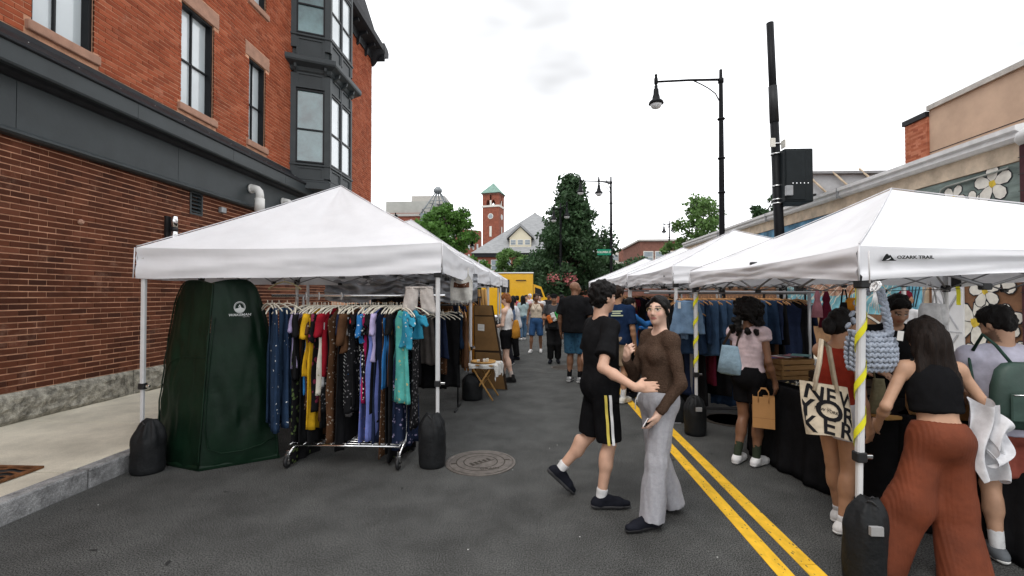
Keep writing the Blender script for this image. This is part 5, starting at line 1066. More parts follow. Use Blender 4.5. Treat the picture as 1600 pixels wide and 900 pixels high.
# (pixel x, colour, pixel y of the hem, kind, sleeve length, forward shift)
LG0 = [(414, 'ddenim', 660, 'trousers', 0, -.10), (424, 'navydot', 668, 'skirt', 0, -.22), (434, 'navydot', 662, 'skirt', 0, -.12), (441, 'denim', 655, 'trousers', 0, -.02), (447, 'lilac', 570, 'shirt', .2, -.02), (453, 'black', 590, 'shirt', .22, -.1), (458, 'black', 722, 'coat', 0, 0), (464, 'lilac', 566, 'shirt', .18, .02), (468, 'brownfloral', 640, 'dress', .2, 0), (473, 'brown', 690, 'coat', 0, .04),
      (478, 'bluedot', 613, 'dress', 0, -.02), (482, 'black', 700, 'coat', 0, 0), (485, 'yellow', 586, 'shirt', .24, -.11), (489, 'yellow', 668, 'dress', 0, -.02), (495, 'black', 640, 'dress', .28, -.06), (502, 'creamfloral', 612, 'dress', 0, -.07), (506, 'white', 600, 'shirt', 0, .03), (511, 'red', 585, 'shirt', .22, -.06), (516, 'black', 665, 'dress', 0, 0), (521, 'brownfloral', 690, 'coat', 0, -.03), (525, 'navy', 640, 'dress', .2, 0), (530, 'pinstripe', 634, 'dress', 0, .02), (535, 'black', 700, 'coat', 0, 0),
      (540, 'blackfloral', 630, 'dress', .1, -.08), (544, 'blue', 580, 'dress', 0, -.03), (549, 'brown', 545, 'shirt', .3, -.09), (553, 'bw', 618, 'dress', 0, -.03), (558, 'blackdot', 640, 'dress', 0, 0), (562, 'bw', 570, 'shirt', .2, -.05), (566, 'bluedot', 530, 'shirt', .22, -.1), (568, 'perifloral', 688, 'dress', 0, -.01), (573, 'black', 650, 'dress', .1, -.04), (577, 'magenta', 626, 'dress', .18, -.05), (581, 'lilac', 560, 'shirt', .2, 0), (585, 'peri', 684, 'dress', 0, -.08), (589, 'black', 640, 'dress', .2, -.06), (594, 'navy', 690, 'coat', 0, 0),
      (599, 'brownfloral', 710, 'coat', 0, -.02), (604, 'brown', 600, 'dress', .2, 0), (609, 'blue', 603, 'dress', 0, .06), (612, 'black', 716, 'coat', .2, -.05), (620, 'black', 712, 'coat', 0, 0), (640, 'blackdot', 668, 'dress', .1, .05)]
for x_, k_, h_ in ((461, 'black', 735), (470, 'navy', 650), (476, 'black', 690), (493, 'brown', 655), (499, 'black', 668), (508, 'navy', 680), (514, 'blackdot', 640), (528, 'black', 690), (537, 'black', 648), (556, 'black', 668), (571, 'navy', 640), (579, 'black', 690), (592, 'blackdot', 660), (602, 'black', 705), (616, 'black', 715), (626, 'black', 700)): LG0.append((x_, k_, h_, 'dress', .2 if x_ % 3 == 0 else 0, .03))
LG = sorted(LG0, key=lambda t: t[0])
cnt_ = {}
for i, (px, key, hy, kind, sl_, fy) in enumerate(LG):
    yy = RYL+fy*.6+random.uniform(-.03, .03); x_ = P(px, 462, RYL-.2).x; top = RZL-.02; ln = (hy-475)/720*(RYL-.18)
    if key == 'black': key = ('black', 'navyfloral', 'black', 'greyprint', 'winefloral', 'black', 'greenfloral')[i % 7]
    side = 'left half' if i < len(LG)/2 else 'right half'; cw = COLW.get(key, key)
    lab = '%s %s hanging %s from the left on the chrome rolling rack' % (cw, KINDW[kind], ordw(i+1))
    garment(key, (x_, yy, top), max(.3, ln), 'skirt' if kind == 'skirt' else 'trousers' if kind == 'trousers' else 'dress', 'w', R(random.uniform(-34, 34)+(48 if i in (1, 2) else 0)), random.uniform(.15, .21), sl_, lab, 'garments on the chrome rolling rack', i*1.7, .017 if i not in (1, 2) else .03)
# aqua dress turned to the front, turquoise top next to it, cream hangers left free
garment('aquafloral', (P(622, 470, 4.45).x, 4.56, 1.66), .92, 'dress', 'w', R(48), .13, .0, 'long aqua floral dress turned outwards at the right end of the rack', 'garments on the chrome rolling rack', 91, .03, 1.1)
garment('turqfloral', (P(630, 470, 4.4).x, 4.5, 1.66), .36, 'dress', 'w', R(40), .12, .08, 'short turquoise ruffled top hung over the aqua dress', 'garments on the chrome rolling rack', 92, .035, 1.2)
garment('turq', (P(644, 470, 4.55).x, 4.62, 1.67), .30, 'dress', 'w', R(62), .11, .10, 'bright blue cropped top behind the turquoise ruffled one', 'garments on the chrome rolling rack', 93, .035, 1.1)
for k, x_ in enumerate((413, 420, 431, 444)):
    h = empty('clothes_hanger', (P(x_, 470, 4.6).x, 4.66, 1.705), R(50+8*k), 'bare cream hanger, %s from the left end of the chrome rack' % ordw(k+1), 'hanger', 'bare hangers'); link('frame', HM['w'], h)
h = empty('clothes_hanger', (P(443, 440, 4.7).x, 4.72, 1.93), R(80), 'gold velvet hanger clipped high under the left canopy edge', 'hanger', 'bare hangers'); link('frame', hanger_mesh(mat('gold_hanger', (.38, .32, .18), rough=.6), .2, .008, True), h)
# linen shorts and white fringed top hung from the canopy edge
o = empty('linen_shorts', (P(655, 440, 4.62).x, 4.62, P(655, 430, 4.62).z), R(88), 'pale linen shorts hanging from a wire hanger under the canopy edge', 'shorts'); link('hanger', HM['m'], o)
sb = MB()
for s_ in (-1, 1):
    rs = []
    for i in range(11):
        f = i/10; hw = .075+.012*f; rs.append([(.02*math.sin(a)*(1+.4*f)+.006*math.sin(a*5+i), s_*(.070+.030*f)+hw*.92*math.cos(a), -.12-.25*f+.006*math.sin(a*4)-.02*f*s_*math.cos(a)) for a in np.linspace(0, 2*math.pi, 22, endpoint=False)])
    sb.loft(rs, cap=True)
sb.build('cloth', cloth('linen', (.47, .43, .40), bump=.3), o, True)
mb().loft([[(.026*math.sin(a), .145*math.cos(a), z) for a in np.linspace(0, 2*math.pi, 24, endpoint=False)] for z in (-.135, -.115)], cap=True).build('waistband', MATS['linen'], o, True)
o = empty('fringed_top', (P(721, 440, 6.1).x, 6.1, P(721, 428, 6.1).z), R(75), 'white fringed crochet top with brown chest band hanging between canopies', 'top')
def ftop(u, v): 
    w_ = .155*(1-.35*max(0, .3-v)/.3); zz = -.36*v-(.10*(1-abs(2*u-1)**1.5)*max(0, 1-v*2.2)); return (.03*math.sin(u*9+v*3)*.6, (u-.5)*2*w_, zz+.02*abs(2*u-1)*v)
mb().grid(ftop, 20, 18).build('cloth', cloth('white_crochet', (.62, .60, .55), bump=.4), o, True)
mb().grid(lambda u, v: tuple(Vector(ftop(.14+.72*u, .26+.26*v))+Vector((-.012, 0, 0))), 12, 6).build('chest_band', mat('brown_leather', (.10, .04, .02), rough=.6, var=.6, scale=22, c2=(.6, .58, .52), spots=(30, .12)), o, True)
for s_ in (-1, 1): tube('strap', [ftop(.5+s_*.42, .02), (0, s_*.1, .07)], .008, MATS['white_crochet'], o, 6)
for k in range(26): u = (k+.5)/26; e_ = Vector(ftop(u, 1.)); tube('fringe', [e_, e_+Vector((.01*math.sin(k), .004*math.cos(k*2), -.05-.02*math.sin(k*1.7)))], .0035, MATS['white_crochet'], o, 4)

# second rack in the left stall (dark skirts) and goods further back
rk2 = empty('dark_rack', (-1.55, 6.9, 0), 0, 'dark pipe clothes rack behind the chrome one', 'clothes rack')
tube('rail', [(-1.3, 0, 1.56), (.42, 0, 1.56)], .014, blk, rk2)
for x_ in (-1.25, .40): tube('upright', [(x_, 0, .02), (x_, 0, 1.56)], .013, blk, rk2); tube('foot', [(x_, -.25, .02), (x_, .25, .02)], .015, blk, rk2)
B2 = [(652, 'black', 600, 'skirt', 20), (664, 'taupe', 572, 'skirt', 65), (676, 'black', 610, 'skirt', 70), (688, 'navy', 560, 'skirt', 40), (692, 'brownfloral', 585, 'dress', 20), (701, 'plaid', 546, 'skirt', 72), (705, 'black', 606, 'trousers', 70), (716, 'ddenim', 545, 'skirt', 30), (721, 'tan', 570, 'dress', 20), (726, 'brown', 575, 'dress', 15), (640, 'wine', 565, 'dress', 20), (628, 'black', 590, 'dress', 20), (616, 'ddenim', 580, 'dress', 20), (606, 'grey', 570, 'dress', 20)]
for i, (px, key, hy, kind, rz) in enumerate(B2):
    y_ = 6.9+.1*(i % 3-1); garment(key, (P(px, 480, y_).x, y_, 1.545), max(.3, (hy-492)/720*y_), kind, 'o' if key in ('plaid', 'tan', 'brown') else 'w', R(rz), .2, 0, '%s %s, item %s on the dark rack behind the chrome one' % (COLW.get(key, key), KINDW[kind], ordw(i+1)), 'garments on the dark rack', i*3.1+50, .035, 1.25 if kind == 'skirt' else 1.1)
for k in range(5):
    h = empty('clothes_hanger', (P(668+k*8, 492, 6.6).x, 6.62, 1.52), R(70), 'bare white hanger, %s of five before the plaid skirt' % ordw(k+1), 'hanger', 'bare hangers'); link('frame', HM['w'], h)
# silver tarpaulin and hanging goods at the back of the left stalls
tarp = mat('silver_tarp', (.33, .34, .36), rough=.32, var=.35, scale=4, metal=.5, bump=.5, bscale=7)
o = empty('silver_tarp', (-2.3, 7.66, 1.7), 0, 'crumpled silver tarpaulin tied under the back edge of the left canopy', 'tarpaulin')
mb().grid(lambda u, v: (-1.25+2.6*u, .10*mnoise.noise(Vector((u*9, v*5, 3)))+.05*mnoise.noise(Vector((u*23, v*11, 9))), .36-.42*v-.07*math.sin(u*9)*v+.04*mnoise.noise(Vector((u*14, 1, 2)))), 70, 16).build('sheet', tarp, o, True)
for i in range(9):
    key = ['black', 'brownfloral', 'tan', 'ddenim', 'wine', 'black', 'brown', 'navy', 'orange'][i]
    garment(key, (-3.4+i*.27, 9.1, 1.66), .95+.2*((i*7) % 3), 'dress', 'o', R(30+((i*37) % 40)), .2, .1, '%s dress on the back rail of the second left stall, %s in line' % (COLW.get(key, key), ordw(i+1)), 'garments in the second left stall', i+70, .04)
rk3 = empty('back_rail', (-2.3, 9.1, 0), 0, 'pipe rail at the back of the second left stall', 'clothes rack'); tube('rail', [(-1.3, 0, 1.67), (1.25, 0, 1.67)], .014, blk, rk3)
for x_ in (-1.28, 1.22): tube('upright', [(x_, 0, .02), (x_, 0, 1.67)], .014, blk, rk3)
dk = cloth('dark_curtain', (.02, .019, .02)); o = empty('back_curtain', (-2.5, 10.7, 0), 0, 'dark cloth hung across the back of the second left stall', 'curtain')
mb().grid(lambda u, v: (-1.35+2.6*u, .05*math.sin(u*40)+.02*math.sin(u*97+v*3), .08+1.75*v), 90, 4).build('sheet', dk, o, True)
# hinged brown display board, leaning broom sticks, folding table with lace
kraft = mat('brown_board', (.155, .085, .032), rough=.6, var=.25, scale=3, bump=.1); kraft_d = mat('dark_board_edge', (.03, .018, .01), rough=.7)
bo = empty('display_board', (P(768, 600, 8.3).x, 8.3, 0), 0, 'brown folding display board with a white notice at the left stalls', 'board')
q = lambda x, y: (P(x, y, 8.3)-Vector(bo.location)); bl, br, tl, tr_ = q(742, 606), q(793, 609), q(740, 477), q(770, 477)
def bq(u, v): return (bl.lerp(br, u)).lerp(tl.lerp(tr_, u), v)
for (v0, v1) in ((0.0, .44), (.455, .87), (.875, 1.)):
    pts = [bq(u, v)+Vector((0, 0, 0)) for u, v in ((.04, v0+.005), (.93, v0+.005), (.93, v1-.005), (.04, v1-.005))]; mb().prism(pts, (0, -.02, 0)).build('panel', kraft, bo)
mb().prism([bq(0, 0), bq(1, 0), bq(1, 1), bq(0, 1)], (0, .03, 0)).build('back', kraft_d, bo)
pn = [q(747, 506), q(757, 507), q(757, 517), q(747, 516)]; mb().prism([p+Vector((0, -.025, 0)) for p in pn], (0, -.003, 0)).build('notice', mat('paper', (.62, .61, .58), var=.05), bo)
for p_ in range(3): mb().prism([Vector((pn[0].x+.012, -.030, pn[0].z-.03-p_*.025)), Vector((pn[1].x-.012, -.030, pn[0].z-.03-p_*.025)), Vector((pn[1].x-.012, -.030, pn[0].z-.036-p_*.025)), Vector((pn[0].x+.012, -.030, pn[0].z-.036-p_*.025))], (0, -.001, 0)).build('notice_line', MATS['grey_metal'], bo)
wood = mat('pale_wood', (.48, .27, .09), rough=.5, var=.25, scale=8, stretch=(1, 1, .2), bump=.1)
for k, (x0, x1) in enumerate(((752, 748), (757, 753), (761, 758))): tag(tube('wooden_stick', [P(x0, 500, 9.2), P(x1, 452, 9.2)], .03, wood), 'upright wooden slat, %s of three above the display board' % ordw(k+1), 'stick', 'wooden sticks')
tag(tube('wooden_pole', [P(716, 478, 7.4), P(734, 548, 7.4)], .02, wood), 'slanting wooden pole leaning behind the plaid skirt', 'pole')
gT = G(755, 626); ft = empty('folding_table', (gT.x, gT.y+.18, 0), R(-8), 'small wooden folding table with white lace cloth and a tray', 'table')
for s_ in (-.2, .2):
    tube('leg', [(-.19, s_, .01), (.17, s_, .56)], .015, wood, ft, 8); tube('leg', [(.19, s_, .01), (-.17, s_, .56)], .015, wood, ft, 8)
tube('crossbar', [(.0, -.2, .28), (.0, .2, .28)], .01, wood, ft, 8); mb().bbox((-.24, -.24, .56), (.24, .24, .585), .008).build('top', wood, ft)
lace = cloth('white_lace', (.60, .59, .56), bump=.5, c2=(.18, .17, .16), spots=(38, .16)); tc_ = empty('lace_cloth', (gT.x, gT.y+.18, .587), R(-8), 'white lace cloth draped over the small folding table', 'tablecloth')
def lacef(u, v):
    x, y = (u-.42)*.74, (v-.5)*.62; ox = max(0, abs(x)-.245); oy = max(0, abs(y)-.245); dz = ox+oy; return (math.copysign(min(abs(x), .25+.02*math.sin(y*30)), x), math.copysign(min(abs(y), .25+.02*math.sin(x*28)), y), .004-dz*1.0-(.08*ox if x > 0 else 0))
mb().grid(lacef, 40, 36).build('sheet', lace, tc_, True)
ty = empty('wooden_tray', (gT.x-.02, gT.y+.16, .593), 0, 'round pale wooden tray with small packets on the lace cloth', 'tray'); mb().lathe([(.17, 0), (.21, .012), (.21, .03), (.19, .03), (.17, .014)], 28).build('tray_body', wood, ty, True)
for k in range(4): mb().bbox((-.1+.05*k, -.05+.02*(k % 2), .015), (-.06+.05*k, .03, .045+.008*k), .004).build('packet', [MATS['paper'], MATS['brown_leather'], MATS['paper'], hang_w][k], ty)

# right: denim rail across the back of the near stall
RR = empty('denim_rail', (2.75, 6.3, 0), 0, 'long grey pipe rail of denim across the right stalls', 'clothes rack')
tube('rail', [(-1.2, 0, 1.755), (1.05, 0, 1.745)], .016, pole_g, RR); tube('rail', [(-1.2, .3, 1.74), (1.05, .3, 1.73)], .014, pole_g, RR)
for x_ in (-.6, .98): tube('upright', [(x_, .15, .02), (x_, .15, 1.80)], .022, pole_g, RR); tube('foot', [(x_, -.2, .02), (x_, .5, .02)], .018, pole_g, RR)
tube('lower_shelf', [(-1.2, .15, .16), (1.05, .15, .16)], .018, blk, RR)
keys = ['ldenim', 'denim', 'ddenim', 'white', 'denim', 'ldenim', 'ddenim', 'denim', 'denim', 'ddenim', 'denim', 'ldenim', 'denim', 'ddenim', 'denim', 'denim', 'white', 'denim', 'ddenim', 'denim', 'denim', 'ddenim', 'denim', 'black', 'ddenim', 'denim', 'navy', 'black']
for i, key in enumerate(keys):
    px = 1062+i*5.6+random.uniform(-1, 1); ln = [.50, .56, .62, .66, .6, .4, .52, .58, .7, .66][i % 10]*random.uniform(.92, 1.08); y_ = 6.28 if i % 2 else 6.2
    kind = 'skirt' if i % 3 == 0 else 'trousers'
    garment(key, (P(px, 462, y_).x, y_, 1.745), ln, kind, 'o', R(random.uniform(10, 50)), .19, 0, '%s %s, %s from the left on the long denim rail' % (COLW.get(key, key), KINDW[kind] if kind == 'skirt' else 'shorts', ordw(i+1)), 'denim on the right rail', i*1.3+120, .028, .95)
garment('ldenim', (P(1074, 462, 5.98).x, 5.98, 1.74), .42, 'skirt', 'o', R(82), .2, 0, 'pale denim skirt with a white price tag at the front of the denim rail', 'denim on the right rail', 151, .035, 1.1)
garment('ddenim', (P(1077, 462, 6.12).x, 6.12, 1.60), .55, 'skirt', 'o', R(80), .2, 0, 'dark frayed denim skirt hanging below the pale one', 'denim on the right rail', 152, .03, 1.1)
tagw = empty('price_tag', P(1061.5, 477, 5.9), 0, 'white price tag pinned to the pale denim skirt', 'tag'); mb().box((-.018, 0, -.04), (.018, .002, .04)).build('card', MATS['paper'], tagw); tube('string', [(0, 0, .04), (0, 0, .09)], .0015, MATS['paper'], tagw, 4)
for i in range(12):   # second layer: long dark garments behind
    key = ['black', 'navy', 'black', 'wine', 'black', 'ddenim', 'black', 'black', 'brown', 'black', 'navy', 'black'][i]
    garment(key, (1.9+i*.16, 6.62, 1.735), 1.15+.15*(i % 3), 'dress', 'o', R(random.uniform(10, 70)), .2, 0, 'long %s garment, %s in the row behind the denim' % (key, ordw(i+1)), 'dark garments behind the denim', i+160, .05)
for i in range(11):   # end rail with red and striped tops
    key = ['black', 'redstripe', 'wine', 'pinstripe', 'navy', 'redstripe', 'black', 'wine', 'redstripe', 'black', 'navy'][i]
    garment(key, (P(1207+i*4.6, 462, 7.4).x, 7.4+.05*(i % 2), 1.72), .62+.08*(i % 3), 'dress', 'o', R(random.uniform(5, 35)), .2, .3, '%s shirt, %s on the short rail in front of the mural' % (COLW.get(key, key), ordw(i+1)), 'shirts on the short rail', i+180, .028)
r4 = empty('short_rail', (P(1230, 462, 7.4).x, 7.45, 0), 0, 'short black pipe rail of striped shirts before the mural', 'clothes rack'); tube('rail', [(-.35, 0, 1.74), (.32, 0, 1.74)], .014, blk, r4)
for x_ in (-.33, .3): tube('upright', [(x_, 0, .02), (x_, 0, 1.78)], .016, blk, r4)
for i in range(10):   # rail along the pavement side, farther back, seen left of the woman
    key = ['black', 'brown', 'wine', 'black', 'navy', 'black', 'pink', 'black', 'brownfloral', 'black'][i]
    garment(key, (P(968+i*9, 462, 9.6).x, 9.6, 1.78), 1.0+.12*(i % 3), 'dress', 'o', R(random.uniform(40, 80)), .2, .2, '%s garment, %s on the rail in the second right stall' % (COLW.get(key, key), ordw(i+1)), 'garments in the second right stall', i+200, .05)
r5 = empty('grey_rail', (2.6, 9.6, 0), 0, 'grey pipe rail in the second right stall', 'clothes rack'); tube('rail', [(-1.0, 0, 1.80), (1.3, 0, 1.80)], .016, pole_g, r5); 
for x_ in (-.95, 1.2): tube('upright', [(x_, 0, .02), (x_, 0, 1.82)], .018, pole_g, r5)

# ================================================================== RIGHT TABLES AND GOODS
bcl = cloth('black_table_cloth', (.010, .010, .011), rough=.8, bump=.2)
def cloth_table(label, tlabel, c, ang, Lg, W, H_, rnd):
    o = empty('market_table', c, ang, tlabel, 'table')
    mb().bbox((-Lg/2, -W/2, H_-.03), (Lg/2, W/2, H_-.004), .006).build('top', wood, o)
    for sx in (-1, 1):
        for sy in (-1, 1): tube('leg', [(sx*(Lg/2-.1), sy*(W/2-.07), 0), (sx*(Lg/2-.1), sy*(W/2-.07), H_-.03)], .014, pole_g, o)
    t = empty('table_cloth', c, ang, label, 'tablecloth'); N = 140
    def per(s_):
        r_ = rnd; seg = [(Lg-2*r_), math.pi*r_/2, (W-2*r_), math.pi*r_/2]*2; tot = sum(seg); d = s_*tot; x, y = -Lg/2+r_, -W/2; ang_ = 0
        for k, q_ in enumerate(seg):
            if d <= q_ or k == 7:
                if k % 2 == 0: return (x+math.cos(ang_)*d, y+math.sin(ang_)*d, ang_)
                a2 = ang_+d/r_; return (x+r_*(math.sin(a2)-math.sin(ang_)), y-r_*(math.cos(a2)-math.cos(ang_)), a2)
            if k % 2 == 0: x += math.cos(ang_)*q_; y += math.sin(ang_)*q_
            else: x += r_*(math.sin(ang_+math.pi/2)-math.sin(ang_)); y -= r_*(math.cos(ang_+math.pi/2)-math.cos(ang_)); ang_ += math.pi/2
            d -= q_
    rings = []
    for i in range(13):
        f = i/12; z = H_*(1-f)+.012*f; ring = []
        for k in range(N):
            x, y, a = per(k/N); n_ = (math.sin(a), -math.cos(a)); w = .012+f*(.05+.022*math.sin(k*.55)+.012*math.sin(k*1.27+2))
            ring.append((x+n_[0]*w, y+n_[1]*w, z))
        rings.append(ring)
    rings.insert(0, [(p[0]*.97, p[1]*.95, H_+.002) for p in rings[0]])
    mb().loft(list(reversed(rings)), cap=True).build('sheet', bcl, t, True); return o
cloth_table('black cloth reaching the road on the left table of the right stall', 'table under black cloth where the woman with the paper bag shops', (2.82, 4.50, 0), R(100), 1.75, .72, .80, .28)
cloth_table('black cloth on the second table, behind the rust trousers', 'table under black cloth holding the wooden drawers', (3.32, 3.32, 0), R(124), 1.25, .62, .80, .10)
crate = mat('crate_wood', (.34, .19, .075), rough=.65, var=.3, scale=6, bump=.2, stretch=(.3, 1, 1)); crate_d = mat('dark_wood', (.05, .032, .02), rough=.6, var=.3)
def slat_box(label, c, ang, w, d, h, n, m=crate, name='wooden_crate', cat='crate'):
    o = empty(name, c, ang, label, cat)
    for s_ in (-1, 1):
        for k in range(n): z0 = h*k/n+.004; z1_ = h*(k+1)/n-.006; mb().bbox((-w/2, s_*d/2-.006, z0), (w/2, s_*d/2+.006, z1_), .002).build('slat', m, o); mb().bbox((s_*w/2-.006, -d/2+.007, z0), (s_*w/2+.006, d/2-.007, z1_), .002).build('slat', m, o)
        for s2 in (-1, 1): mb().box((s_*(w/2-.02)-.01, s2*(d/2-.018)-.01, 0), (s_*(w/2-.02)+.01, s2*(d/2-.018)+.01, h)).build('corner_post', m, o)
    mb().box((-w/2+.008, -d/2+.008, 0), (w/2-.008, d/2-.008, .008)).build('bottom', m, o); return o
slat_box('pale slatted wooden crate at the far end of the black table', (2.72, 5.12, .805), R(15), .40, .30, .23, 4)
for k in range(6):
    cc = [(.05, .10, .3), (.3, .04, .05), (.5, .5, .48), (.04, .04, .05), (.25, .08, .1), (.08, .2, .2)][k]; o = empty('record_sleeve', (2.58+.055*k, 5.1, 1.04+.004*k), R(10+k*9), 'flat printed sleeve, %s on top of the pale crate' % ordw(k+1), 'sleeve', 'sleeves on the crate'); mb().box((-.1, -.09, 0), (.1, .09, .004)).build('card', mat('sleeve_%d' % k, cc, var=.5, scale=12, rough=.5), o)
slat_box('dark low tray crate in the middle of the black table', (2.95, 4.55, .805), R(8), .34, .5, .15, 2, crate_d)
slat_box('small brown crate holding papers on the black table', (3.02, 4.62, .965), R(8), .22, .3, .08, 1, mat('mid_wood', (.16, .085, .04), var=.3))
o = empty('paper_stack', (3.0, 4.62, 1.03), R(20), 'loose white papers lying on the small brown crate', 'papers')
for k in range(3): mb().grid(lambda u, v, k=k: (-.12+.24*u+.02*k, -.1+.2*v, .012*k+.02*mnoise.noise(Vector((u*3, v*3, k)))+.012), 6, 6).build('sheet', MATS['paper'], o, True)
dish = mat('black_tray', (.012, .012, .013), rough=.4); silver = mat('silver_jewellery', (.6, .58, .52), rough=.25, metal=.9)
for k, (x, y) in enumerate(((2.62, 4.72), (2.66, 4.35), (2.72, 4.02))):
    o = empty('jewellery_tray', (x, y, .806), R(10), 'black tray of jewellery, %s from the far end of the table' % ordw(k+1), 'tray', 'jewellery trays'); mb().loft([[(sx*.13*s_, sy*.16*s_, z) for sx, sy in ((-1, -1), (1, -1), (1, 1), (-1, 1))] for s_, z in ((.9, 0), (1, .03), (.96, .03), (.88, .008))], cap=True).build('tray', dish, o)
    for q_ in range(16): a = random.uniform(-.1, .1), random.uniform(-.13, .13); tube('ring_piece', [(a[0]+.012*math.cos(t), a[1]+.012*math.sin(t), .016+.004*math.sin(2*t)) for t in np.linspace(0, 6.28, 9)], .003, silver if q_ % 3 else MATS['gold_hanger'], o, 4)
for k in range(5): 
    o = empty('bracelet_pile', (2.56+.03*(k % 2), 4.5-.17*k, .806), 0, 'small pile of bangles, %s along the table edge' % ordw(k+1), 'bangles', 'bangles on the table')
    for q_ in range(4): tube('bangle', [(.035*math.cos(t)+.01*q_, .035*math.sin(t)+.006*q_, .006+.009*q_) for t in np.linspace(0, 6.28, 15)], .004, silver, o, 5)
# drawers
dw = empty('drawer_box', (3.10, 3.62, .806), R(-34), 'wooden box of drawers with dark handle on the second table', 'drawers'); mb().bbox((-.24, -.16, 0), (.24, .16, .24), .006).build('case', crate, dw)
for k in range(2):
    d_ = mb().bbox((-.225, -.172, .012+k*.115), (.225, -.161, .118+k*.115), .004).build('drawer', crate, dw); mb().bbox((-.05, -.19, .055+k*.115), (.05, -.173, .073+k*.115), .004).build('handle', blk, d_)
dw2 = empty('drawer_box', (3.48, 3.10, .806), R(-34), 'second wooden box of drawers behind the long-haired woman', 'drawers'); mb().bbox((-.22, -.15, 0), (.22, .15, .2), .006).build('case', crate, dw2)
for k in range(2):
    d_ = mb().bbox((-.205, -.162, .012+k*.094), (.205, -.151, .098+k*.094), .004).build('drawer', crate_d if k else crate, dw2); mb().bbox((-.05, -.18, .045+k*.094), (.05, -.163, .06+k*.094), .004).build('handle', blk, d_)
for k in range(14):
    o = empty('glass_jar', (3.0+.075*(k % 5)+.03*(k//5), 3.72-.07*(k//5)-.055*(k % 5), 1.047), 0, 'small glass jar, %s on top of the drawers' % ordw(k+1), 'jar', 'jars on the drawers'); mb().lathe([(.022, 0), (.026, .01), (.026, .05), (.018, .06)], 12).build('body', mat('jar_glass', (.30, .36, .33), rough=.1, var=.5, scale=30), o, True); mb().lathe([(.021, .061), (.021, .075)], 12).build('lid', silver, o, True)
for k in range(9):
    o = empty('flower_sprig', (3.3+.02*(k % 3), 3.62+.03*(k//3), 1.05), 0, 'small yellow dried flower sprig, %s in the bunch by the vendor' % ordw(k+1), 'flowers', 'dried flowers'); e_ = Vector((.05*math.cos(k*2.2), .05*math.sin(k*2.2), .13+.02*(k % 3))); tube('stem', [(0, 0, 0), e_], .003, MATS['cloth_green'] if 'cloth_green' in MATS else gmat('green'), o, 4)
    for q_ in range(5): a = Vector((random.uniform(-.02, .02), random.uniform(-.02, .02), random.uniform(-.02, .02))); mb().lathe([(.004, -.006), (.011, 0), (.004, .006)], 7, M=Matrix.Translation(e_+a)).build('blossom', mat('dried_yellow', (.5, .38, .06)), o, True)
# crocheted bag with chunky rope handle, hung on the near right leg
yarn = mat('blue_yarn', (.36, .40, .47), rough=.95, var=.25, scale=20, bump=.6, bscale=90)
bc = P(1361, 549, 3.05); cbg = empty('crochet_bag', (bc.x, 3.05, bc.z), R(0), 'chunky pale blue crocheted handbag hanging on the canopy leg', 'handbag')
bwid = (1397-1326)/720*2.95/2; bh_ = (580-518)/720*2.95/2
def lump(p, d, s_, nm, par, B): 
    Mz = frame(p, d, (0.1, -.9, .3)); B.lathe([(.0015*s_, -.62*s_), (.26*s_, -.36*s_), (.33*s_, 0), (.26*s_, .36*s_), (.0015*s_, .62*s_)], 8, M=Mz @ Matrix.Rotation(R(90), 4, 'Y'))
B = MB(); rows = 8; rnd = random.Random(3)
for r in range(rows):
    v = (r+.5)/rows*2-1; n_ = 13
    wv = bwid*(1-.22*max(0, v)**2-.06*max(0, -v)**3); n_ = 18
    for k in range(n_):
        t = (k+.5)/n_*2-1; x = wv*t; z = bh_*v*(1-.05*t*t); yb = -.075*math.sqrt(max(0, 1-(abs(t)**2.4)))*math.sqrt(max(.12, 1-abs(v)**3))
        for s_ in (-1, 1): lump((x, -s_*yb if s_ > 0 else yb, z) if s_ < 0 else (x, -yb, z), (.62*(1 if k % 2 else -1), 0, 1), .036*rnd.uniform(.9, 1.12), '', None, B)
for k in range(22):
    t = k/21*2-1; z = bh_*(1.0-.18*math.sin(math.pi*k/21)); 
    for s_ in (-1, 1): lump((bwid*.80*t, s_*.05*math.sqrt(max(.05, 1-t*t)), z), (1, 0, .35*(1 if k % 2 else -1)), .040, '', None, B)
B.build('bag_body', yarn, cbg, True); mb().loft([[(bwid*.93*math.cos(a)*s_, .055*math.sin(a)*s_, z) for a in np.linspace(0, 2*math.pi, 24, endpoint=False)] for s_, z in ((.75, -bh_*.97), (.98, -bh_*.5), (.97, 0), (.85, bh_*.5), (.75, bh_*.85))], cap=True).build('lining', yarn, cbg, True)
B = MB(); hp = [Vector((bwid*.72, -.01, bh_*.9)), Vector((bwid*.62, -.02, bh_*1.5)), Vector((bwid*.42, -.03, bh_*2.3)), Vector((bwid*.28, -.03, bh_*3.0)), Vector((bwid*.02, -.0, bh_*3.2)), Vector((-bwid*.35, .03, bh_*2.6)), Vector((-bwid*.75, .04, bh_*1.1))]
for i in range(len(hp)-1):
    for q_ in range(7 if i < 3 else 5):
        f = (q_+.5)/(7 if i < 3 else 5); p = hp[i].lerp(hp[i+1], f); d = (hp[i+1]-hp[i]).normalized(); sd_ = d.cross(Vector((0, 1, 0))); lump(p+sd_*.011*(1 if q_ % 2 else -1), (d.x+sd_.x*.6*(1 if q_ % 2 else -1), 0, d.z+sd_.z*.6), .045, '', None, B)
B.build('rope_handle', yarn, cbg, True); mb().bbox((bwid*.62, -.075, bh_*.72), (bwid*.88, -.072, bh_*1.2), .004, Matrix.Rotation(R(8), 4, 'Y')).build('price_tag', MATS['paper'], cbg)
kn = empty('cord_knot', P(1356, 448, 2.7), 0, 'white cord tied in a knot at the top of the near right leg', 'cord'); B = MB(); rn = random.Random(5)
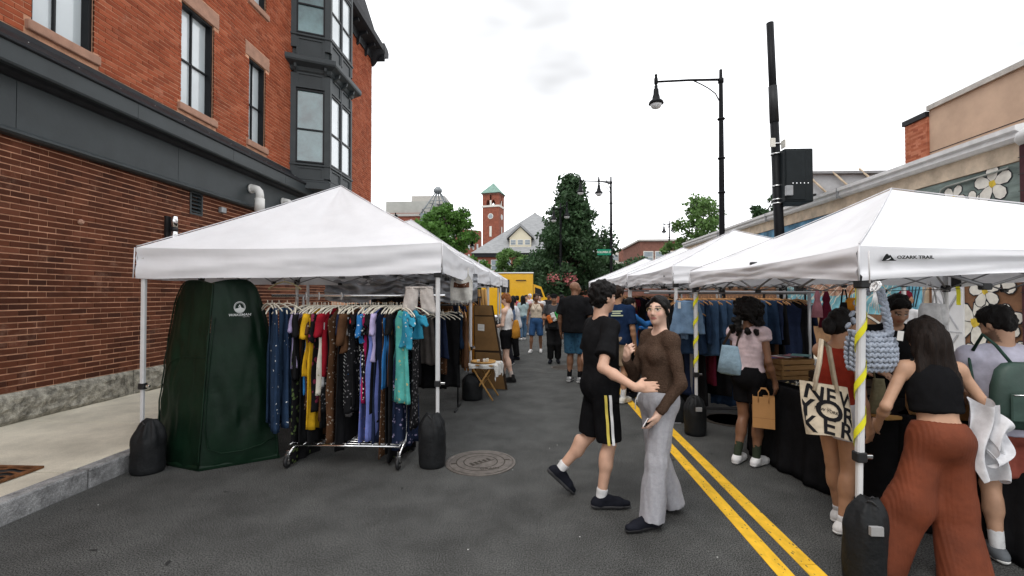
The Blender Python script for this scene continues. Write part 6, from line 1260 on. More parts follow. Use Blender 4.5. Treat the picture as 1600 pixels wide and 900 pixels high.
for k in range(12): a = rn.uniform(0, 6.28); B.tube([(0, -.03, 0)]+[(.032*math.cos(a+t*1.4)*math.sin(t*2.6), -.05+.02*math.sin(a+t), .028*math.sin(t*3+a)) for t in (.3, .6, .9, 1.2)], .0035, 5)
for k in range(4): B.tube([(0, -.05, -.01), (.006*k-.01, -.055, -.06), (.01*k-.02+.004*k, -.05, -.11-.012*k)], .003, 5)
B.tube([(-.01, -.03, .02), (-.01, -.025, .2)], .004, 5); B.build('cord', mat('white_cord', (.66, .66, .66), rough=.9), kn, True)
# small things hanging under the near right canopy
def hangbag(label, x, y0, y1, Y, w, c, kind='bag'):
    top, bot = P(x, y0, Y), P(x, y1, Y); o = empty('hanging_'+kind, (top.x, Y, top.z), 0, label, kind); h = top.z-bot.z; hw = w/720*Y/2
    if kind == 'doll_dress':
        mb().loft([[(r*math.cos(a)*(1+.15*math.sin(a*7)*f), r*.5*math.sin(a), -h*f) for a in np.linspace(0, 6.28, 22, endpoint=False)] for f, r in ((.05, hw*.25), (.25, hw*.6), (.35, hw*.45), (.6, hw*.8), (1, hw*1.05))], cap=True).build('cloth', gmat(c), o, True)
    else:
        mb().loft([[(r*math.cos(a), r*.35*math.sin(a), -h*f) for a in np.linspace(0, 6.28, 18, endpoint=False)] for f, r in ((.42, hw*.72), (.55, hw*.95), (.85, hw), (.97, hw*.8), (1., hw*.4))], cap=True).build('bag_body', gmat(c), o, True)
        for s_ in (-1, 1): tube('handle', [(s_*hw*.6, 0, -h*.45), (s_*hw*.45, 0, -h*.2), (s_*.01, 0, 0)], .008, gmat(c), o, 6)
    return o
hangbag('pink dress on a small hanger in front of the mural', 1277, 452, 496, 5.5, 16, 'pink', 'doll_dress'); hangbag('dark blue and wine pouch hanging in front of the mural', 1291, 452, 512, 5.5, 20, 'wine', 'doll_dress'); hangbag('black small handbag hanging in front of the mural', 1319, 452, 500, 5.5, 15, 'black'); hangbag('orange small handbag hanging in front of the mural', 1335, 450, 486, 5.5, 28, 'orange')
hangbag('white plastic bag bunch tied to the back canopy leg', 1452, 440, 520, 5.6, 34, 'white'); hangbag('second white plastic bag under the back canopy corner', 1466, 450, 510, 5.7, 30, 'white')
tube_rail = empty('hanging_line', (3.6, 5.55, 1.80), 0, 'thin line the small bags hang from under the canopy', 'line'); tube('cord', [(-1.4, 0, -.02), (.3, -.02, -.05), (1.3, 0, -.02)], .004, blk, tube_rail, 5)

# ================================================================== PEOPLE
def rotm(ax, deg):
    a = R(deg); c, s = math.cos(a), math.sin(a)
    return np.array([[1,0,0],[0,c,-s],[0,s,c]]) if ax == 'x' else np.array([[c,0,s],[0,1,0],[-s,0,c]]) if ax == 'y' else np.array([[c,-s,0],[s,c,0],[0,0,1]])
def unit(v): v = np.array(v, float); return v/(np.linalg.norm(v)+1e-9)
SK = {'light': (.56, .34, .24), 'fair': (.64, .42, .32), 'tan': (.40, .215, .125), 'olive': (.46, .27, .175), 'brown': (.20, .098, .055), 'dark': (.115, .055, .032)}
class Person:
    def __init__(s, label, loc, rz, H=1.7, skin='light', q=.012, pose=None, w=1., fem=False, head=(0, 0), lean=0., twist=0., lips=None, group=None):
        s.o = empty('person', loc, R(rz), label, 'person', group); s.q = q; s.k = H/1.75; s.skin = np.array(SK[skin]); s.w = w; s.fem = fem; s.lips = lips
        J = dict(pelvis=(0, 0, .95), waist=(0, 0, 1.08), chest=(0, 0, 1.28), neck=(0, -.01, 1.465), head=(0, .02, 1.628))
        sw = .165 if fem else .185
        for sd, x in (('r', 1), ('l', -1)):
            J[sd+'s'] = (x*sw*w, 0, 1.415); J[sd+'h'] = (x*.088*w, 0, .92); J[sd+'k'] = (x*.095, .03, .50); J[sd+'a'] = (x*.095, -.03, .085); J[sd+'t'] = None
        Rl = rotm('x', -lean) @ rotm('z', twist) if lean or twist else np.eye(3); pv = np.array(J['pelvis'])
        Rt = rotm('z', twist) @ rotm('x', -lean)
        for n in ('waist', 'chest', 'neck', 'head', 'rs', 'ls'): J[n] = tuple(pv+Rt @ (np.array(J[n])-pv))
        s.Rt = Rt
        for sd, x in (('r', 1), ('l', -1)):
            S = np.array(J[sd+'s']); J[sd+'e'] = tuple(S+np.array((x*.055, -.035, -.285))); J[sd+'w'] = tuple(S+np.array((x*.06, .03, -.535)))
        for n, v in (pose or {}).items(): J[n] = v
        s.hand_n = {sd: (pose or {}).get(sd+'n') for sd in 'rl'}; s.hand_d = {sd: (pose or {}).get(sd+'d') for sd in 'rl'}; s.curl = {sd: (pose or {}).get(sd+'c', .5) for sd in 'rl'}
        s.J = {n: np.array(v, float)*s.k for n, v in J.items() if v is not None and n[1:] not in ('n', 'd', 'c') or n in ('neck',)}
        s.Rh = rotm('z', head[0]) @ rotm('x', -head[1]); s.hc = s.J['head']
        s.fw = s.Rt @ np.array((0, 1., 0)); s.up = s.Rt @ np.array((0, 0, 1.)); s.ax = s.Rt @ np.array((1., 0, 0))
        s.toe = {}
        for sd in 'rl':
            t = (pose or {}).get(sd+'t'); a = s.J[sd+'a']
            s.toe[sd] = np.array(t, float)*s.k if t is not None else a+np.array((.02 if sd == 'r' else -.02, .165, -.055))*s.k
    def h(s, *p): return s.hc+s.Rh @ (np.array(p, float)*s.k*.99)
    def hell(s, c, r, **kw): return ell(s.h(*c), np.array(r)*s.k*.99, M=s.Rh, **kw)
    def tl(s, z, x=0., y=0.):
        """torso point: z along the body axis from 0 at pelvis to 1 at neck"""
        J = s.J; p = J['pelvis']*(1-z)+J['neck']*z; return p+s.ax*x*s.k+s.fw*y*s.k
    def torso(s, i=0., zmin=-.2):
        k, w = s.k, s.w; A = s.Rt; fem = s.fem
        L_ = [ell(s.tl(.62), (np.array((.150 if fem else .168, .105*(1 if w < 1.1 else 1.15), .19))*np.array((w, 1, 1))+i)*k, k=.04, M=A), ell(s.tl(.30, 0, .0), (np.array((.118 if fem else .142, .092*(1 if w < 1.1 else 1.35), .17))*np.array((w, 1, 1))+i)*k, k=.05, M=A), ell(s.tl(.0, 0, -.015), (np.array((.165 if fem else .158, .118, .13))*np.array((w, 1, 1))+i)*k, k=.05, M=A)]
        for sd, x in (('r', 1), ('l', -1)): L_.append(cap(s.tl(.95, x*.05), s.J[sd+'s']-s.up*.012*k, (.05+i)*k, (.052+i)*k, k=.035))
        if fem:
            for x in (1, -1): L_.append(ell(s.tl(.66, x*.068, .088), (np.array((.058, .05, .058))+i*.7)*k, k=.03, M=A))
        return L_
    def hand(s, sd):
        k = s.k; W = s.J[sd+'w']; d = unit(s.hand_d[sd]) if s.hand_d[sd] is not None else unit(W-s.J[sd+'e']); x = 1 if sd == 'r' else -1
        n = unit(s.hand_n[sd]) if s.hand_n[sd] is not None else unit(np.cross(d, (0, 1, 0)))*x*-1 if abs(d[1]) < .9 else np.array((0, 0, -1.))
        n = unit(n-d*(n @ d)); sdv = np.cross(d, n)*(1 if sd == 'r' else -1)   # towards the thumb
        L_ = [cap(W, W+d*.045*k, .026*k, .03*k, k=.02), ell(W+d*.062*k, np.array((.042, .014, .048))*k, k=.015, M=np.stack([np.cross(n, d), n, d], 1))]; cu = s.curl[sd]
        for i, (off, ln) in enumerate(((.030, .068), (.010, .078), (-.011, .072), (-.031, .056))):
            a = W+(d*.098+sdv*off)*k; b = a+(unit(d+n*cu*.5))*ln*.5*k; c = b+unit(d+n*cu*1.4)*ln*.5*k; L_ += [cap(a-d*.02*k, b, .0098*k, .009*k, k=.006), cap(b, c, .009*k, .0075*k, k=.004)]
        a = W+(d*.03+sdv*.028)*k; b = a+unit(sdv*.8+d*.9+n*.25)*.045*k; L_ += [cap(a, b, .014*k, .011*k, k=.012), cap(b, b+unit(d+sdv*.25+n*.4)*.032*k, .0105*k, .0085*k, k=.004)]
        return L_
    def body(s, hair_c=(.012, .009, .008), face=True, stubble=None, legtint=None):
        k, J = s.k, s.J; fem = s.fem
        L_ = s.torso(0.)
        L_ += [cap(J['neck']-s.up*.03*k, s.h(0, -.018, -.05), (.052 if fem else .060)*k, (.050 if fem else .058)*k, k=.03)]
        hd = [s.hell((0, -.014, .030), (.074, .094, .088), k=.02), s.hell((0, .028, -.030), (.057, .066, .080), k=.03), s.hell((0, .062, -.086), (.026, .024, .022), k=.025), cap(s.h(-.03, .077, .030), s.h(.03, .077, .030), .013*k, k=.015), s.hell((.036, .058, -.022), (.026, .026, .026), k=.02), s.hell((-.036, .058, -.022), (.026, .026, .026), k=.02),
              cap(s.h(0, .09, .016), s.h(0, .108, -.024), .0085*k, .0125*k, k=.012), cap(s.h(-.012, .098, -.03), s.h(.012, .098, -.03), .008*k, k=.008), s.hell((.031, .102, .010), (.017, .012, .011), op='s', k=0), s.hell((-.031, .102, .010), (.017, .012, .011), op='s', k=0), s.hell((.031, .076, .010), (.014, .014, .012), k=.006), s.hell((-.031, .076, .010), (.014, .014, .012), k=.006),
              s.hell((0, .086, -.053), (.023, .012, .0075), k=.006), s.hell((0, .084, -.065), (.020, .012, .0075), k=.006)]
        for x in (1, -1): hd.append(s.hell((x*.076, -.008, -.004), (.010, .021, .032), k=.008))
        L_ += hd
        for sd, x in (('r', 1), ('l', -1)):
            S, E, W_ = J[sd+'s'], J[sd+'e'], J[sd+'w']; aw = (.85 if fem else 1.)*(.6+.4*s.w)
            L_ += [cap(S, E, .050*aw*k, .039*aw*k, k=.03), ell(S-s.up*.02*k, np.array((.055, .055, .065))*aw*k, k=.03), cap(E, E*.65+W_*.35, .038*aw*k, .040*aw*k, k=.02), cap(E*.65+W_*.35, W_, .040*aw*k, .0265*aw*k, k=.02)]+s.hand(sd)
            Hh, K, A, T = J[sd+'h'], J[sd+'k'], J[sd+'a'], s.toe[sd]; lw = .6+.4*s.w
            L_ += [cap(Hh, K, .084*lw*k, .054*lw*k, k=.04), cap(K, K*.6+A*.4, .052*lw*k, .052*lw*k, k=.02), ell(K*.70+A*.30-unit(np.array((0, 1, 0)))*.016*k, np.array((.046, .048, .10))*lw*k, k=.03), cap(K*.6+A*.4, A, .050*lw*k, .034*k, k=.02), cap(A, A*.25+T*.75, .034*k, .020*k, k=.02)]
        lip = np.array(s.lips if s.lips is not None else s.skin*np.array((.85, .55, .55))); sk = s.skin; hc = np.array(hair_c)
        def tint(V):
            q = ((V-s.hc) @ s.Rh)/(s.k*.99); x, y, z = np.abs(q[:, 0]), q[:, 1], q[:, 2]; c = np.tile(sk, (len(V), 1))
            def put(m, col_): c[m] = col_
            rosy = np.exp(-(((x-.04)/.02)**2+((z+.02)/.02)**2))*(y > .04)*(y < .13)*(np.abs(z) < .12); c *= (1+np.stack([.08*rosy, -.12*rosy, -.10*rosy], 1))
            if stubble is not None: put((z < -.035) & (z > -.13) & (y > -.02) & (x < .07) & ~((x < .02) & (np.abs(z+.057) < .012)), sk*(1-stubble)+hc*stubble)
            put((y > .068) & (y < .12) & (x < .024) & (np.abs(z+.058) < .0115-.2*x*.5), lip)
            put((y > .05) & (y < .11) & (x > .013) & (x < .050) & (np.abs(z-.036-.06*(x-.013)*(x < .035)+.12*np.maximum(0, x-.035)) < .0055), hc*.8+sk*.2)
            put((y > .06) & (y < .105) & (((x-.031)/.0165)**2+((z-.011)/.0075)**2 < 1), np.array((.55, .52, .48)))
            put((y > .06) & (y < .105) & (((x-.031)/.0075)**2+((z-.011)/.008)**2 < 1), np.array((.018, .012, .009)))
            put((y > .06) & (y < .105) & (np.abs(x-.031) < .018) & (np.abs(z-.0195) < .0035), hc)
            if legtint is not None: legtint(V, c)
            return c
        me = field_mesh('body', L_, s.q, tint=tint if face or legtint else (lambda V: np.tile(sk, (len(V), 1)))); me.materials.append(vcol_mat('skin', .5, sss=.0)); b = link('body', me, s.o); return b
    def piece(s, name, prims, m, cuts=(), fold=None, q=None, seed=0., parent=None):
        fold = fold or (.006, (9, 9, 6)); 
        def disp(V): return fold[0]*(vnoise(V*np.array(fold[1])+seed)+.5*vnoise(V*np.array(fold[1])*2.3+seed+9)+.22*vnoise(V*np.array(fold[1])*5.1+seed+3))
        me = field_mesh(name, prims, q or s.q*1.1, cuts=cuts, disp=disp); me.materials.append(m); return link(name, me, parent or s.o)
    def tee(s, m, hem=-.10, sleeve=.62, loose=.03, name='shirt', fold=(.008, (8, 8, 7)), tank=False, neckline=None, long=False, arms='rl', crop=None):
        k, J = s.k, s.J; L_ = []
        wd = (.150 if s.fem else .168)*s.w+loose*.55
        for p in s.torso(loose*.55+.012)[:3]: L_.append(p)
        top = s.tl(.70); bot = s.tl(hem); L_.append(cap(top, bot, (wd-.015)*k, (wd-.005+(.02 if not s.fem else .01))*k, k=.03, flat=(*s.fw, .68 if s.w < 1.1 else .8)))
        if s.fem: L_ += s.torso(.016)[-2:]
        NT = len(L_)
        for sd, x in (('r', 1), ('l', -1)):
            S, E, W_ = J[sd+'s'], J[sd+'e'], J[sd+'w']; L_.append(cap(s.tl(.955, x*(.085 if tank else .062)), (S-s.up*.01*k) if not tank else s.tl(.93, x*.115), (.040 if tank else .056)*k, (.040 if tank else .062)*k, k=.03))
            if tank: continue
            L_.append(ell(S-s.up*.02*k, (np.array((.055, .055, .065))*(.85 if s.fem else 1.)*(.6+.4*s.w)+.013)*k, k=.03))
            if long: L_ += [cap(S, E, .054*k, .045*k, k=.03), cap(E, E*.06+W_*.94, .045*k, .036*k, k=.02, cut=[(E*.03+W_*.97, unit(W_-E))])]
            else: e_ = S*(1-sleeve)+E*sleeve; L_.append(cap(S, S*(1-sleeve*1.2)+E*sleeve*1.2, .064*k, (.062+loose*.45)*k, k=.03, cut=[(e_, unit(E-S))]))
        hemc = (s.tl(crop) if crop is not None else bot, -s.up)
        for q_ in L_[:NT]: q_['cut'] = (q_['cut'] or [])+[hemc]
        cuts = []
        nk = s.J['neck']; L_.append(ell(nk+s.up*.028*k+s.fw*.03*k, np.array((.068, .075, .05 if not tank else .085))*k, op='s', k=0, M=s.Rt))
        return s.piece(name, L_, m, cuts, fold, seed=hash(name) % 7+s.o.location.x)
    def bottoms(s, m, length=.5, loose=.02, hemr=None, name='trousers', waist=.12, fold=(.007, (12, 12, 4)), q=None, kneer=None):
        """length in leg units: 0 hip, 1 knee, 2 ankle"""
        k, J = s.k, s.J; L_ = [ell(s.tl(.0, 0, -.015), (np.array((.166 if s.fem else .160, .122, .13))*np.array((s.w, 1, 1))+.016+loose*.4)*k, k=.03, M=s.Rt), cap(s.tl(.02), s.tl(waist), ((.15 if s.fem else .155)*s.w+.012)*k, ((.128 if s.fem else .148)*s.w+.014)*k, k=.03, flat=(*s.fw, .76))]
        for sd in 'rl':
            Hh, K, A = J[sd+'h'], J[sd+'k'], J[sd+'a']; r1 = (.089+loose*.6)*(.6+.4*s.w)
            if length <= 1: e_ = Hh*(1-length)+K*length; L_.append(cap(Hh, Hh*(1-length*1.15)+K*length*1.15, r1*k, (hemr or .075+loose)*k, k=.03, cut=[(e_, unit(K-Hh))]))
            else:
                f = length-1; e_ = K*(1-f)+A*f; rk = kneer or ((.064+loose) if hemr is None else (r1+hemr)/2)
                L_ += [cap(Hh, K, r1*k, rk*k, k=.03), cap(K, K*(1-f*1.1)+A*f*1.1, rk*k, (hemr or .05+loose)*k, k=.03, cut=[(e_, unit(A-K))])]
        return s.piece(name, L_, m, [(s.tl(waist), s.up)], fold, q, seed=3.3+s.o.location.y)
    def shoes(s, m, sole, h=.06, sock=None, sockh=.12, ankle=0., name='shoe'):
        k = s.k; out = []
        for sd in 'rl':
            A, T = s.J[sd+'a'], s.toe[sd]; d = T-A; dn = unit(np.array((d[0], d[1], 0))); lift = T[2]-.03*k; tilt = unit(d+np.array((0, 0, .055*k))); side = np.array((-dn[1], dn[0], 0)); upv = np.cross(side, tilt); upv = -upv if upv[2] < 0 else upv; upv = unit(upv)
            heel = A-tilt*.045*k-upv*.042*k; ball = heel+tilt*.185*k; toe = heel+tilt*.245*k
            L_ = [cap(heel, ball, .036*k, .040*k, k=.02), cap(ball, toe, .040*k, .030*k, k=.02, flat=(*upv, .8)), cap(A-tilt*.012*k-upv*.02*k, A+upv*(.0+ankle)*k, .046*k, .043*k, k=.03, cut=[(A+upv*(.012+ankle)*k, upv)]), cap(A+tilt*.02*k, ball+upv*.018*k, .038*k, .026*k, k=.02)]
            gl = heel-upv*.034*k
            o_ = s.piece(name, L_, m, [(gl+upv*.004, -upv)], (.0015, (20, 20, 20)), q=min(s.q, .010))
            S_ = [cap(heel, ball, .043*k, .046*k, k=.01, cut=[(gl+upv*.026*k, upv), (gl-upv*.004, -upv)]), cap(ball, toe+tilt*.006*k, .046*k, .035*k, k=.01, cut=[(gl+upv*.022*k, upv), (gl-upv*.004, -upv)])]
            me = field_mesh('sole', S_, min(s.q, .010)); me.materials.append(sole); link('sole', me, o_)
            if sock is not None:
                K = s.J[sd+'k']; u = unit(K-A); s.piece('sock', [cap(A, A+u*sockh*1.3*k, .040*k, .045*k, cut=[(A+u*sockh*k, u)])], sock, (), (.002, (20, 20, 20)), q=min(s.q, .010))
    def hair(s, m, kind='short', q=None, seed=0., length=.4, vol=1.):
        P_ = []; k = s.k; amp = .004; fr = (60, 60, 14)
        capell = s.hell((0, -.022, .042), (.082*vol, .098*vol, .090*vol), k=.02, cut=[(s.h(0, .058, .055), s.Rh @ unit((0, .8, -.55)))])
        if kind == 'short':
            P_ = [s.hell((0, -.020, .048), (.084*vol, .100*vol, .092*vol), k=.02, cut=[(s.h(0, .055, .050), s.Rh @ unit((0, .72, -.62))), (s.h(0, -.03, -.062), s.Rh @ unit((0, .25, -1)))]), s.hell((.0, .040, .098), (.058*vol, .045, .030), k=.03), s.hell((0, -.05, .08), (.068*vol, .056, .055), k=.03)]
            P_.append(s.hell((0, -.048, -.008), (.074, .064, .072), k=.02))
            for x in (1, -1): P_.append(cap(s.h(x*.074, .014, .03), s.h(x*.075, .010, -.012), .010*k, .006*k, k=.01))
            amp, fr = .011*vol, (38, 38, 30)
        elif kind == 'buzz': P_ = [s.hell((0, -.016, .034), (.0765, .0965, .090), k=.01, cut=[(s.h(0, .062, .058), s.Rh @ unit((0, .75, -.6))), (s.h(0, -.03, -.035), s.Rh @ unit((0, .3, -1)))])]; amp = .0012
        elif kind == 'long':
            P_ = [s.hell((0, -.020, .044), (.085*vol, .100*vol, .090*vol), k=.02, cut=[(s.h(0, .050, .052), s.Rh @ unit((0, .72, -.60)))]), s.hell((0, -.060, -.04), (.085*vol, .062*vol, .11), k=.04)]
            up = np.array((0, 0, 1.)); b0 = s.h(0, -.055, -.07); bk = -s.fw*.085*k
            for x in (-1, -.5, 0, .5, 1): P_.append(cap(s.h(x*.055, -.062, -.03), b0+s.ax*x*.105*vol*k+bk*.7-up*length*k*(1-.10*abs(x)), .044*vol*k, .026*k, k=.035, flat=(*s.fw, .7)))
            for x in (-1, 1): P_.append(cap(s.h(x*.074, .018, .03), s.h(x*.085, -.02, -.11), .020*k, .026*k, k=.03))
            amp, fr = .010, (34, 34, 5)
        elif kind == 'pony':
            P_ = [s.hell((0, -.018, .040), (.081, .098, .090), k=.02, cut=[(s.h(0, .060, .058), s.Rh @ unit((0, .80, -.58))), (s.h(0, -.03, -.055), s.Rh @ unit((0, .4, -1)))])]
            for x in (1, -1): P_ += [cap(s.h(x*.006, .070, .100), s.h(x*.066, .048, .042), .013*k, .017*k, k=.015), cap(s.h(x*.066, .048, .042), s.h(x*.078, .000, -.022), .017*k, .014*k, k=.015)]
            t0 = s.h(0, -.105, -.02); P_ += [cap(s.h(0, -.085, .0), t0, .030*k, .022*k, k=.02), cap(t0, t0+np.array((0, -.03, -.12))*k, .024*k, .022*k, k=.02), cap(t0+np.array((0, -.03, -.12))*k, t0+np.array((0, -.015, -.12-length))*k, .022*k, .010*k, k=.02)]; amp, fr = .004, (55, 55, 9)
        elif kind == 'curly':
            P_ = [s.hell((0, -.025, .035), (.105*vol, .112*vol, .105*vol), k=.03, cut=[(s.h(0, .052, .04), s.Rh @ unit((0, .8, -.5)))])]; rn = np.random.RandomState(int(seed*10)+3)
            for i in range(70):
                a = rn.uniform(.12, 1)*math.pi*rn.choice([-1, 1]); z = rn.uniform(-length, .10); r_ = (.095 if z > -.1 else .085+.03*rn.rand())*vol; P_.append(ell(s.h(r_*math.sin(a), -.03-abs(r_)*.75*math.cos(a+math.pi)*-1 if z < -.05 else -.03+r_*math.cos(a)*-.9, z), np.array((1, 1, 1))*rn.uniform(.022, .036)*k, k=.012))
            amp, fr = .012, (45, 45, 45)
        elif kind == 'bob':
            P_ = [s.hell((0, -.020, .044), (.088*vol, .102*vol, .092*vol), k=.02, cut=[(s.h(0, .062, .050), s.Rh @ unit((0, .78, -.6)))]), s.hell((0, -.052, -.03), (.082*vol, .060*vol, .075), k=.04)]; amp, fr = .010, (32, 32, 16)
        def disp(V): return amp*(vnoise(V*np.array(fr)+seed)+.6*vnoise(V*np.array(fr)*2.1+seed))
        me = field_mesh('hair', P_, q or s.q, disp=disp); me.materials.append(m); return link('hair', me, s.o)
def hairmat(nm, c, c2=None): return mat('hair_'+nm, c, rough=.6, var=.5, scale=30, spec=.18, bump=.4, bscale=60, stretch=(3, 3, .35))
H_blk = hairmat('black', (.0055, .0045, .0042)); H_dk = hairmat('dark_brown', (.022, .012, .008)); H_red = hairmat('copper', (.20, .07, .022)); H_br = hairmat('brown', (.06, .03, .016))
C_ = lambda n, c, **k: cloth('wear_'+n, c, **k)
sole_w = mat('white_sole', (.62, .62, .60), rough=.7); sole_b = mat('black_sole', (.018, .018, .019), rough=.7); sole_g = mat('gum_sole', (.26, .14, .07), rough=.7)
blk_tee = C_('black_tee', (.0105, .0105, .0115), bump=.2); blk_short = C_('black_jersey', (.008, .008, .009)); wht_sock = C_('white_sock', (.62, .62, .62)); blk_knit = C_('black_knit_shoe', (.012, .013, .018), rough=.7)

# --- man in black tee reaching for the woman's waist
p = Person('man in black t-shirt and striped black shorts touching the woman\'s waist', (.55, 3.83, 0), -80, 1.80, 'light', .0075, fem=False,
    pose=dict(re=(.36, -.11, 1.135), rw=(.545, .06, 1.025), rd=(.06, .98, .04), rn=(-.85, .1, -.4), rc=.2, rk=(.085, .035, .50), ra=(.085, -.035, .085), lk=(-.13, -.06, .505), la=(-.19, -.30, .21), lt=(-.195, -.185, .045)), head=(18, 2), twist=10, w=.88)
p.body((.01, .008, .007))
p.hair(H_blk, 'short', vol=1.12, seed=1.)
p.tee(blk_tee, hem=-.22, sleeve=.74, loose=.035, fold=(.011, (7, 7, 6)))
sh_ = p.bottoms(blk_short, .95, .035, .098, 'shorts', .1)
p.shoes(blk_knit, mat('grey_foam_sole', (.05, .05, .052), rough=.8), sock=wht_sock, sockh=.075)
# side stripes on the right leg of the shorts
Hh, K_ = p.J['rh'], p.J['rk']; dd = unit(K_-Hh)
for k_, (c, off) in enumerate((((.60, .48, .10), -.018), ((.66, .66, .66), .020))):
    mb().grid(lambda u, v: tuple(Hh+dd*(.02+.385*v)+np.array((.128+.012*v+.003*math.sin(v*14), off+.022*(u-.5)-.02-.012*v, 0))), 3, 24).build('side_stripe', C_('stripe%d' % k_, c), sh_, True)
for sd in 'rl':   # blue flashes on the shoes
    pass

# --- woman in brown jumper and grey wide trousers
p = Person('woman in brown knitted jumper and wide grey trousers holding a white phone', (.93, 3.56, 0), 112, 1.70, 'fair', .0072, fem=True,
    pose=dict(le=(-.235, -.03, 1.10), lw=(-.15, .10, .875), ld=(.18, .45, -.85), ln=(.75, .5, .2), lc=.9, re=(.205, .075, 1.10), rw=(.10, .215, 1.255), rd=(-.55, .25, .55), rn=(-.2, -.9, .2), rc=1.3, lk=(-.085, .07, .49), la=(-.09, .12, .085), lt=(-.09, .225, .03), rk=(.085, -.07, .50), ra=(.10, -.20, .085), rt=(.11, -.10, .03)), head=(30, -3), lean=-3, lips=(.34, .13, .11), w=.88)
p.body((.010, .008, .007)); p.hair(H_blk, 'pony', length=.22, seed=4.)
knit = C_('brown_knit', (.082, .052, .037), scale=110, var=.35, bump=.8, bscale=130); gtr = C_('grey_jersey', (.35, .35, .375), scale=40, var=.10, bump=.2, bscale=120)
p.tee(knit, hem=.14, loose=.012, long=True, name='jumper', fold=(.007, (9, 9, 9)))
p.bottoms(gtr, 2.06, .010, .100, 'trousers', .17, fold=(.012, (11, 11, 3)), kneer=.080)
p.shoes(blk_knit, sole_b, name='shoe')
# drawstring, spectacles, phone
sg_ = empty('spectacles', (0, 0, 0), 0); bpy.data.objects.remove(sg_)
gl_ = MB()
for x in (.031, -.031): gl_.tube([tuple(p.h(x+.021*math.cos(a), .103-.25*abs(x+.021*math.cos(a))**1.6, .008+.017*math.sin(a))) for a in np.linspace(0, 6.28, 22)], .0012, 6)
gl_.tube([tuple(p.h(-.01, .108, .012)), tuple(p.h(.01, .108, .012))], .0012, 6)
for x in (1, -1): gl_.tube([tuple(p.h(x*.052, .096, .012)), tuple(p.h(x*.078, .0, .014))], .0012, 6)
gl_.build('spectacles', mat('gold_wire', (.5, .4, .22), rough=.3, metal=.8), p.o, True)
for x_, ln in ((.015, .16), (-.01, .10)):
    a = p.tl(.16, x_, .135); gl2 = tube('drawstring', [a, a+np.array((.01, .05, -ln*.6)), a+np.array((.0, .06, -ln))], .0035, wht_sock, p.o, 6)
Wl = p.J['lw']; dl = unit((.18, .45, -.85)); nl = unit(np.array((.75, .5, .2))-dl*(np.array((.75, .5, .2)) @ dl)); Mph = frame(Vector(Wl+dl*.10+nl*.028), Vector(np.cross(dl, nl)), Vector(dl))
Wm = p.o.matrix_basis; ph = empty('phone', p.o.location, p.o.rotation_euler.z, 'white phone in the hand of the woman in grey trousers', 'phone')
mb().bbox((-.075, -.037, -.004), (.075, .037, .004), .004, Mph).build('case', mat('white_phone_case', (.66, .64, .64), rough=.35), ph); mb().box((-.07, -.033, -.0055), (.07, .033, -.0045), Mph).build('screen', mat('dark_glass', (.01, .01, .012), rough=.1), ph)

# --- woman with curly hair, pale pink top
p = Person('woman with dark curly hair, pale pink top and black shorts at the table', (2.17, 4.80, 0), -52, 1.64, 'brown', .0095, fem=True,
    pose=dict(re=(.225, -.03, 1.13), rw=(.235, .09, .89), rd=(0, .15, -1), rn=(-1, 0, 0), rc=1.3, le=(-.22, .10, 1.14), lw=(-.13, .30, 1.06), rk=(.085, .03, .5), lk=(-.08, .04, .5), ra=(.085, -.02, .085), la=(-.08, -.1, .085)), head=(5, 12))
p.body(); p.hair(H_blk, 'curly', length=.27, vol=1.36, seed=2.); p.tee(C_('pale_pink', (.60, .48, .50)), hem=.10, sleeve=.25, loose=.008, fold=(.007, (5, 5, 22))); p.bottoms(blk_short, .62, .006, .088, 'shorts', .26)
p.shoes(C_('white_clog', (.66, .66, .66)), sole_w, sock=C_('green_sock', (.035, .045, .030)), sockh=.17, name='clog')
cur = p
pg = empty('paper_bag', P(1193, 640, 4.62), R(-25), 'brown paper carrier bag in the hand of the curly-haired woman', 'paper bag'); kp = mat('kraft_paper', (.42, .22, .085), rough=.75, var=.12, scale=3, bump=.1)
mb().loft([[(sx*.095*f, sy*.05*f, z) for sx, sy in ((-1, -1), (1, -1), (1, 1), (-1, 1))] for z, f in ((-.17, 1), (.0, 1.0), (.13, 1.0), (.132, .97), (-.15, .97))], cap=False).add([(-.095, -.05, -.17), (.095, -.05, -.17), (.095, .05, -.17), (-.095, .05, -.17)], [(3, 2, 1, 0)]).build('bag_body', kp, pg)
mb().box((-.0951, -.0515, -.075), (.0951, -.0505, -.071)).build('fold_line', mat('kraft_dark', (.3, .15, .06)), pg)
for y_ in (-.052, .052): tube('handle', [(-.045, y_, .08), (-.045, y_*.9, .17), (-.02, y_*.5, .205), (.02, y_*.5, .205), (.045, y_*.9, .17), (.045, y_, .08)], .005, kp, pg, 6)
tb = empty('denim_tote', P(1141, 555, 4.85), R(-60), 'light blue denim tote on the shoulder of the curly-haired woman', 'tote bag')
def totef(wt, wb, h, d): return [[(wx*math.copysign(abs(math.cos(a))**.5, math.cos(a)), d*dz*math.sin(a), z) for a in np.linspace(0, 6.28, 22, endpoint=False)] for z, wx, dz in ((-h, wb*.8, .4), (-h*.9, wb, 1), (-h*.3, (wt+wb)/2, .9), (h*.4, wt, .5), (h*.5, wt*.98, .25))]
mb().loft(totef(.10, .15, .20, .05), cap=True).build('bag_body', C_('pale_denim', (.25, .36, .44), bump=.4), tb, True)
tube('strap', [(-.08, 0, .1), (.02, .02, .3), (.09, .03, .36), (.12, .02, .3), (.08, 0, .1)], .014, C_('dark_strap', (.08, .06, .05)), tb, 8)

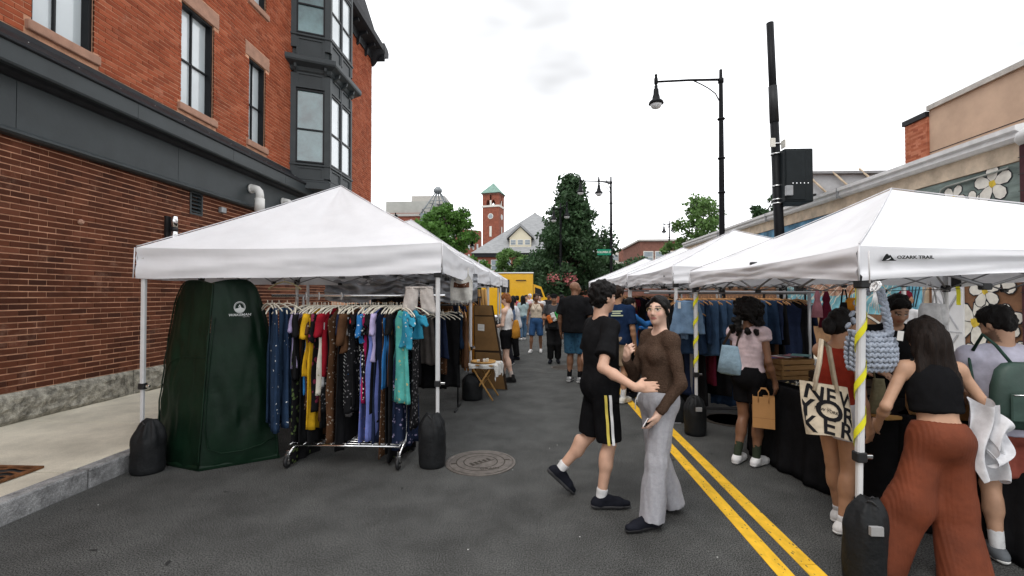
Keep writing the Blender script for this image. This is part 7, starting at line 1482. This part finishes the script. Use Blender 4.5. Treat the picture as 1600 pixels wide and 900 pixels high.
# --- woman with the printed tote
p = Person('woman in red tank top carrying a printed canvas tote', (2.21, 3.50, 0), -72, 1.60, 'tan', .0095, fem=True,
    pose=dict(re=(.235, -.05, 1.13), rw=(.225, .045, .87), rd=(-.1, .2, -1), rn=(-1, 0, 0), rc=.9, le=(-.20, .16, 1.25), lw=(-.18, .45, 1.20), ld=(0, 1, -.1), ln=(0, 0, -1), rk=(.07, .03, .5), ra=(.075, -.04, .085), lk=(-.08, .05, .5), la=(-.09, .12, .085)), head=(-5, 18), lean=4)
p.body(); p.hair(H_blk, 'bob', seed=5.)
pb_ = p.piece('hair_bun', [ell(p.h(0, -.12, -.03), (.05, .045, .05)), ell(p.h(.02, -.13, -.08), (.035, .03, .04))], H_blk, (), (.006, (40, 40, 40)))
p.tee(C_('red_tank', (.24, .03, .018)), hem=-.02, tank=True, loose=.01); p.bottoms(C_('white_shorts', (.48, .47, .50)), .42, .02, .10, 'shorts', .15)
p.shoes(C_('white_trainer', (.62, .61, .60)), sole_w, sock=wht_sock, sockh=.06)
tot = empty('canvas_tote', P(1291, 642, 3.28), R(-14), 'cream canvas tote printed with large black letters', 'tote bag'); cnv = C_('canvas', (.58, .50, .38), bump=.3)
TW, TH = .140, .185
def tf(u, v):
    x = (u-.5)*2*TW*(1+.06*math.sin(v*3)); z = (v-.5)*2*TH-.03*(1-v)*(1-(2*u-1)**2)*-1; b_ = math.sin(math.pi*u)**.6*(1-v*.75)*.06
    return Vector((x+.035*(.5-v), -b_-.008*math.sin(u*9+v*5), z-.035*(u-.5)))
mb().grid(lambda u, v: tf(u, v), 24, 24).build('front_panel', cnv, tot, True); mb().grid(lambda u, v: Vector((tf(1-u, v).x, -tf(1-u, v).y*.7+.004, tf(1-u, v).z)), 24, 24).build('back_panel', cnv, tot, True)
for y_ in (-.01, .02): tube('strap', [tf(.28, 1)+Vector((0, y_, -.05)), tf(.34, 1)+Vector((.02, y_, .14)), tf(.5, 1)+Vector((.0, y_+.03, .30)), tf(.62, 1)+Vector((.02, y_+.06, .25)), tf(.78, 1)+Vector((0, y_, -.04))], .012, cnv, tot, 8)
ink = mat('tote_ink', (.012, .012, .014), rough=.9)
def onbag(name, ch, u, v, size, rot, sx=1., off=0.0):
    cu = bpy.data.curves.new(name, 'FONT'); cu.body = ch; cu.size = size; cu.align_x = 'CENTER'; cu.align_y = 'CENTER'; cu.offset = off; cu.resolution_u = 4; tmp = bpy.data.objects.new('tmp', cu); me = bpy.data.meshes.new_from_object(tmp); bpy.data.objects.remove(tmp); a = R(rot)
    import bmesh
    bm = bmesh.new(); bm.from_mesh(me); bmesh.ops.triangulate(bm, faces=bm.faces)
    for _ in range(2): bmesh.ops.subdivide_edges(bm, edges=[e for e in bm.edges if e.calc_length() > .02], cuts=1, use_grid_fill=False); bmesh.ops.triangulate(bm, faces=bm.faces)
    for vt in bm.verts:
        x, y = vt.co.x*sx, vt.co.y; X, Y = x*math.cos(a)-y*math.sin(a), x*math.sin(a)+y*math.cos(a); uu, vv = u+X/(2*TW), v+Y/(2*TH); q = tf(min(.985, max(.015, uu)), min(.97, max(.01, vv))); vt.co = q+Vector((0, -.0035, 0))
    bm.to_mesh(me); bm.free(); me.materials.clear(); me.materials.append(ink); return link(name, me, tot)
for ch, u, v, sz, rt, sx in (('N', .27, .80, .20, -12, .95), ('E', .60, .76, .20, -10, .8), ('W', .95, .72, .2, -10, .6), ('Y', .06, .50, .22, -8, .9), ('O', .52, .47, .27, -8, .92), ('R', .92, .42, .22, -10, .8), ('K', .07, .2, .2, -10, .8), ('E', .46, .17, .22, -8, .85), ('R', .82, .14, .21, -8, .85)): onbag('print_letter', ch, u, v, sz*.78, rt, sx, .0035)
onbag('print_title', 'NEW YORKER', .51, .48, .030, -10, .8, .0006); onbag('print_title', 'THE', .51, .525, .016, -10, .8)
wb = empty('mesh_bag', P(1373, 610, 3.45), R(-20), 'small olive mesh bag hanging at the tote woman\'s left side', 'bag'); mb().loft(totef(.035, .07, .17, .035), cap=True).build('bag_body', C_('olive_mesh', (.22, .20, .12), bump=.5), wb, True); tube('strap', [(-.02, 0, .07), (-.04, 0, .2), (-.03, .02, .28)], .006, MATS['wear_olive_mesh'], wb, 6)

# --- woman with long hair and rust trousers
p = Person('woman with long dark hair, black cropped top and rust pleated trousers', (2.43, 2.90, 0), -12, 1.56, 'olive', .0085, fem=True,
    pose=dict(le=(-.30, .02, 1.14), lw=(-.26, .22, .98), re=(.30, .04, 1.14), rw=(.225, .215, 1.27), rd=(-.5, .3, .6), rn=(-.3, .8, 0), rc=1.4, lk=(-.19, -.02, .50), la=(-.34, .0, .085), rk=(.085, .03, .5), ra=(.08, -.05, .085)), head=(8, 22), lean=12, w=.93)
p.body(); 
hh = hairmat('brown_ends', (.012, .007, .005)); p.hair(hh, 'long', length=.34, vol=1.15, seed=6.)
p.tee(C_('black_crop', (.009, .009, .010)), hem=.34, tank=True, loose=.004, name='crop_top')
rust_c = C_('rust_pleats', (.150, .036, .014), rough=.75, var=.25, scale=5, spec=.3); k = p.k
def pleat(V):
    a = np.arctan2(V[:, 1], V[:, 0]); return np.sin(V[:, 0]*330+6*np.sin(V[:, 2]*3))*.0016+.012*vnoise(V*np.array((10, 10, 2.5)))
L_ = [ell(p.tl(.0, 0, -.013), np.array((.167, .143, .16))*k, k=.03), cap(p.tl(0), p.tl(.22), .152*k, .130*k, k=.03, flat=(0, 1, 0, .8))]
for sd, A2, r1, r2 in (('r', np.array((.08, -.08, .03))*k, .122, .150), ('l', np.array((-.38, .02, .05))*k, .122, .185)):
    Hh, K_ = p.J[sd+'h'], p.J[sd+'k']; L_ += [cap(Hh, K_, .098*k, r1*k, k=.05, flat=(0, 1, 0, .85)), cap(K_, A2, r1*k, r2*k, k=.05, flat=(0, 1, 0, .72), cut=[(A2+np.array((0, 0, .0)), unit(A2-K_))])]
me = field_mesh('trousers', L_, .0105, cuts=[(p.tl(.20), p.up)], disp=pleat); me.materials.append(rust_c); link('trousers', me, p.o)
p.shoes(C_('tan_sandal', (.22, .12, .05)), sole_g, name='sandal')
ws = empty('white_garment', P(1530, 680, 2.86), 0, 'white shirt draped over the arm of the long-haired woman', 'shirt')
mb().grid(lambda u, v: (-.07+.14*u+.05*v+.03*math.sin(v*6+u*3), .05*math.sin(u*10+v*4)-.02, .20-.46*v+.02*math.sin(u*12)), 24, 30).build('cloth', C_('white_shirt', (.66, .66, .68)), ws, True); mb().grid(lambda u, v: (.02+.13*u*math.sin(1.2+v*2), -.05+.05*math.sin(u*7+v*6), .10-.22*v+.05*math.sin(u*5)), 20, 18).build('cloth_fold', MATS['wear_white_shirt'], ws, True)
bz = empty('bracelet', p.o.location, p.o.rotation_euler.z, 'red and white bead bracelet on the long-haired woman\'s wrist', 'bracelet'); Wr, Er = p.J['rw'], p.J['re']; ax_ = unit(Wr-Er); cz_ = Wr*.9+Er*.1; u_ = unit(np.cross(ax_, (0, 1, .2))); v_ = np.cross(ax_, u_)
for j in range(2):
    for i in range(14): a = 2*math.pi*i/14; mb().lathe([(.001, -.004), (.0045, 0), (.001, .004)], 7, M=Matrix.Translation(cz_+ax_*.012*j+(u_*math.cos(a)+v_*math.sin(a))*.033)).build('bead', [mat('red_bead', (.45, .03, .03)), MATS['paper']][(i+j) % 2], bz, True)

# --- man with the green backpack
p = Person('man in pale lavender t-shirt with a green drawstring backpack', (3.06, 3.14, 0), -14, 1.62, 'olive', .0095, pose=dict(le=(-.22, .14, 1.10), lw=(-.10, .32, 1.02), re=(.24, .12, 1.10), rw=(.12, .34, 1.02)), head=(22, 26), lean=7, w=1.04)
p.body((.01, .008, .007), stubble=.6); p.hair(H_blk, 'short', vol=1.06, seed=8.); p.tee(C_('lavender_tee', (.47, .46, .55)), hem=-.14, sleeve=.75, loose=.04); p.bottoms(C_('faded_red', (.27, .075, .055)), .80, .03, .105, 'shorts')
p.shoes(C_('grey_trainer', (.12, .13, .14)), sole_w, sock=wht_sock, sockh=.13)
bp_ = empty('drawstring_backpack', tuple(p.o.matrix_basis @ Vector(p.tl(.40, -.03, -.19))), R(-8), 'dark green drawstring backpack on the man at the right edge', 'backpack'); gn = C_('green_nylon', (.030, .060, .048), rough=.5, spec=.4, bump=.3, bscale=10)
mb().loft([[(wx*math.copysign(abs(math.cos(a))**.7, math.cos(a))+.004*math.sin(a*6+z*30), dz*math.sin(a)*(1 if math.sin(a) < 0 else .5), z) for a in np.linspace(0, 6.28, 36, endpoint=False)] for z, wx, dz in ((-.21, .12, .03), (-.195, .165, .06), (-.1, .178, .085), (.05, .165, .075), (.15, .14, .055), (.19, .10, .035), (.20, .05, .02))], cap=True).build('bag_body', gn, bp_, True)
mb().bbox((-.12, -.094, -.15), (.13, -.078, .02), .008).build('pocket', gn, bp_); tube('zip', [(-.11, -.096, .012), (.12, -.096, .012)], .004, chrome, bp_, 6)
for x_ in (-.1, .12): tube('cord', [(x_*.5, -.0, .19), (x_*1.1, .03, .30), (x_*1.3, .10, .36), (x_*1.45, .16, .25)], .010, C_('green_cord', (.035, .07, .055)), bp_, 6); tube('lower_cord', [(x_*1.45, -.01, -.18), (x_*1.8, .10, .0), (x_*1.6, .17, .2)], .008, MATS['wear_green_cord'], bp_, 6)

# --- vendors and shoppers under the right canopies
p = Person('vendor in black t-shirt leaning over the second table', (P(1386, 500, 4.35).x, 4.35, 0), 165, 1.72, 'olive', .013, pose=dict(le=(-.23, .1, 1.14), lw=(-.14, .32, 1.06), re=(.24, .05, 1.13), rw=(.17, .28, 1.07)), head=(0, 30), lean=16); p.body(); p.hair(H_blk, 'short', vol=1.04, seed=9); p.tee(blk_tee, loose=.04); p.bottoms(blk_short, 1.95, .02)
p = Person('person in white t-shirt and dark red cap behind the vendor', (P(1414, 500, 6.6).x, 6.6, 0), -70, 1.78, 'tan', .016, head=(0, 5)); p.body(); p.hair(C_('wine_cap', (.12, .01, .02)), 'buzz', q=.012); p.tee(C_('white_tee', (.60, .60, .61)), loose=.05); p.bottoms(blk_short, 1.95, .02)
p = Person('shopper in bright blue jacket reaching into the right-hand rail', (P(984, 600, 7.9).x, 7.9, 0), -75, 1.66, 'light', .015, fem=True, pose=dict(re=(.18, .22, 1.28), rw=(.12, .46, 1.36), le=(-.18, .2, 1.2), lw=(-.1, .42, 1.2)), head=(0, 8)); p.body(); p.hair(H_blk, 'bob', seed=3); p.tee(C_('bright_blue', (.035, .15, .40)), long=True, loose=.04, name='jacket'); p.bottoms(blk_short, 1.95, .015); p.shoes(blk_knit, sole_b)
p = Person('man in navy t-shirt with back print and khaki shorts', (1.33, 7.45, 0), -35, 1.84, 'tan', .0125, w=1.08, pose=dict(le=(-.26, -.02, 1.12), lw=(-.24, .12, .9)), head=(-15, 4)); p.body(); p.hair(H_dk, 'short', vol=1.1, seed=12); p.tee(C_('navy_tee', (.012, .025, .062)), hem=-.12, loose=.045, sleeve=.8); p.bottoms(C_('khaki', (.30, .225, .15)), .86, .03, .10, 'shorts'); p.shoes(C_('cream_trainer', (.62, .60, .54)), sole_w, sock=wht_sock, sockh=.16)
bkx = p
for i, (zz, ww) in enumerate(((.86, .17), (.80, .13), (.735, .19))):
    mb().grid(lambda u, v: tuple(p.tl(zz-.035*v+.01*u, (u-.35)*ww+.04, -.178-.0*u+.05*(u-.4)**2)), 8, 1).build('back_print', mat('pale_green_print', (.55, .62, .42)), p.o)
p = Person('big man in black t-shirt and blue patterned shorts seen from behind', (.80, 9.15, 0), -25, 1.98, 'brown', .014, w=1.16, pose=dict(re=(.29, -.02, 1.12), rw=(.22, .12, .95)), head=(-45, -2)); p.body(); p.tee(blk_tee, hem=-.16, loose=.06, sleeve=.85); p.bottoms(C_('blue_pattern', (.03, .085, .14), c2=(.02, .05, .10), spots=(18, .3)), 1.0, .03, .11, 'shorts'); p.shoes(C_('mixed_trainer', (.2, .2, .2), c2=(.6, .6, .6), spots=(12, .3)), sole_w, sock=blk_short, sockh=.16)
# --- the street
g = G(866, 568); p = Person('man in dark cap and grey shirt carrying a colourful packet', (g.x, g.y, 0), 176, 1.74, 'tan', .013, w=1.08, pose=dict(re=(.27, .06, 1.14), rw=(.07, .26, 1.16), rd=(-.9, .2, 0), le=(-.27, .02, 1.13), lw=(-.1, .25, 1.12), ld=(.8, .3, 0), rk=(.09, .06, .5), lk=(-.09, .0, .5), la=(-.09, -.12, .085)), head=(0, 12)); p.body(stubble=.3); p.hair(blk_short, 'buzz'); p.tee(C_('charcoal_tee', (.06, .06, .065)), hem=-.14, loose=.05); p.bottoms(C_('black_cargo', (.014, .014, .015)), 1.9, .03); p.shoes(blk_knit, sole_b)
p.piece('cap', [ell(p.h(0, -.01, .062), np.array((.088, .102, .075))*p.k, cut=[(p.h(0, 0, .048), -p.Rh @ np.array((0, 0, 1.)))]), cap(p.h(-.03, .09, .052), p.h(.03, .09, .052), .05*p.k, k=.02, flat=(0, 0, 1, .22))], blk_short)
pk_ = empty('colour_packet', tuple(p.o.matrix_basis @ Vector(p.tl(.44, .0, .27))), R(176-15), 'green, white and orange packet in the arms of the man in the cap', 'packet')
for i, c in enumerate(((.04, .35, .08), (.62, .62, .60), (.55, .14, .03))): mb().bbox((-.17+i*.115, -.03, -.10), (-.06+i*.115, .05, .10+.02*(i == 1)), .02, Matrix.Rotation(R(25), 4, 'Y')).build('wrapper', mat('packet_%d' % i, c, rough=.4, var=.4, scale=14), pk_)
bb_ = empty('waist_bag', tuple(p.o.matrix_basis @ Vector(p.tl(.12, .03, .20))), R(176), 'black waist bag on the man in the cap', 'bag'); mb().bbox((-.12, -.03, -.11), (.12, .05, .10), .03).build('pouch', nylon, bb_); tube('strap', [(.11, .0, .08), (.2, -.05, .3), (.12, -.12, .52)], .015, nylon, bb_, 6)
g = G(838, 551); p = Person('woman in cream knitted vest and knee-length denim shorts', (g.x, g.y, 0), 172, 1.76, 'brown', .0145, fem=True, pose=dict(re=(.25, 0, 1.13), rw=(.26, .08, .9), rk=(.135, .06, .5), ra=(.15, .1, .085), lk=(-.12, 0, .5), la=(-.12, -.1, .085)), head=(30, 2)); p.body(); p.hair(H_dk, 'bob', seed=15); p.tee(C_('cream_vest', (.55, .47, .37)), hem=.18, tank=True, loose=.03, name='vest'); p.bottoms(C_('denim_shorts', (.035, .085, .19)), .98, .025, .095, 'shorts', .2, kneer=None); p.shoes(C_('white_trainer', (.62, .61, .60)), sole_w)
for x in (-1, 1): mb().grid(lambda u, v: tuple(p.tl(.96-.30*v, x*(.075*(1-v)+.008*u), .135-.02*(1-v)+.018)), 1, 6).build('neck_trim', C_('dark_trim', (.06, .02, .03)), p.o)
g = G(787, 596); p = Person('red-haired woman in white tank top and black shorts by the display board', (g.x+.06, g.y, 0), 75, 1.74, 'fair', .0125, fem=True, pose=dict(re=(.19, .02, 1.13), rw=(.13, .26, 1.08), le=(-.2, .02, 1.13), lw=(-.1, .27, 1.08), lk=(-.08, -.02, .5), la=(-.07, -.14, .085), rk=(.08, .05, .5), ra=(.08, .10, .085)), head=(0, 25)); p.body((.2, .07, .02)); p.hair(H_red, 'bob', seed=17); p.tee(C_('white_tank', (.60, .59, .58)), hem=.1, tank=True, loose=.01); p.bottoms(blk_short, .62, .02, .10, 'shorts', .2); p.shoes(mat('black_leather', (.012, .012, .012), rough=.35), sole_b, ankle=.07, name='boot', sock=C_('lace_sock', (.5, .42, .38)), sockh=.15)
yb = empty('mustard_backpack', tuple(p.o.matrix_basis @ Vector(p.tl(.30, 0.0, -.19))), R(75), 'mustard yellow bag hanging behind the red-haired woman', 'bag'); mb().loft(totef(.08, .12, .24, .08), cap=True).build('bag_body', C_('mustard', (.42, .19, .03), bump=.3), yb, True); tube('strap', [(-.05, .05, .1), (-.06, .15, .3), (-.03, .2, .4)], .012, MATS['wear_mustard'], yb, 6)
g = G(806, 562); p = Person('man in white t-shirt and black trousers looking into the left stalls', (g.x, g.y, 0), 95, 1.68, 'tan', .015, w=1.05, pose=dict(re=(.22, .08, 1.12), rw=(.15, .3, 1.05), le=(-.22, .08, 1.12), lw=(-.15, .3, 1.05)), head=(5, 18), lean=6); p.body(); p.hair(H_blk, 'short', seed=19); p.tee(C_('light_tee', (.56, .57, .60)), loose=.05, hem=-.14); p.bottoms(C_('black_jeans', (.012, .012, .013)), 1.95, .03); p.shoes(blk_knit, sole_b)
far = [(797, 570, 11.4, 80, 1.68, 'tan', True, 'long', (.10, .14, .22), (.02, .02, .025), 'woman with dark hair in blue top beside the red-haired woman'), (817, 531, 17.6, 20, 1.70, 'tan', True, 'long', (.35, .45, .46), (.10, .18, .28), 'woman with long ponytail, pale green t-shirt and jeans in the street'), (808, 520, 20.5, 60, 1.70, 'light', True, 'bob', (.42, .07, .10), (.10, .12, .2), 'person in red top near the food truck'),
       (822, 524, 19.8, 200, 1.72, 'light', False, 'short', (.55, .36, .40), (.2, .2, .22), 'person in pink shirt near the food truck'), (843, 522, 20.3, 178, 1.74, 'light', False, 'short', (.62, .62, .63), (.08, .09, .12), 'man in white t-shirt walking towards the viewer in the distance'), (857, 520, 21, 190, 1.78, 'dark', False, 'short', (.02, .02, .022), (.02, .02, .022), 'person in black between the woman in the vest and the man in the cap'),
       (878, 545, 16, 10, 1.72, 'brown', False, 'short', (.03, .03, .035), (.5, .5, .5), 'person in dark top partly hidden by the big man'), (905, 540, 17, 200, 1.66, 'light', True, 'long', (.25, .05, .06), (.03, .03, .04), 'person in dark red top behind the big man'), (1003, 560, 11.2, -60, 1.68, 'light', True, 'long', (.02, .02, .025), (.02, .02, .02), 'shopper with black hair in black behind the blue jacket'), (968, 560, 10.2, -80, 1.72, 'tan', False, 'curly', (.06, .06, .06), (.03, .03, .03), 'shopper with bushy dark hair deep in the right stalls'),
       (828, 515, 23.5, 120, 1.78, 'light', False, 'short', (.6, .6, .6), (.05, .06, .1), 'person in white cap in front of the food truck')]
for i, (x, y, Y, rz, H_, skn, fem, hk, ct1, ct2, lab) in enumerate(far):
    p = Person(lab, (P(x, 462, Y).x, Y, 0), rz, H_, skn, .02, fem=fem, pose=dict(rk=(.1, .07, .5), ra=(.1, .12 if i % 2 else -.02, .085), re=(.24, .02+.05*(i % 3), 1.13), rw=(.2, .1+.06*(i % 3), .93))); p.body(); p.hair(H_blk if i != 10 else C_('white_tee', (.6, .6, .6)), hk, seed=20+i, length=.3); p.tee(C_('far_top%d' % i, ct1), loose=.035, hem=-.05); p.bottoms(C_('far_legs%d' % i, ct2), 1.95 if i not in (6,) else .8, .02, None if i != 6 else .1); p.shoes(C_('white_trainer', (.62, .61, .60)) if i % 2 else blk_knit, sole_w)
